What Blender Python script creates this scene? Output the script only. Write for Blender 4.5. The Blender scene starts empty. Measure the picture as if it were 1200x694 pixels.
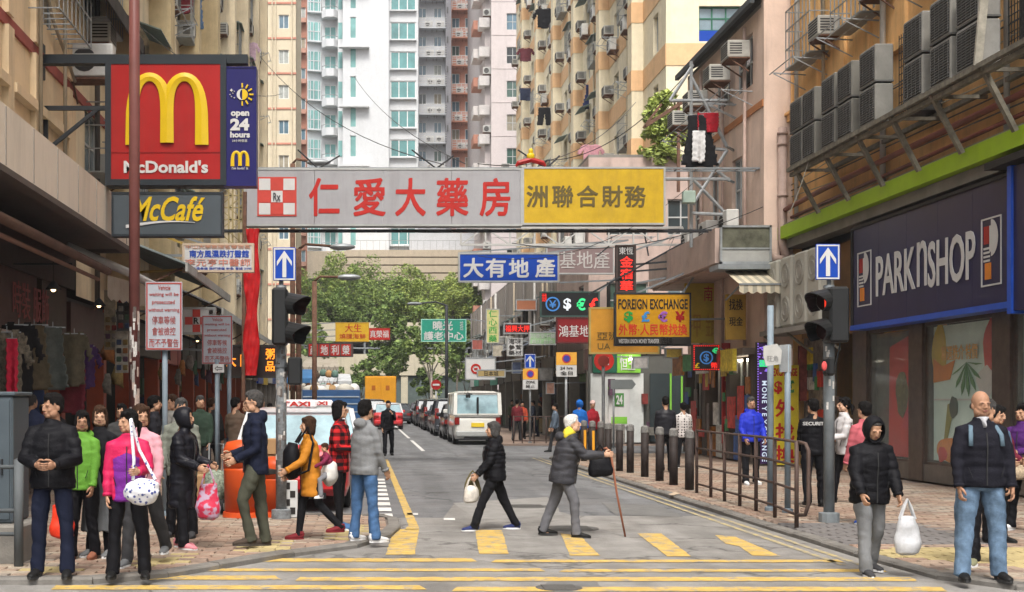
import bpy, bmesh, math, random
from mathutils import Vector, Matrix, noise
R = math.radians
random.seed(7)
SC = bpy.context.scene
COL = SC.collection
# ---------------------------------------------------------------- camera (looks along the street, horizon at eye level)
CH = 1.61; F = 1500.0; VX = 430.0; VY = 470.0
cam = bpy.data.cameras.new('camera'); cam.lens = 45; cam.sensor_width = 36
cam.shift_x = 170/1200; cam.shift_y = 123/1200; cam.clip_end = 2000; cam.clip_start = 0.3
co = bpy.data.objects.new('camera', cam); COL.objects.link(co)
co.location = (0, 0, CH); co.rotation_euler = (R(90), 0, 0); SC.camera = co
cam.dof.use_dof = False
# ---------------------------------------------------------------- overcast daylight
w = bpy.data.worlds.new('World'); SC.world = w; w.use_nodes = True
nt = w.node_tree; nt.nodes.clear()
sky = nt.nodes.new('ShaderNodeTexSky'); sky.sky_type = 'NISHITA'; sky.sun_disc = False
SUN_EL, SUN_AZ = 58, 184
sky.sun_elevation = R(SUN_EL); sky.sun_rotation = R(SUN_AZ); sky.dust_density = 6; sky.air_density = 1.0; sky.ozone_density = 1.0
hs = nt.nodes.new('ShaderNodeHueSaturation'); hs.inputs['Saturation'].default_value = 0.22
bg = nt.nodes.new('ShaderNodeBackground'); bg.inputs[1].default_value = 0.15
wo = nt.nodes.new('ShaderNodeOutputWorld')
nt.links.new(sky.outputs[0], hs.inputs['Color']); nt.links.new(hs.outputs[0], bg.inputs[0]); nt.links.new(bg.outputs[0], wo.inputs[0])
sl = bpy.data.lights.new('sun', 'SUN'); sl.energy = 1.5; sl.angle = R(12); sl.color = (1, .93, .84)
so = bpy.data.objects.new('sun', sl); COL.objects.link(so)
# sun_rotation is measured from +Y clockwise: light comes from behind the camera, high
sd = Vector((math.sin(R(SUN_AZ))*math.cos(R(SUN_EL)), math.cos(R(SUN_AZ))*math.cos(R(SUN_EL)), math.sin(R(SUN_EL))))
so.rotation_euler = sd.to_track_quat('Z', 'Y').to_euler(); so.location = (0, 0, 60)
SC.view_settings.view_transform = 'Standard'; SC.view_settings.look = 'None'; SC.view_settings.gamma = 1
SC.view_settings.exposure = .80
SC.cycles.max_bounces = 6; SC.cycles.diffuse_bounces = 2; SC.cycles.glossy_bounces = 3; SC.cycles.transparent_max_bounces = 6
SC.cycles.transmission_bounces = 3; SC.cycles.use_denoising = True

# ---------------------------------------------------------------- helpers
def P(px, py, Y):
    """point at distance Y that the photo shows at px, py (1200 x 694)"""
    return Vector(((px-VX)*Y/F, Y, CH+(VY-py)*Y/F))
def gY(py): return CH*F/(py-VY)
ORG = {}
def s2l(c): return tuple(((x/255)/12.92 if x/255 <= .04045 else ((x/255+.055)/1.055)**2.4) for x in c)
_m = {}
def mat(key, col=(.5, .5, .5), rough=.7, metal=0., var=.12, scale=3., bump=.0, bscale=40., emit=0., spec=.25, stain=0., alpha=1., coat=0., streak=0.):
    """procedural: base colour with noise variation, optional stains, vertical streaks and bump"""
    if key in _m: return _m[key]
    m = bpy.data.materials.new(key); m.use_nodes = True; t = m.node_tree; n = t.nodes; L = t.links
    b = n['Principled BSDF']; b.inputs['Roughness'].default_value = rough; b.inputs['Metallic'].default_value = metal
    b.inputs['Specular IOR Level'].default_value = spec; b.inputs['Coat Weight'].default_value = coat
    g = n.new('ShaderNodeNewGeometry')
    c = col
    nz = n.new('ShaderNodeTexNoise'); nz.inputs['Scale'].default_value = scale; nz.inputs['Detail'].default_value = 6; nz.inputs['Roughness'].default_value = .65
    L.new(g.outputs['Position'], nz.inputs['Vector'])
    mr = n.new('ShaderNodeMapRange'); mr.inputs[1].default_value = .3; mr.inputs[2].default_value = .7
    mr.inputs[3].default_value = 1-var; mr.inputs[4].default_value = 1+var
    L.new(nz.outputs[0], mr.inputs[0])
    mx = n.new('ShaderNodeVectorMath'); mx.operation = 'SCALE'; mx.inputs[0].default_value = c[:3]
    L.new(mr.outputs[0], mx.inputs['Scale'])
    out = mx.outputs[0]
    if stain or streak:
        mp = n.new('ShaderNodeMapping'); mp.inputs['Scale'].default_value = (1, 1, .12 if streak else 1)
        L.new(g.outputs['Position'], mp.inputs[0])
        n2 = n.new('ShaderNodeTexNoise'); n2.inputs['Scale'].default_value = 2.2 if streak else .7; n2.inputs['Detail'].default_value = 8; n2.inputs['Roughness'].default_value = .7
        L.new(mp.outputs[0], n2.inputs['Vector'])
        r2 = n.new('ShaderNodeMapRange'); r2.inputs[1].default_value = .5; r2.inputs[2].default_value = .75; r2.inputs[3].default_value = 0; r2.inputs[4].default_value = max(stain, streak)
        L.new(n2.outputs[0], r2.inputs[0])
        m2 = n.new('ShaderNodeMix'); m2.data_type = 'RGBA'; L.new(r2.outputs[0], m2.inputs['Factor'])
        L.new(out, m2.inputs[6]); m2.inputs[7].default_value = (.09, .075, .06, 1)
        out = m2.outputs[2]
    L.new(out, b.inputs['Base Color'])
    if bump:
        n3 = n.new('ShaderNodeTexNoise'); n3.inputs['Scale'].default_value = bscale; n3.inputs['Detail'].default_value = 5
        L.new(g.outputs['Position'], n3.inputs['Vector'])
        bp = n.new('ShaderNodeBump'); bp.inputs['Strength'].default_value = bump; bp.inputs['Distance'].default_value = .02
        L.new(n3.outputs[0], bp.inputs['Height']); L.new(bp.outputs[0], b.inputs['Normal'])
    if emit:
        b.inputs['Emission Color'].default_value = (*col[:3], 1); b.inputs['Emission Strength'].default_value = emit
    if alpha < 1: b.inputs['Alpha'].default_value = alpha
    _m[key] = m
    return m
def M3(key, rgb, **k): return mat(key, s2l(rgb), **k)
def glass_mat(key, col, rough=.06):
    return mat(key, col, rough=rough, var=.35, scale=.8, spec=.7)

def link(name, me, parent=None, loc=None, **props):
    o = bpy.data.objects.new(name, me); COL.objects.link(o)
    if parent is not None: o.parent = parent
    if loc is not None: o.location = loc
    for k, v in props.items(): o[k] = v
    return o
def thing(name, label, cat, loc=(0, 0, 0), rz=0, group=None, rot=None):
    o = bpy.data.objects.new(name, None); COL.objects.link(o); o.empty_display_size = .2
    o.location = loc; o.rotation_euler = rot if rot else (0, 0, rz)
    o['label'] = label; o['category'] = cat
    if group: o['group'] = group
    ORG[o.name] = Vector(loc)
    return o
def org(p):
    v = Vector((0, 0, 0))
    while p is not None:
        v += ORG.get(p.name, Vector((0, 0, 0))); p = p.parent
    return v

class MB:
    """collects shapes; build() links them as ONE mesh object"""
    def __init__(s): s.v = []; s.f = []; s.mi = []; s.sm = []; s.cur = 0; s.smooth = False
    def add(s, vs, fs):
        b = len(s.v); s.v += [tuple(v) for v in vs]
        for f in fs: s.f.append(tuple(i+b for i in f)); s.mi.append(s.cur); s.sm.append(s.smooth)
        return s
    def box(s, x0, x1, y0, y1, z0, z1):
        return s.add([(x0,y0,z0),(x1,y0,z0),(x1,y1,z0),(x0,y1,z0),(x0,y0,z1),(x1,y0,z1),(x1,y1,z1),(x0,y1,z1)],
                     [(0,3,2,1),(4,5,6,7),(0,1,5,4),(1,2,6,5),(2,3,7,6),(3,0,4,7)])
    def bbox(s, x0, x1, y0, y1, z0, z1, b=.01):
        """box with chamfered edges all round (24 verts)"""
        if x0 > x1: x0, x1 = x1, x0
        if y0 > y1: y0, y1 = y1, y0
        b = min(b, (x1-x0)*.4, (y1-y0)*.4, (z1-z0)*.4)
        vs = []; idx = {}
        for i, (X, sx) in enumerate(((x0, 1), (x1, -1))):
            for j, (Y, sy) in enumerate(((y0, 1), (y1, -1))):
                for k, (Z, sz) in enumerate(((z0, 1), (z1, -1))):
                    idx[i,j,k] = len(vs)
                    vs += [(X, Y+sy*b, Z+sz*b), (X+sx*b, Y, Z+sz*b), (X+sx*b, Y+sy*b, Z)]
        q = lambda i, j, k, a: idx[i,j,k]+a
        fs = [(q(0,0,0,0),q(0,0,1,0),q(0,1,1,0),q(0,1,0,0)), (q(1,0,0,0),q(1,1,0,0),q(1,1,1,0),q(1,0,1,0)),
              (q(0,0,0,1),q(1,0,0,1),q(1,0,1,1),q(0,0,1,1)), (q(0,1,0,1),q(0,1,1,1),q(1,1,1,1),q(1,1,0,1)),
              (q(0,0,0,2),q(0,1,0,2),q(1,1,0,2),q(1,0,0,2)), (q(0,0,1,2),q(1,0,1,2),q(1,1,1,2),q(0,1,1,2))]
        for j in (0, 1):
            for k in (0, 1): fs.append((q(0,j,k,1),q(1,j,k,1),q(1,j,k,2),q(0,j,k,2)))
        for i in (0, 1):
            for k in (0, 1): fs.append((q(i,0,k,0),q(i,1,k,0),q(i,1,k,2),q(i,0,k,2)))
        for i in (0, 1):
            for j in (0, 1): fs.append((q(i,j,0,0),q(i,j,1,0),q(i,j,1,1),q(i,j,0,1)))
        for i in (0, 1):
            for j in (0, 1):
                for k in (0, 1): fs.append((q(i,j,k,0),q(i,j,k,1),q(i,j,k,2)))
        return s.add(vs, fs)
    def tube(s, pts, r, n=8, cap=True, ref=None, ry=None):
        """tube through points; r number or list; ry second radius (list) for ellipses"""
        pts = [Vector(p) for p in pts]; k = len(pts)
        rs = r if isinstance(r, (list, tuple)) else [r]*k
        rys = ry if ry is not None else rs
        if not isinstance(rys, (list, tuple)): rys = [rys]*k
        vs = []; ref = Vector(ref) if ref is not None else None; pa = None
        for i, p in enumerate(pts):
            d = (pts[min(i+1, k-1)]-pts[max(i-1, 0)])
            d = d.normalized() if d.length > 1e-9 else Vector((0, 0, 1))
            rf = ref if ref is not None else (pa if pa is not None else (Vector((1, 0, 0)) if abs(d.x) < .8 else Vector((0, 1, 0))))
            a = (rf-d*rf.dot(d))
            a = a.normalized() if a.length > 1e-6 else d.orthogonal().normalized()
            pa = a; b = d.cross(a)
            for j in range(n):
                t = 2*math.pi*j/n; vs.append(p+a*(math.cos(t)*rs[i])+b*(math.sin(t)*rys[i]))
        fs = [(i*n+j, i*n+(j+1) % n, (i+1)*n+(j+1) % n, (i+1)*n+j) for i in range(k-1) for j in range(n)]
        if cap: fs += [tuple(range(n-1, -1, -1)), tuple((k-1)*n+j for j in range(n))]
        return s.add(vs, fs)
    def ell(s, c, r, nu=12, nv=8, m=None):
        vs = []; c = Vector(c)
        for i in range(1, nv):
            a = math.pi*i/nv
            for j in range(nu):
                t = 2*math.pi*j/nu; vs.append(Vector((r[0]*math.sin(a)*math.cos(t), r[1]*math.sin(a)*math.sin(t), r[2]*math.cos(a))))
        vs += [Vector((0, 0, r[2])), Vector((0, 0, -r[2]))]
        vs = [(m @ v if m else v)+c for v in vs]
        T = (nv-1)*nu
        fs = [(i*nu+j, (i+1)*nu+j, (i+1)*nu+(j+1) % nu, i*nu+(j+1) % nu) for i in range(nv-2) for j in range(nu)]
        fs += [(T, j, (j+1) % nu) for j in range(nu)] + [(T+1, (nv-2)*nu+(j+1) % nu, (nv-2)*nu+j) for j in range(nu)]
        return s.add(vs, fs)
    def prism(s, poly, y0, y1):
        """polygon in x,z extruded from y0 to y1"""
        n = len(poly); vs = [(x, y0, z) for x, z in poly]+[(x, y1, z) for x, z in poly]
        return s.add(vs, [tuple(range(n)), tuple(range(2*n-1, n-1, -1))]+[(i, i+n, (i+1) % n+n, (i+1) % n) for i in range(n)])
    def prismx(s, poly, x0, x1):
        """polygon in y,z extruded along x"""
        n = len(poly); vs = [(x0, y, z) for y, z in poly]+[(x1, y, z) for y, z in poly]
        return s.add(vs, [tuple(range(n)), tuple(range(2*n-1, n-1, -1))]+[(i, i+n, (i+1) % n+n, (i+1) % n) for i in range(n)])
    def bar(s, a, b, w, h=None):
        """square bar between two points"""
        a = Vector(a); b = Vector(b); h = h or w
        d = (b-a).normalized(); u = d.cross(Vector((0, 0, 1)))
        u = u.normalized() if u.length > 1e-4 else Vector((1, 0, 0)); v = u.cross(d)
        vs = []
        for p in (a, b):
            for i, j in ((-1, -1), (1, -1), (1, 1), (-1, 1)): vs.append(p+u*(i*w/2)+v*(j*h/2))
        return s.add(vs, [(3,2,1,0),(4,5,6,7),(0,1,5,4),(1,2,6,5),(2,3,7,6),(3,0,4,7)])
    def xf(s, M, start=0):
        s.v[start:] = [tuple(M @ Vector(v)) for v in s.v[start:]]; return s
    def mesh(s, name, mats, off=None):
        me = bpy.data.meshes.new(name)
        vs = s.v if off is None else [(v[0]-off.x, v[1]-off.y, v[2]-off.z) for v in s.v]
        me.from_pydata(vs, [], s.f)
        for m in (mats if isinstance(mats, (list, tuple)) else [mats]): me.materials.append(m)
        me.polygons.foreach_set('material_index', s.mi); me.polygons.foreach_set('use_smooth', s.sm)
        me.update()
        return me
    def build(s, name, mats, parent=None, world=True, **props):
        """link as one object; world=True: the coordinates are world ones, made relative to the parent"""
        o = link(name, s.mesh(name, mats, org(parent) if (world and parent is not None) else None), parent, **props)
        return o
def inst(name, me, parent, loc, rz=0, world=True, **props):
    """object sharing mesh data placed at a world location"""
    l = Vector(loc)-(org(parent) if world and parent is not None else Vector((0, 0, 0)))
    o = link(name, me, parent, l, **props); o.rotation_euler = (0, 0, rz); ORG[o.name] = l
    return o

_txt = {}
TS = bpy.data.scenes.new('workbench_tmp')
def text_mesh(s, bold=0., ext=.0, shear=0.):
    k = (s, bold, ext, shear)
    if k in _txt: return _txt[k]
    cjk = any(ord(q) > 0x2e00 for q in s); c = bpy.data.curves.new('t', 'FONT'); c.body = s; c.size = 1; c.offset = 0 if cjk else bold; c.extrude = ext; c.shear = shear; c.resolution_u = 3
    o = bpy.data.objects.new('t', c); TS.collection.objects.link(o); TS.view_layers[0].update()
    m = bpy.data.meshes.new_from_object(o.evaluated_get(TS.view_layers[0].depsgraph))
    bpy.data.objects.remove(o); bpy.data.curves.remove(c)
    vs = [tuple(v.co) for v in m.vertices]; fs = [tuple(p.vertices) for p in m.polygons]; bpy.data.meshes.remove(m)
    if cjk and bold > .005:      # heavier strokes: shifted copies, each a little deeper
        v0, f0 = vs[:], fs[:]; h = bold*.7
        for q, (dx, dy) in enumerate(((h, 0), (-h, 0), (0, h), (0, -h), (h, h), (-h, -h))[:6 if bold > .02 else 2]):
            n0 = len(vs); vs += [(x+dx, y+dy, z-(.25*(q+1))*ext) for x, y, z in v0]; fs += [tuple(i+n0 for i in f) for f in f0]
    _txt[k] = (vs, fs); return _txt[k]
def text(mb, s, u0, u1, z0, z1, place, bold=.015, ext=.02, shear=0.):
    """text stretched into the rectangle; place(u, z, d) gives the world point (d towards the viewer)"""
    vs, fs = text_mesh(s, bold, ext, shear)
    if not vs: return
    a = min(v[0] for v in vs); b = max(v[0] for v in vs); c = min(v[1] for v in vs); d = max(v[1] for v in vs); e = max(abs(v[2]) for v in vs) or 1
    mb.add([place(u0+(v[0]-a)/(b-a)*(u1-u0), z0+(v[1]-c)/(d-c)*(z1-z0), v[2]/e*.006+.008) for v in vs], fs)
class Fr:
    """wall frame: u along the wall, z up, d towards the street"""
    def __init__(s, x, y, rz): s.o = Vector((x, y, 0)); s.rz = R(rz); s.U = Vector((math.cos(s.rz), math.sin(s.rz), 0)); s.N = Vector((math.sin(s.rz), -math.cos(s.rz), 0))
    def __call__(s, u, z, d=0.): return s.o+s.U*u+s.N*d+Vector((0, 0, z))
    def box(s, mb, u0, u1, z0, z1, d0, d1):
        vs = [s(u, z, d) for z in (z0, z1) for u, d in ((u0, d1), (u1, d1), (u1, d0), (u0, d0))]
        mb.add(vs, [(3,2,1,0),(4,5,6,7),(0,1,5,4),(1,2,6,5),(2,3,7,6),(3,0,4,7)])
def facade(mb, fr, u0, u1, z0, z1, holes, depth=.15, d=0.):
    """wall sheet with real rectangular openings and their reveals"""
    us = sorted({round(x, 4) for x in [u0, u1]+[h[0] for h in holes]+[h[1] for h in holes] if u0 <= x <= u1})
    zs = sorted({round(x, 4) for x in [z0, z1]+[h[2] for h in holes]+[h[3] for h in holes] if z0 <= x <= z1})
    for i in range(len(us)-1):
        a, b = us[i], us[i+1]; cu = (a+b)/2
        hs_ = [h for h in holes if h[0] < cu < h[1]]
        run = None
        for j in range(len(zs)-1):
            cz = (zs[j]+zs[j+1])/2
            if any(h[2] < cz < h[3] for h in hs_):
                if run is not None: mb.add([fr(a, run, d), fr(b, run, d), fr(b, zs[j], d), fr(a, zs[j], d)], [(0, 1, 2, 3)]); run = None
            elif run is None: run = zs[j]
        if run is not None: mb.add([fr(a, run, d), fr(b, run, d), fr(b, zs[-1], d), fr(a, zs[-1], d)], [(0, 1, 2, 3)])
    for (a, b, c, e) in holes:
        e0 = d-depth
        mb.add([fr(a, c, d), fr(b, c, d), fr(b, e, d), fr(a, e, d), fr(a, c, e0), fr(b, c, e0), fr(b, e, e0), fr(a, e, e0)],
               [(0, 4, 5, 1), (1, 5, 6, 2), (2, 6, 7, 3), (3, 7, 4, 0)])
def win_mesh(w, h, cols=2, rows=1, fw=.05, fcol='alu', sill=True, bars=0):
    """frame mesh and pane mesh, centred in x, base at z 0, front at -y"""
    f = MB()
    f.box(-w/2, w/2, -.03, .03, 0, fw); f.box(-w/2, w/2, -.03, .03, h-fw, h)
    f.box(-w/2, -w/2+fw, -.028, .028, fw, h-fw); f.box(w/2-fw, w/2, -.028, .028, fw, h-fw)
    for i in range(1, cols): x = -w/2+w*i/cols; f.box(x-fw/2, x+fw/2, -.026, .026, fw, h-fw)
    for i in range(1, rows): z = h*i/rows; f.box(-w/2+fw, w/2-fw, -.024, .024, z-fw/2, z+fw/2)
    p = MB().box(-w/2+.01, w/2-.01, 0, .01, .01, h-.01)
    return f, p
# ================================================================ PEOPLE
def remesh(mb, vox, it=3):
    me = mb.mesh('tmp', [])
    o = bpy.data.objects.new('tmp', me); TS.collection.objects.link(o)
    r = o.modifiers.new('r', 'REMESH'); r.mode = 'VOXEL'; r.voxel_size = vox; r.use_smooth_shade = True
    s = o.modifiers.new('s', 'SMOOTH'); s.factor = .5; s.iterations = it
    TS.view_layers[0].update(); dg = TS.view_layers[0].depsgraph; m2 = bpy.data.meshes.new_from_object(o.evaluated_get(dg))
    vs = [v.co.copy() for v in m2.vertices]; ns = [v.normal.copy() for v in m2.vertices]; fs = [tuple(p.vertices) for p in m2.polygons]
    bpy.data.objects.remove(o); bpy.data.meshes.remove(me); bpy.data.meshes.remove(m2)
    return vs, ns, fs
def sm_obj(name, vs, fs, m, parent, **k):
    b = MB(); b.smooth = True; b.add(vs, fs); return b.build(name, m, parent, world=False, **k)

_tpl = {}
def head_tpl(female, fine):
    k = (female, fine)
    if k in _tpl: return _tpl[k]
    h = MB(); g = .93 if female else 1
    h.ell((0, .012, .135), (.074, .093, .095), 20, 14); h.ell((0, -.018, .088), (.063*g, .072, .088), 20, 14)
    h.ell((0, -.048, .022), (.036*g, .038, .027), 12, 8)
    for s in (1, -1):
        h.ell((s*.034, -.052, .072), (.026, .027, .026)); h.ell((s*.073, .014, .09), (.009, .018, .028)); h.ell((s*.045, -.02, .04), (.028*g, .045, .04))
        h.ell((s*.012, -.098, .069), (.008, .009, .008)); h.ell((s*.03, -.081, .117), (.024, .012, .009))
    for s in (1, -1): h.ell((s*.031, -.071, .098), (.017, .014, .015))
    h.ell((0, -.096, .09), (.011, .018, .028)); h.ell((0, -.104, .073), (.012, .013, .012))
    h.ell((0, -.086, .046), (.025, .011, .008)); h.ell((0, -.083, .037), (.021, .011, .009))
    h.tube([(0, .035, -.14), (0, .022, -.03), (0, .012, .06)], [.062*g, .054*g, .052*g], 14)
    _tpl[k] = remesh(h, .0062 if fine else .011, 2); return _tpl[k]
def hand(mb, M, s, curl=35):
    """palm, four unequal bent fingers and a thumb; s = side; fingers point along local -z, palm faces -s*x"""
    st = len(mb.v)
    mb.ell((0, 0, -.045), (.015, .040, .052), 10, 8)
    mb.tube([(0, 0, .03), (0, 0, -.02)], [.026, .026], 8, ry=[.026, .03])
    for i, (y, L) in enumerate(((-.028, .070), (-.010, .080), (.009, .075), (.027, .058))):
        p = Vector((0, y, -.082)); pts = [p]; a = R(curl*.4)
        for seg in (.45, .3, .25):
            d = Vector((-s*math.sin(a), y*.8, -math.cos(a))).normalized(); p = p+d*L*seg; pts.append(p); a += R(curl)
        mb.tube(pts, [.0095, .0088, .008, .0055], 7)
    mb.tube([(0, -.026, -.025), (-s*.014, -.050, -.052), (-s*.024, -.057, -.078), (-s*.032, -.055, -.098)], [.013, .012, .010, .006], 7)
    mb.xf(M, st)
SKIN = lambda i: mat('skin%d' % i, [(.43, .245, .155), (.34, .185, .115), (.50, .30, .20)][i], rough=.55, var=.10, scale=28, spec=.25, bump=.15, bscale=220)
def wrinkle(vs, ns, amp, seed, puff=0., pitch=.085, zx=2.6):
    out = []
    for v, n in zip(vs, ns):
        q = Vector((v.x*7+seed, v.y*7, v.z*7*zx))
        d = amp*noise.noise(q)*1.6
        if puff: d += puff*(.65+.8*noise.noise(Vector((v.x*4+seed, v.y*4, v.z*4))))*(abs(math.sin((v.z+.06*noise.noise(Vector((v.x*4, v.y*4, v.z*2+seed))))*math.pi/pitch))**.55-.6)
        out.append(v+n*d)
    return out
HAIRC = {'black': (.006, .005, .005), 'grey': (.22, .21, .20), 'white': (.62, .60, .56), 'brown': (.045, .022, .012), 'saltpepper': (.06, .057, .055)}
def person(label, px, py, H=1.65, face=0, lean=3, legs=((0, 0, 3), (0, 0, 3)), arms=((5, 10, 12, 0), (5, 10, 12, 0)), look=(0, 0),
           top=None, pants=None, shoes=None, hair='short', hairc='black', skin=0, female=False, wide=1., Y=None, X=None, group=None,
           hood=None, glasses=False, legw=1., fine=None, lift=0., pz=None, fwd=0., skirt=None, collar=None, z0=-1, name='person', curl=35):
    """top = dict(m, hem, puff, w, collar); returns a dict of world-space joints"""
    if Y is None: Y = gY(py)*1.0-0*.1
    if X is None: X = (px-VX)*Y/F
    if z0 == -1: z0 = PZ
    zg = z0 if z0 is not None else 0
    if z0: Y = (CH-z0)*F/(py-VY) if py else Y; X = (px-VX)*Y/F
    fine = (Y < 20) if fine is None else fine
    vox = .012 if fine else .022
    k = H*.965/1.72; rnd = random.Random(label); sd = rnd.random()*30
    T = thing(name, label, 'person' if H > 1.1 else 'child', (X, Y, zg), R(face), group)
    # skeleton --------------------------------------------------------------
    hz = .90; J = {}
    def dirv(s, a, b): return Vector((s*math.sin(R(b)), -math.sin(R(a))*math.cos(R(b)), -math.cos(R(a))*math.cos(R(b))))
    low = 9
    for i, s in ((0, -1), (1, 1)):
        a, kn, ou = legs[i]
        hip = Vector((s*.088*wide, 0, 0)); kneep = hip+dirv(s, a, ou)*.42; ank = kneep+dirv(s, a-kn, ou*.4)*.41
        J['leg', s] = (hip, kneep, ank); low = min(low, ank.z)
    hz = -low+.085
    if pz: hz = pz
    off = Vector((0, 0, hz))
    def spine(t):
        p = Vector((0, 0, 0)); n = 8; a0 = lean*.35
        for q in range(n):
            a = R(a0+(lean-a0)*(q/n)*max(t, 0)/.55); p += Vector((0, -math.sin(a), math.cos(a)))*t/n
        return p, a0+(lean-a0)*max(t, 0)/.55
    def SP(t, x=0, y=0):
        p, a = spine(t); a = R(a); return p+Vector((x, y*math.cos(a), y*math.sin(a)*1.0))+off
    for s in (-1, 1):
        J['leg', s] = tuple(p+off for p in J['leg', s])
        a, b, el, inn = arms[0 if s < 0 else 1]
        sh = SP(.435, s*.158*wide); e = sh+dirv(s, a+lean, b)*.275; wr = e+dirv(s, a+lean+el, -inn)*.24
        J['arm', s] = (sh, e, wr)
    # body ------------------------------------------------------------------
    B = MB()
    B.tube([SP(-.08), SP(.12), SP(.36), SP(.46), SP(.52)], [.14, .125, .145, .12, .05], 12, ref=(1, 0, 0), ry=[.10, .09, .10, .07, .05])
    for s in (-1, 1):
        h, kn, an = J['leg', s]; B.tube([h, kn, an], [.075, .052, .038], 8)
        B.tube([an, an+Vector((0, -.05, -.05)), an+Vector((0, -.13, -.065))], [.04, .04, .02], 8)
        sh, e, wr = J['arm', s]; B.tube([sh, e, wr], [.045, .036, .026], 8)
    bv, bn, bf = remesh(B, .022 if fine else .035, 1)
    body = MB(); body.smooth = True; body.add([v*k for v in bv], bf)
    hp, ha = spine(.53); hp = hp+off+Vector((0, 0, .028))
    Mh = Matrix.Translation(hp*k) @ Matrix.Rotation(R(look[0]), 4, 'Z') @ Matrix.Rotation(R(ha*.35+look[1]), 4, 'X') @ Matrix.Scale(k*.985, 4)
    hv, hn, hf = head_tpl(female, fine)
    st = len(body.v); body.add([Mh @ v for v in hv], hf)
    for s in (-1, 1):
        sh, e, wr = J['arm', s]; d = (wr-e).normalized(); z = -d; x = Vector((1, 0, 0)) if abs(d.x) < .9 else Vector((0, 1, 0))
        x = (x-z*x.dot(z)).normalized(); y = z.cross(x)
        Mx = Matrix((x, y, z)).transposed().to_4x4(); Mx.translation = wr
        hm = MB(); hand(hm, Matrix.Scale(k, 4) @ Mx, s, curl); body.add(hm.v, hm.f)
        J['hand', s] = wr+d*.07
    sk = SKIN(skin); body.build('body', sk, T, world=False)
    # face ------------------------------------------------------------------
    if fine:
        for s in (-1, 1):
            e = MB(); e.smooth = True; e.ell((s*.031, -.0835, .0985), (.0095, .0045, .0028), 8, 6); e.xf(Mh); e.build('eye', mat('eye', (.035, .022, .016), rough=.6, spec=.1), T, world=False)
            e = MB(); e.smooth = True; e.tube([(s*.014, -.092, .114), (s*.03, -.094, .118), (s*.047, -.08, .113)], [.0016, .0024, .0012], 6); e.xf(Mh); e.build('eyebrow', mat('brow'+hairc, HAIRC[hairc], var=.1), T, world=False)
        e = MB(); e.smooth = True; e.ell((0, -.0935, .0455), (.021, .006, .0042), 10, 6); e.ell((0, -.0915, .0385), (.018, .006, .0045), 10, 6); e.xf(Mh); e.build('lips', mat('lips', (.26, .10, .08), var=.05), T, world=False)
        if glasses:
            e = MB()
            for s in (-1, 1):
                pts = [(s*.031+.022*math.cos(t), -.103, .098+.016*math.sin(t)) for t in [2*math.pi*i/12 for i in range(13)]]
                e.tube(pts, .0022, 5); e.tube([(s*.052, -.1, .102), (s*.078, .01, .1)], .0022, 5)
            e.tube([(-.01, -.104, .1), (.01, -.104, .1)], .0022, 5); e.xf(Mh); e.build('glasses', mat('specs', (.02, .02, .02), rough=.3), T, world=False)
    # hair ------------------------------------------------------------------
    hm = MB()
    if hood is None:
        if hair == 'bald':
            hm.ell((0, .04, .095), (.082, .068, .05), 14, 10)
        else:
            hm.ell((0, .022, .152), (.085, .100, .088), 18, 12)
            hm.ell((0, .05, .10), (.076, .068, .075), 16, 10)
            if hair in ('short', 'full'): hm.ell((0, -.052, .19), (.058, .034, .028)); hm.ell((.0, -.01, .2), (.07, .07, .04))
            if hair in ('bob', 'long', 'tail', 'bun'):
                hm.ell((.02, -.045, .185), (.062, .045, .035))
                for s in (-1, 1): hm.ell((s*.062, .015, .12), (.024, .05, .06))
            if hair in ('bob', 'long'):
                for s in (-1, 1): hm.ell((s*.068, .005, .08), (.025, .055, .085)); hm.ell((s*.062, .03, .04), (.03, .05, .07))
                hm.ell((0, .055, .06), (.075, .052, .11))
            if hair == 'long': hm.tube([(0, .06, .1), (0, .085, 0), (0, .1, -.14)], [.08, .085, .05], 10, ry=[.05, .045, .03])
            if hair == 'tail': hm.tube([(0, .1, .12), (.02, .14, .07), (.02, .13, -.06)], [.03, .032, .012], 8)
            if hair == 'bun': hm.ell((0, .12, .15), (.04, .04, .04))
            if hair == 'beanie': hm.ell((0, .015, .17), (.09, .105, .085)); hm.tube([(0, .0, .135), (0, .0, .16)], [.088, .09], 16, ry=[.102, .104])
            if hair == 'cap': hm.tube([(0, -.02, .165), (0, .01, .22), (0, .02, .25)], [.087, .08, .04], 14, ry=[.1, .09, .04]); hm.ell((0, -.1, .165), (.06, .06, .008))
        v, n_, f = remesh(hm, .010 if fine else .016, 2)
        amp = .010
        v = [p+q*amp*noise.noise(Vector((p.x*60, p.y*25, p.z*18))) for p, q in zip(v, n_)]
        hc = mat('hair'+hairc, HAIRC.get(hairc, (.1, .1, .1)) if isinstance(hairc, str) else hairc, rough=.7, spec=.15, var=.4, scale=70, bump=.8, bscale=140) if not isinstance(hairc, bpy.types.Material) else hairc
        sm_obj('hair' if hair not in ('beanie', 'cap') else 'hat', [Mh @ p for p in v], f, hc, T)
    else:
        # hood: shell round the head, open towards the face
        rim = []; prof = [(-.083, .097, .122), (-.055, .112, .136), (.0, .121, .145), (.06, .11, .13), (.11, .07, .09), (.13, .015, .02)]
        n = 18; vs = []; o2 = []
        for yy, rx, rz in prof: vs += [Vector((rx*.93*math.cos(2*math.pi*i/n), yy+(.02*math.sin(2*math.pi*i/n)), .10+rz*math.sin(2*math.pi*i/n))) for i in range(n)]
        fs = [(a*n+i, a*n+(i+1) % n, (a+1)*n+(i+1) % n, (a+1)*n+i) for a in range(len(prof)-1) for i in range(n)]; fs.append(tuple((len(prof)-1)*n+i for i in range(n)))
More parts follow.
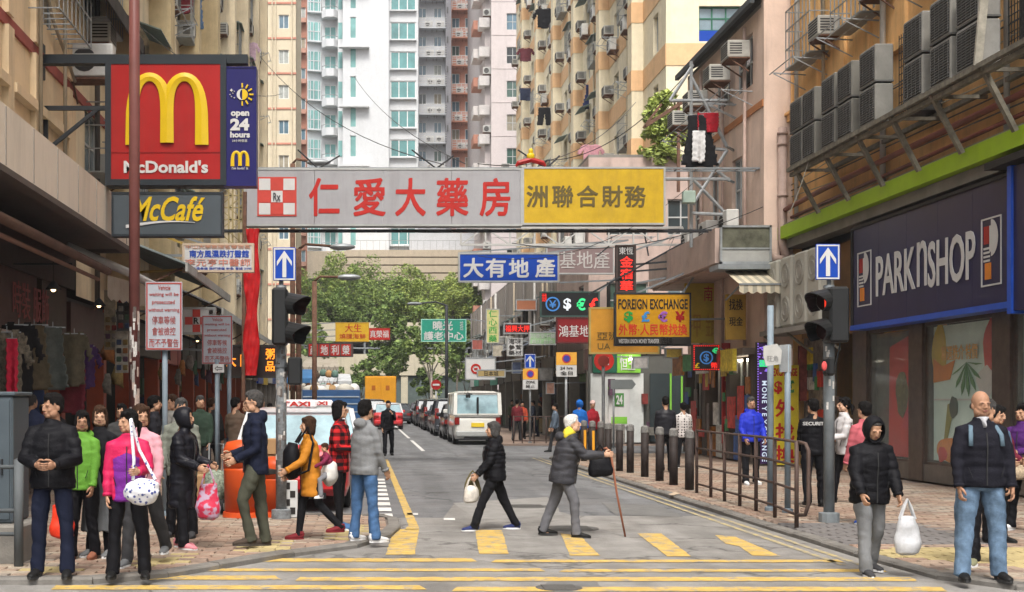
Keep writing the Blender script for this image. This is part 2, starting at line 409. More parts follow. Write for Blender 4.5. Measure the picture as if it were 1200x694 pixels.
        nn = len(vs); inner = [Vector((p.x*.88, p.y+.004, .10+(p.z-.10)*.88)) for p in vs]
        fs += [tuple(i+nn for i in reversed(f)) for f in fs]; fs += [(i, i+nn, (i+1) % n+nn, (i+1) % n) for i in range(n)]
        hm.add(vs+inner, fs); sm_obj('hood', [Mh @ Vector(v) for v in hm.v], hm.f, hood, T)
        hm2 = MB(); hm2.ell((0, -.045, .178), (.055, .03, .024)); sm_obj('hair', [Mh @ Vector(v) for v in hm2.v], hm2.f, mat('hair'+hairc, HAIRC[hairc], rough=.55, var=.3, scale=60), T)
    # trousers --------------------------------------------------------------
    q = MB(); pw = legw
    q.tube([SP(-.1), SP(-.02), SP(.1)], [.14*wide, .148*wide, .12*wide], 14, ref=(1, 0, 0), ry=[.11, .11, .08])
    for s in (-1, 1):
        h, kn, an = J['leg', s]; m1 = h.lerp(kn, .5); m2 = kn.lerp(an, .5); cuff = an+(an-kn).normalized()*.045
        q.tube([h+Vector((0, 0, .04)), m1, kn, m2, cuff], [.084*pw, .09*pw, .072*pw, .064*pw, .066*pw if pw > .9 else .045], 12)
    v, n_, f = remesh(q, vox, 2)
    v = wrinkle(v, n_, .009 if pw > .9 else .003, sd, zx=.45); v = wrinkle([p+Vector((0, 0, .5*p.x+.4*p.y)) for p in v], n_, .006 if pw > .9 else .002, sd+9, zx=2.2); v = [Vector((p.x, p.y, p.z-.5*p.x-.4*p.y)) for p in v]
    sm_obj('trousers' if pw > .9 else 'leggings', [p*k for p in v], f, pants, T)
    if skirt:
        q = MB(); q.tube([SP(.08), SP(-.08)]+[off+Vector((0, 0, -.3)), off+Vector((0, 0, skirt[1]))], [.15, .18, .2, .22], 16, ref=(1, 0, 0), ry=[.11, .14, .16, .19])
        v, n_, f = remesh(q, vox, 2); v = [p+n2*.014*math.sin(math.atan2(p.y, p.x)*9) for p, n2 in zip(v, n_)]
        sm_obj('skirt', [p*k for p in v], f, skirt[0], T)
    # shoes -----------------------------------------------------------------
    for i, s in ((0, -1), (1, 1)):
        h, kn, an = J['leg', s]; a, knf, ou = legs[i]
        tilt = R(max(0, knf-a)*.75 if (an.z > -low-.0+0) and an.z-off.z > low+.02 else 0)
        Ms = Matrix.Translation(an*k) @ Matrix.Rotation(R(s*8), 4, 'Z') @ Matrix.Rotation(tilt, 4, 'X') @ Matrix.Scale(k, 4)
        q = MB(); q.tube([(0, .065, -.04), (0, .03, -.03), (0, -.03, -.035), (0, -.10, -.05), (0, -.165, -.058), (0, -.195, -.062)], [.03, .04, .044, .047, .04, .018], 10, ref=(1, 0, 0), ry=[.04, .052, .046, .034, .027, .014])
        q.tube([(0, .015, -.03), (0, .02, .03)], [.042, .04], 10, ry=[.05, .048])
        sh_ = MB(); sh_.smooth = True; sh_.add(*[[Ms @ Vector(v) for v in q.v], q.f]); so_ = sh_.build('shoe', shoes[0] if isinstance(shoes, tuple) else shoes, T, world=False)
        q = MB(); n = 14; pr = []
        for j in range(n):
            t = 2*math.pi*j/n; y = -.065+.135*math.sin(t); x = (.043 if y > -.02 else .05)*math.cos(t); pr.append((x, y))
        q.add([(x, y, -.086) for x, y in pr]+[(x, y, -.062) for x, y in pr], [tuple(range(n-1, -1, -1)), tuple(range(n, 2*n))]+[(j, (j+1) % n, (j+1) % n+n, j+n) for j in range(n)])
        q.xf(Ms); q.build('sole', shoes[1] if isinstance(shoes, tuple) else mat('sole', (.03, .03, .03)), so_, world=False)
    # jacket ----------------------------------------------------------------
    if top:
        pf = top.get('puff', 0); w = top.get('w', 1.)*wide; ex = .020 if pf else .0; hem = top.get('hem', -.1)
        q = MB()
        q.tube([SP(hem), SP(hem+.05), SP(.1), SP(.3), SP(.42), SP(.475), SP(.525), SP(.548)],
               [(.172+ex)*w, (.178+ex)*w, (.166+ex)*w, (.182+ex)*w, (.155+ex*.7)*w, (.112+ex*.3)*w, .068, .064], 18, ref=(1, 0, 0),
               ry=[(.125+ex)*w, (.13+ex)*w, (.122+ex)*w, (.13+ex)*w, (.105+ex)*w, .078, .066, .066])
        for s in (-1, 1):
            sh, e, wr = J['arm', s]; m1 = sh.lerp(e, .5); m2 = e.lerp(wr, .5)
            q.tube([sh+Vector((-s*.07, 0, .015)), sh+Vector((0,0,-.012)), m1, e, m2, wr+(wr-e).normalized()*.005], [.048+ex*.6, .064+ex*.7, .062+ex*.8, .054+ex*.7, .05+ex*.6, .043+ex*.2], 12)
        if top.get('hood'): q.ell(SP(.5, 0, .085), (.11, .065, .075), 12, 8)
        if top.get('collar', 1): q.tube([SP(.47), SP(.51), SP(.538)], [.08, .073, .070], 14, ref=(1, 0, 0), ry=[.075, .07, .072])
        v, n_, f = remesh(q, vox, 2)
        v = wrinkle(v, n_, .007, sd, puff=pf, pitch=top.get('pitch', .085))
        jo = sm_obj(top.get('name', 'jacket'), [p*k for p in v], f, top['m'], T)
        if top.get('m2'):   # second colour panel (a yoke, vest front): offset copy of the front faces
            b = MB(); b.smooth = True; zc = top['z2']; idx = {}
            def dseg(p, a, c): t_ = max(0, min(1, (p-a).dot(c-a)/(c-a).length_squared)); return (p-a-(c-a)*t_).length
            okv = [hz+zc[0] < p.z < hz+zc[1]-.45*abs(p.x) and min(dseg(p, J['arm', s][q2], J['arm', s][q2+1]) for s in (-1, 1) for q2 in (0, 1)) > (.078 if abs(p.x) > .1 else .0) for p in v]
            ff = [fc for fc in f if all(okv[i] for i in fc)]
            used = sorted({i for fc in ff for i in fc}); rm = {a: j for j, a in enumerate(used)}
            b2 = MB(); b2.smooth = True; b2.add([v[i]*k+n_[i]*.004 for i in used], [tuple(rm[i] for i in fc) for fc in ff])
            b2.build('front_panel', top['m2'], jo, world=False)
        if top.get('zip', 1) and fine:
            b = MB()
            pts = [SP(hem+.02, 0, -(.135+ex)*w), SP(.1, 0, -(.128+ex)*w), SP(.3, 0, -(.136+ex)*w), SP(.42, 0, -(.112+ex)*w)]
            b.tube([p*k for p in pts], .005, 5); b.build('zip', top.get('zipm') or mat('zip', (.03, .03, .03)), jo, world=False)
        if fine:
            dkm = top.get('seam') or mat('seam_dark', (.012, .012, .014), rough=.9)
            for s in (-1, 1):
                sh, e, wr = J['arm', s]; dd = (wr-e).normalized(); b = MB(); b.smooth = True; b.tube([(wr-dd*.02)*k, (wr+dd*.012)*k], [(.046+ex*.25)*k]*2, 12); b.build('cuff', top['m'], jo, world=False)
                b = MB(); b.tube([SP(.02, s*.10*w, -(.128+ex)*w)*k, SP(.11, s*.125*w, -(.112+ex)*w)*k], .004, 5); b.build('pocket_seam', dkm, jo, world=False)
        if top.get('shirt'):
            b = MB(); b.smooth = True; b.tube([SP(.44, 0, -.05), SP(.50, 0, -.02), SP(.545, 0, -.01)], [.012, .03, .06], 12, ref=(1, 0, 0), ry=[.095, .07, .066]); b.xf(Matrix.Scale(k, 4)); b.build('shirt', top['shirt'], T, world=False)
        if top.get('print'):
            s_, zz, hh, ww, pm = top['print']; b = MB()
            yb = (.135+ex)*w
            def pl(u, z, d): return Vector((-u, yb*math.sqrt(max(.2, 1-(u/.24)**2))+.012+d+.0*z, z+hz))*k
            text(b, s_, -ww/2, ww/2, zz, zz+hh, pl, bold=.02); b.build('lettering', pm, jo, world=False)
    Mw = Matrix.Translation((X, Y, zg)) @ Matrix.Rotation(R(face), 4, 'Z') @ Matrix.Scale(k, 4)
    out = {('hand', s): Mw @ J['hand', s] for s in (-1, 1)}; out['M'] = Mw; out['T'] = T; out['J'] = J; out['SP'] = SP; out['k'] = k; out['head'] = Mw @ hp
    return out
# ================================================================ THE SETTING
KX = 5.0                      # right kerb


# ---- ground and road
asph = mat('asphalt', (.172, .174, .178), rough=.9, var=.22, scale=1.1, bump=.8, bscale=70, stain=.45)
asph2 = mat('asphalt_old', (.25, .24, .225), rough=.9, var=.24, scale=1.6, bump=.8, bscale=70, stain=.45)
conc = mat('concrete', (.24, .225, .20), rough=.9, var=.18, scale=2, bump=.3, stain=.4)
MB().add([(-300, -60, -.02), (300, -60, -.02), (300, 165, -.02), (-300, 165, -.02)], [(0, 1, 2, 3)]).build('ground', conc, kind='structure')
MB().add([(-60, -12, 0), (60, -12, 0), (60, 15.3, 0), (12, 15.3, 0), (12, 37, 0), (60, 37, 0), (60, 46.5, 0), (12, 46.5, 0), (12, 98, 0), (60, 98, 0), (60, 112, 0), (-60, 112, 0), (-60, 98, 0), (-9, 98, 0), (-9, 17, 0), (-60, 17, 0)], [tuple(range(16))]).build('road', asph, kind='structure')
# older, lighter surfacing over the junction
mb = MB(); mb.add([(-30, -8, .004), (30, -8, .004), (30, 17.9, .004), (2.9, 17.9, .004), (2.6, 19.9, .004), (1.35, 19.9, .004), (1.05, 17.6, .004), (-30, 17.5, .004)], [tuple(range(8))])
mb.build('junction_surface', asph2, kind='structure')
yel = mat('road_yellow', (.50, .33, .085), rough=.85, var=.25, scale=7, bump=.4, bscale=80, stain=.8)
def worn(key, col, thr=.56, base=(.25, .235, .21)):
    if key in _m: return _m[key]
    m = mat(key, col, rough=.85, var=.22, scale=6, bump=.4, bscale=80); t = m.node_tree; n = t.nodes; L = t.links; b_ = n['Principled BSDF']; src = b_.inputs['Base Color'].links[0].from_socket
    a = n.new('ShaderNodeTexNoise'); a.inputs['Scale'].default_value = 5; a.inputs['Detail'].default_value = 12; a.inputs['Roughness'].default_value = .8; L.new(n['Geometry'].outputs['Position'], a.inputs['Vector'])
    r = n.new('ShaderNodeMapRange'); r.inputs[1].default_value = thr-.04; r.inputs[2].default_value = thr+.05; L.new(a.outputs[0], r.inputs[0]); x = n.new('ShaderNodeMix'); x.data_type = 'RGBA'; L.new(r.outputs[0], x.inputs['Factor']); L.new(src, x.inputs[6]); x.inputs[7].default_value = (*base, 1); L.new(x.outputs[2], b_.inputs['Base Color']); return m
yel = worn('road_yellow_worn', (.50, .34, .095), .545)
def cracked(m, sc, w_, k):
    t = m.node_tree; n = t.nodes; L = t.links; b_ = n['Principled BSDF']; src = b_.inputs['Base Color'].links[0].from_socket
    nz = n.new('ShaderNodeTexNoise'); nz.inputs['Scale'].default_value = 1.3; nz.inputs['Detail'].default_value = 5; L.new(n['Geometry'].outputs['Position'], nz.inputs['Vector']); ad = n.new('ShaderNodeVectorMath'); ad.operation = 'MULTIPLY_ADD'; ad.inputs[1].default_value = (1.6, 1.6, 1.6); L.new(nz.outputs['Color'], ad.inputs[0]); L.new(n['Geometry'].outputs['Position'], ad.inputs[2])
    v = n.new('ShaderNodeTexVoronoi'); v.feature = 'DISTANCE_TO_EDGE'; v.inputs['Scale'].default_value = sc; L.new(ad.outputs[0], v.inputs['Vector'])
    r = n.new('ShaderNodeMapRange'); r.inputs[1].default_value = 0; r.inputs[2].default_value = w_; r.inputs[3].default_value = k; r.inputs[4].default_value = 1; L.new(v.outputs['Distance'], r.inputs[0])
    # long worn wheel tracks and oil drips
    mp = n.new('ShaderNodeMapping'); mp.inputs['Scale'].default_value = (1.6, .12, 1); L.new(n['Geometry'].outputs['Position'], mp.inputs[0]); n2 = n.new('ShaderNodeTexNoise'); n2.inputs['Scale'].default_value = 1.2; n2.inputs['Detail'].default_value = 7; L.new(mp.outputs[0], n2.inputs['Vector'])
    r2 = n.new('ShaderNodeMapRange'); r2.inputs[1].default_value = .35; r2.inputs[2].default_value = .7; r2.inputs[3].default_value = .78; r2.inputs[4].default_value = 1.12; L.new(n2.outputs[0], r2.inputs[0])
    mu = n.new('ShaderNodeMath'); mu.operation = 'MULTIPLY'; L.new(r.outputs[0], mu.inputs[0]); L.new(r2.outputs[0], mu.inputs[1]); x = n.new('ShaderNodeVectorMath'); x.operation = 'SCALE'; L.new(src, x.inputs[0]); L.new(mu.outputs[0], x.inputs['Scale']); L.new(x.outputs[0], b_.inputs['Base Color'])
cracked(asph, .22, .012, .55); cracked(asph2, .3, .014, .5)
pm0 = mat('patch_dark', (.15, .148, .143), rough=.9, var=.2, bump=.4); pm1 = mat('patch_pale', (.235, .228, .215), rough=.9, var=.2, stain=.3)
for k, (pl0, m_) in enumerate((([(530, 590), (640, 583), (660, 604), (560, 610)], pm1), ([(640, 680), (668, 676), (700, 682), (712, 694), (664, 700), (640, 690)], pm0), ([(705, 590), (770, 592), (800, 606), (722, 604)], pm0))):
    pts = [Vector(gp_) for gp_ in [((px-VX)*CH/(py-VY), CH*F/(py-VY)) for px, py in pl0]]; out = []
    for i in range(len(pts)):
        a, b_ = pts[i], pts[(i+1) % len(pts)]
        for j in range(6): q = a.lerp(b_, j/6); out.append((q.x+.05*noise.noise(Vector((q.x*4, q.y*4, 1))), q.y+.10*noise.noise(Vector((q.x*4, q.y*4, 5))), .0065))
    o_ = MB().add(out, [tuple(range(len(out)))]).build('road_patch', m_, kind='structure')
wht = mat('road_white', (.62, .61, .58), rough=.8, var=.2, scale=5, stain=.3)
mk = thing('road_markings', 'yellow bars and stripes with white dashes painted on the grey road', 'road markings'); mk['kind'] = 'structure'; del mk['category']
def strip(pts_a, pts_b, z=.009):
    n = len(pts_a); b = MB()
    for i in range(n-1): b.add([(*pts_a[i], z), (*pts_b[i], z), (*pts_b[i+1], z), (*pts_a[i+1], z)], [(0, 1, 2, 3)])
    return b
def gp(px, py): Y = gY(py); return ((px-VX)*Y/F, Y)
def quad(pxs, m, name, z=.009):
    """marking with worn, uneven edges"""
    pts = [Vector(gp(*p)) for p in pxs]; out = []
    for i in range(len(pts)):
        a, b = pts[i], pts[(i+1) % len(pts)]; n = max(2, int((b-a).length/.12))
        for j in range(n):
            q = a.lerp(b, j/n); k = 9.; out.append((q.x+.012*noise.noise(Vector((q.x*k, q.y*k, 1))), q.y+.03*noise.noise(Vector((q.x*k, q.y*k, 5))), z))
    return MB().add(out, [tuple(range(len(out)))]).build(name, m, mk)
for q in ([(452, 651), (462, 621), (491, 621), (486, 651)], [(557, 622), (588, 622), (596, 650), (561, 650)], [(657, 626), (680, 629), (703, 652), (668, 652)],
          [(747, 626), (775, 626), (810, 653), (782, 653)], [(838, 628), (862, 630), (916, 653), (882, 652), (866, 641), (850, 638)]):
    quad(q, yel, 'yellow_block')


for x0, x1, y0, y1 in ((300, 560, 655.3, 659.3), (575, 990, 657, 660), (150, 640, 667.3, 670.5), (655, 1040, 668, 671.2), (95, 330, 675.6, 680.6), (345, 1075, 677.5, 682), (60, 500, 687, 692), (530, 1110, 689, 694), (0, 560, 706, 713), (620, 1300, 706, 713)):
    quad([(x0, y1), (x0+6, y0), (x1-8, y0), (x1, y1)], yel, 'yellow_stripe')
quad([(449.5, 539), (454.5, 539), (491, 619), (491.5, 621.5), (474, 621.5), (479, 617)], yel, 'yellow_line')
for i in range(9):          # dashed white edge of the taxi bay
    Y = 17.6+i*1.02; b = strip([(.16, Y), (.16, Y+.6)], [(.36, Y), (.36, Y+.6)]); b.build('white_dash', wht, mk)
for Y0, Y1 in ((41, 52), (55, 92)): strip([(1.75, Y0), (1.75, Y1)], [(1.87, Y0), (1.87, Y1)]).build('white_line', wht, mk)
for off in (4.62, 4.80):    # double yellow lines along the right kerb
    strip([(off, y) for y in (12.5, 20, 30, 36)], [(off+.07, y) for y in (12.5, 20, 30, 36)]).build('kerb_line', worn('kerb_yellow_worn', (.42, .34, .17), .50), mk)
for x, y in ((604, 500), (525, 609), (482, 603)): quad([(x-5, y+1.2), (x-5, y-1), (x+8, y-1), (x+8, y+1.2)], wht, 'white_patch')
# manhole covers
iron = mat('cast_iron', (.11, .106, .10), rough=.75, metal=.3, bump=.5)
def manhole(px, py, r, lab):
    x, y = gp(px, py); t = thing('manhole_cover', lab, 'manhole cover', (x, y, 0.004))
    b = MB(); n = 20
    b.add([(x+r*math.cos(6.283*i/n), y+r*math.sin(6.283*i/n), .012) for i in range(n)]+[(x+r*math.cos(6.283*i/n), y+r*math.sin(6.283*i/n), .0) for i in range(n)], [tuple(range(n))]+[(i, i+n, (i+1) % n+n, (i+1) % n) for i in range(n)])
    b.build('cover', iron, t)
    b = MB()
    for i in range(-3, 4): b.box(x-r*.7, x+r*.7, y+i*r*.2-.015, y+i*r*.2+.015, .012, .018)
    b.build('grip_bars', iron, t)
manhole(668, 620, .36, 'dark round iron cover in the road under the old man with the cane')
manhole(618, 594, .33, 'dark oval iron cover in the road between the two crossing walkers')
manhole(655, 690, .2, 'dark patch cover in the crossing at the bottom of the picture')

# ---- kerbs and pavements
kerbm = mat('kerb_stone', (.17, .16, .145), rough=.9, var=.25, scale=4, bump=.4, stain=.5)
PZ = .06
rk = [(14, 9.8), (8, 10.3), (6.4, 10.55), (5.5, 10.85), (5.12, 11.5), (5.02, 13.2), (5.0, 17), (5.0, 22), (5.0, 28), (5.0, 33), (5.05, 35.5), (5.5, 37.2), (6.5, 38), (14, 38)]
lk = [(-14, 10.7), (-3.5, 11.15), (-2.4, 11.2), (-1.8, 11.6), (-1.4, 12.2), (-.75, 13.2), (-.1, 13.95), (.28, 15.0), (.42, 16), (.42, 17.0), (.25, 17.5), (-.4, 17.6), (-2.0, 17.7), (-2.2, 18.2), (-2.2, 40), (-2.2, 96)]
def pavement(name, line, inner, m, zdrop):
    o = MB().add([(x, y, zdrop(y)-.03) for x, y in line]+[(x, y, PZ-.03) for x, y in inner], [tuple(range(len(line)+len(inner)))])
    return o.build(name, m, kind='structure')
grout = mat('pavement_bed', (.17, .14, .12), rough=.95, var=.2, bump=.3)
pr_ = pavement('pavement_right', rk, [(14, 38), (30, 38), (30, 9.8)], grout, lambda y: PZ)
pl_ = pavement('pavement_left', lk, [(-6.5, 96), (-14, 96)], grout, lambda y: PZ)
def kerb(line, name):
    root = thing(name, '', 'x'); del root['category']; del root['label']; root['kind'] = 'structure'
    for (x0, y0), (x1, y1) in zip(line, line[1:]):
        L = math.hypot(x1-x0, y1-y0); n = max(1, round(L/.95)) if min(y0, y1) < 45 else max(1, int(L/6))
        for i in range(n):
            a = Vector((x0+(x1-x0)*i/n, y0+(y1-y0)*i/n, 0)); b = Vector((x0+(x1-x0)*(i+1)/n, y0+(y1-y0)*(i+1)/n, 0)); d = (b-a).normalized(); nn = Vector((-d.y, d.x, 0))*(1 if name == 'kerb_left' else 1)
            a = a+d*.006; b = b-d*.006; g = random.uniform(-.008, .008)+.004
            vs = []
            for p in (a, b):
                for (o_, z) in ((-.0, -.01), (-.0, PZ-.02+g), (.02, PZ+g), (.15, PZ+g), (.15, -.01)): vs.append(p+nn*(o_ if name == 'kerb_left' else -o_)+Vector((0, 0, z)))
            MB().add(vs, [(0, 1, 6, 5), (1, 2, 7, 6), (2, 3, 8, 7), (3, 4, 9, 8), (4, 3, 2, 1, 0), (5, 6, 7, 8, 9)]).build('kerb_stone', kerbm, root)
kerb(rk, 'kerb_right'); kerb(lk, 'kerb_left')
# pavers: real bricks, the nearest as single parts, the rest joined
pav = [mat('paver%d' % i, c, rough=.88, var=.18, scale=6, bump=.4, bscale=60, stain=.35) for i, c in enumerate([(.29, .20, .15), (.33, .25, .19), (.25, .185, .145), (.36, .30, .235), (.27, .23, .19)])]
tact = mat('tactile', (.42, .34, .17), rough=.85, var=.2, stain=.4)
greyp = mat('grey_paver', (.16, .15, .145), rough=.9, var=.15, stain=.3)
def inside(p, poly):
    c = False; n = len(poly)
    for i in range(n):
        (x0, y0), (x1, y1) = poly[i], poly[i-1]
        if (y0 > p[1]) != (y1 > p[1]) and p[0] < (x1-x0)*(p[1]-y0)/(y1-y0)+x0: c = not c
    return c
def dist_line(p, line):
    d = 9e9
    for (x0, y0), (x1, y1) in zip(line, line[1:]):
        L2 = (x1-x0)**2+(y1-y0)**2; t = max(0, min(1, ((p[0]-x0)*(x1-x0)+(p[1]-y0)*(y1-y0))/L2)); d = min(d, math.hypot(p[0]-x0-t*(x1-x0), p[1]-y0-t*(y1-y0)))
    return d
def pave(parent, poly, line, x0, x1, y0, y1, bw, bh, tactile, greyzone):
    cells = []; j = 0; y = y0
    while y < y1:
        x = x0+(bw/2 if j % 2 else 0)
        while x < x1:
            c = (x+bw/2, y+bh/2)
            if inside(c, poly) and dist_line(c, line) > .15+bh*.55: cells.append((x, y))
            x += bw
        y += bh; j += 1
    def shape(mb, x, y, g=.006):
        z = PZ-.012+.012+random.uniform(-.003, .004); b = .008
        mb.add([(x+g, y+g, PZ-.03), (x+bw-g, y+g, PZ-.03), (x+bw-g, y+bh-g, PZ-.03), (x+g, y+bh-g, PZ-.03), (x+g+b, y+g+b, z), (x+bw-g-b, y+g+b, z), (x+bw-g-b, y+bh-g-b, z), (x+g+b, y+bh-g-b, z)],
               [(4, 5, 6, 7), (0, 1, 5, 4), (1, 2, 6, 5), (2, 3, 7, 6), (3, 0, 4, 7)])
    def vis(x, y): px = VX+F*(x+bw/2)/y; py = VY+F*(CH-PZ)/y; return -15 < px < 1215 and py < 700
    seen = sorted([c for c in cells if vis(*c)], key=lambda c: c[1])
    mats_ = pav+[tact, greyp]
    def col(x, y):
        if tactile(x+bw/2, y+bh/2): return 5
        if greyzone(x+bw/2, y+bh/2): return 6
        v = noise.noise(Vector((x*.7, y*.7, 3)))+random.uniform(-.45, .45)
        return 0 if v < -.25 else 1 if v < .08 else 2 if v < .3 else 3 if v < .5 else 4
    ms = []
    for i in range(7):
        b = MB(); random.seed(i); shape(b, -bw/2, -bh/2); ms.append(b.mesh('paver', mats_[i]))
    for x, y in seen[:280]:
        o = link('paver', ms[col(x, y)], parent, (x+bw/2, y+bh/2, random.uniform(-.002, .002)))
    b = MB()
    for x, y in seen[280:]: b.cur = col(x, y); shape(b, x, y)
    b.build('paving_beyond', mats_, parent, kind='stuff')
plpoly = lk+[(-7, 96), (-14, 96)]; prpoly = rk+[(14, 38), (14, 9.8)]
pave(pl_, plpoly, lk, -5.6, .6, 10.8, 45, .30, .15, lambda x, y: (.35 < dist_line((x, y), lk[1:10]) < .8) and y < 16 and (int(x*2.2) % 2 == 0), lambda x, y: False)
pave(pr_, prpoly, rk, 4.9, 10.8, 9.8, 38, .30, .15, lambda x, y: (x-5.0)+(12.8-y)*.2 > .25 and 11.6 < y < 13.6 and x < 8.6 and (x+y) % 3 < 2.4 and y > 12.6-.1*x, lambda x, y: 13.9 < y < 16.3 and x < 6.9)
# far pavement beyond the side street
MB().box(4.9, 14, 46, 96, -.01, PZ).build('pavement_far', mat('far_pave', (.27, .2, .16), rough=.9, var=.2, stain=.3), kind='structure')
# litter on the kerb

# ================================================================ SIGNS AND STREET FURNITURE
steel = mat('steel_grey', (.23, .25, .26), rough=.6, metal=.3, var=.2, stain=.35)
dsteel = mat('steel_dark', (.035, .038, .042), rough=.6, metal=.2, var=.2)
rust = mat('rust', (.14, .075, .05), rough=.85, var=.4, scale=9, bump=.4)
galv = mat('galvanised', (.33, .35, .36), rough=.5, metal=.5, var=.25, stain=.25)
blackp = mat('black_plastic', (.018, .019, .02), rough=.45)
def truss(mb, a, b, h, n, r=.025, depth=None):
    """flat lattice between a and b, h = offset vector of the second chord"""
    a, b, h = Vector(a), Vector(b), Vector(h)
    mb.bar(a, b, r*2); mb.bar(a+h, b+h, r*2)
    for i in range(n+1):
        p = a.lerp(b, i/n); mb.bar(p, p+h, r*1.5)
        if i < n:
            q = a.lerp(b, (i+1)/n); mb.bar(p+(h if i % 2 else Vector((0, 0, 0))), q+(Vector((0, 0, 0)) if i % 2 else h), r*1.3)
def sign(name, label, px0, py0, px1, py1, Y, pm, fm, texts=(), th=.18, fw=.05, cat='sign', brackets=(), group=None, extra=None, rows=None, seams=0):
    x0 = (px0-VX)*Y/F; x1 = (px1-VX)*Y/F; z1 = CH+(VY-py0)*Y/F; z0 = CH+(VY-py1)*Y/F
    t = thing(name, label, cat, ((x0+x1)/2, Y, z0), group=group)
    if seams:
        for i in range(seams+1):
            a = x0+fw+(x1-x0-2*fw)*i/(seams+1); b_ = x0+fw+(x1-x0-2*fw)*(i+1)/(seams+1)
            MB().box(a+.004, b_-.004, Y+.012, Y+th-.01, z0+fw, z1-fw).build('panel', pm, t)
    else: MB().box(x0+fw, x1-fw, Y+.012, Y+th-.01, z0+fw, z1-fw).build('panel', pm, t)
    b = MB(); b.box(x0, x1, Y, Y+th, z0, z0+fw); b.box(x0, x1, Y, Y+th, z1-fw, z1); b.box(x0, x0+fw, Y+.001, Y+th-.001, z0+fw, z1-fw); b.box(x1-fw, x1, Y+.001, Y+th-.001, z0+fw, z1-fw)
    b.build('frame', fm, t)
    pl = lambda u, z, d: Vector((u, Y+.012-d, z))
    for tx in texts:
        s, a, b_, c, d, m = tx[:6]; bold = tx[6] if len(tx) > 6 else .02; sh = tx[7] if len(tx) > 7 else 0
        q = MB(); text(q, s, x0+(x1-x0)*a, x0+(x1-x0)*b_, z1-(z1-z0)*d, z1-(z1-z0)*c, pl, bold, shear=sh); q.build('lettering', m, t)
    if extra: extra(t, x0, x1, z0, z1, pl, Y)
    for br in brackets:      # ((x,y,z) on the wall, (fraction along, 0 bottom / 1 top))
        q = MB(); e = Vector((x0+(x1-x0)*br[1][0], Y+th/2, z0+(z1-z0)*br[1][1])); q.bar(br[0], e, br[2] if len(br) > 2 else .05); q.build('bracket', steel if len(br) < 4 else br[3], t)
    return t
RED = mat('sign_red', (.34, .014, .013), rough=.4, var=.08, spec=.2, stain=.12, streak=.2)
YEL = mat('sign_yellow', (.62, .42, .012), rough=.35, var=.05)
NAVY = mat('sign_navy', (.012, .010, .10), rough=.35, var=.06)
WHT = mat('sign_white', (.55, .55, .54), rough=.4, var=.05, stain=.1)
BLU = mat('sign_blue', (.006, .05, .34), rough=.35, var=.08)
GRY = mat('sign_grey', (.065, .08, .092), rough=.4, var=.08)
LGT = mat('sign_lightgrey', (.33, .33, .345), rough=.5, var=.06, stain=.18, streak=.25)
def lit(k, c, e=1.5): return mat(k, c, var=.05, emit=e)
LR = lit('led_red', (.8, .03, .02), .5); LG = lit('led_green', (.04, .55, .2), .45); LO = lit('led_orange', (1., .28, .02), .6); LW = lit('led_white', (.6, .65, .7), .3); LB = lit('led_blue', (.05, .18, .45), .25); LP = lit('led_purple', (.22, .12, .6), .5)

# ---- burger restaurant sign on its wall arm
Ym = 21.4
def arches(mb, x0, x1, z0, z1, Yf, r=.075, d=.05):
    """two tapering arches that meet in the middle"""
    W = (x1-x0); cx = (x0+x1)/2; H = z1-z0; n = 18
    for s in (-1, 1):
        A = []; Bq = []
        for i in range(n+1):
            t = i/n; ang = math.pi*(1-t)       # from inner foot to outer foot
            xo = cx+s*(W/4+ -W/4*math.cos(math.pi-ang)); 
            prof = math.sin(math.pi*t)**.42 if 0 < t < 1 else 0
            zz = z0+H*prof*(1) if t > .5 else z0+H*.03+H*.97*prof
            A.append((xo, zz))
        # outer outline and inner outline of the band
        wid = [r*(1.5-.55*math.sin(math.pi*i/n)) for i in range(n+1)]
        L_ = []; R_ = []
        for i, (x, z) in enumerate(A):
            a = A[max(0, i-1)]; b = A[min(n, i+1)]; dx, dz = b[0]-a[0], b[1]-a[1]; l = math.hypot(dx, dz) or 1
            if i in (0, n): dx, dz, l = 0, (1 if i == 0 else -1), 1
            nx, nz = -dz/l, dx/l; L_.append((x+nx*wid[i], z+nz*wid[i])); R_.append((x-nx*wid[i], z-nz*wid[i]))
        vs = []
        for i in range(n+1):
            (ax, az), (bx, bz) = L_[i], R_[i]; mx, mz = A[i]
            vs += [(ax, Yf, az), (ax, Yf-d*.6, az), (mx, Yf-d-s*.002, mz), (bx, Yf-d*.6, bz), (bx, Yf, bz)]
        fs = [(i*5+j, i*5+j+1, (i+1)*5+j+1, (i+1)*5+j) for i in range(n) for j in range(4)]+[(0, 1, 2, 3, 4), (n*5+4, n*5+3, n*5+2, n*5+1, n*5)]
        mb.add(vs, fs)
def mc(t, x0, x1, z0, z1, pl, Y):
    b = MB(); w_ = x1-x0; h = z1-z0
    arches(b, x0+w_*.225, x0+w_*.80, z0+h*.315, z0+h*.85, Y+.01); b.build('arches_emblem', YEL, t)
    b = MB(); b.box(x0+.09, x1-.06, Y+.003, Y+.02, z0+h*.255, z0+h*.262); b.build('panel_joint', mat('jr', (.25, .01, .01)), t)
DK = mat('sign_frame_dark', (.02, .026, .032), rough=.5, stain=.1)
tm = sign('restaurant_sign', 'big red square sign with yellow arches on a dark wall arm', 123, 68, 265, 217, Ym, RED, DK,
     [("McDonald's", .155, .85, .805, .905, WHT, .03)], th=.4, fw=.1, extra=mc)
b = MB(); b.box(-5.5, -2.0, Ym+.05, Ym+.25, 7.27, 7.42); b.bbox(-5.56, -5.46, Ym-.05, Ym+.35, 7.05, 7.65); b.build('support_arm', DK, tm)
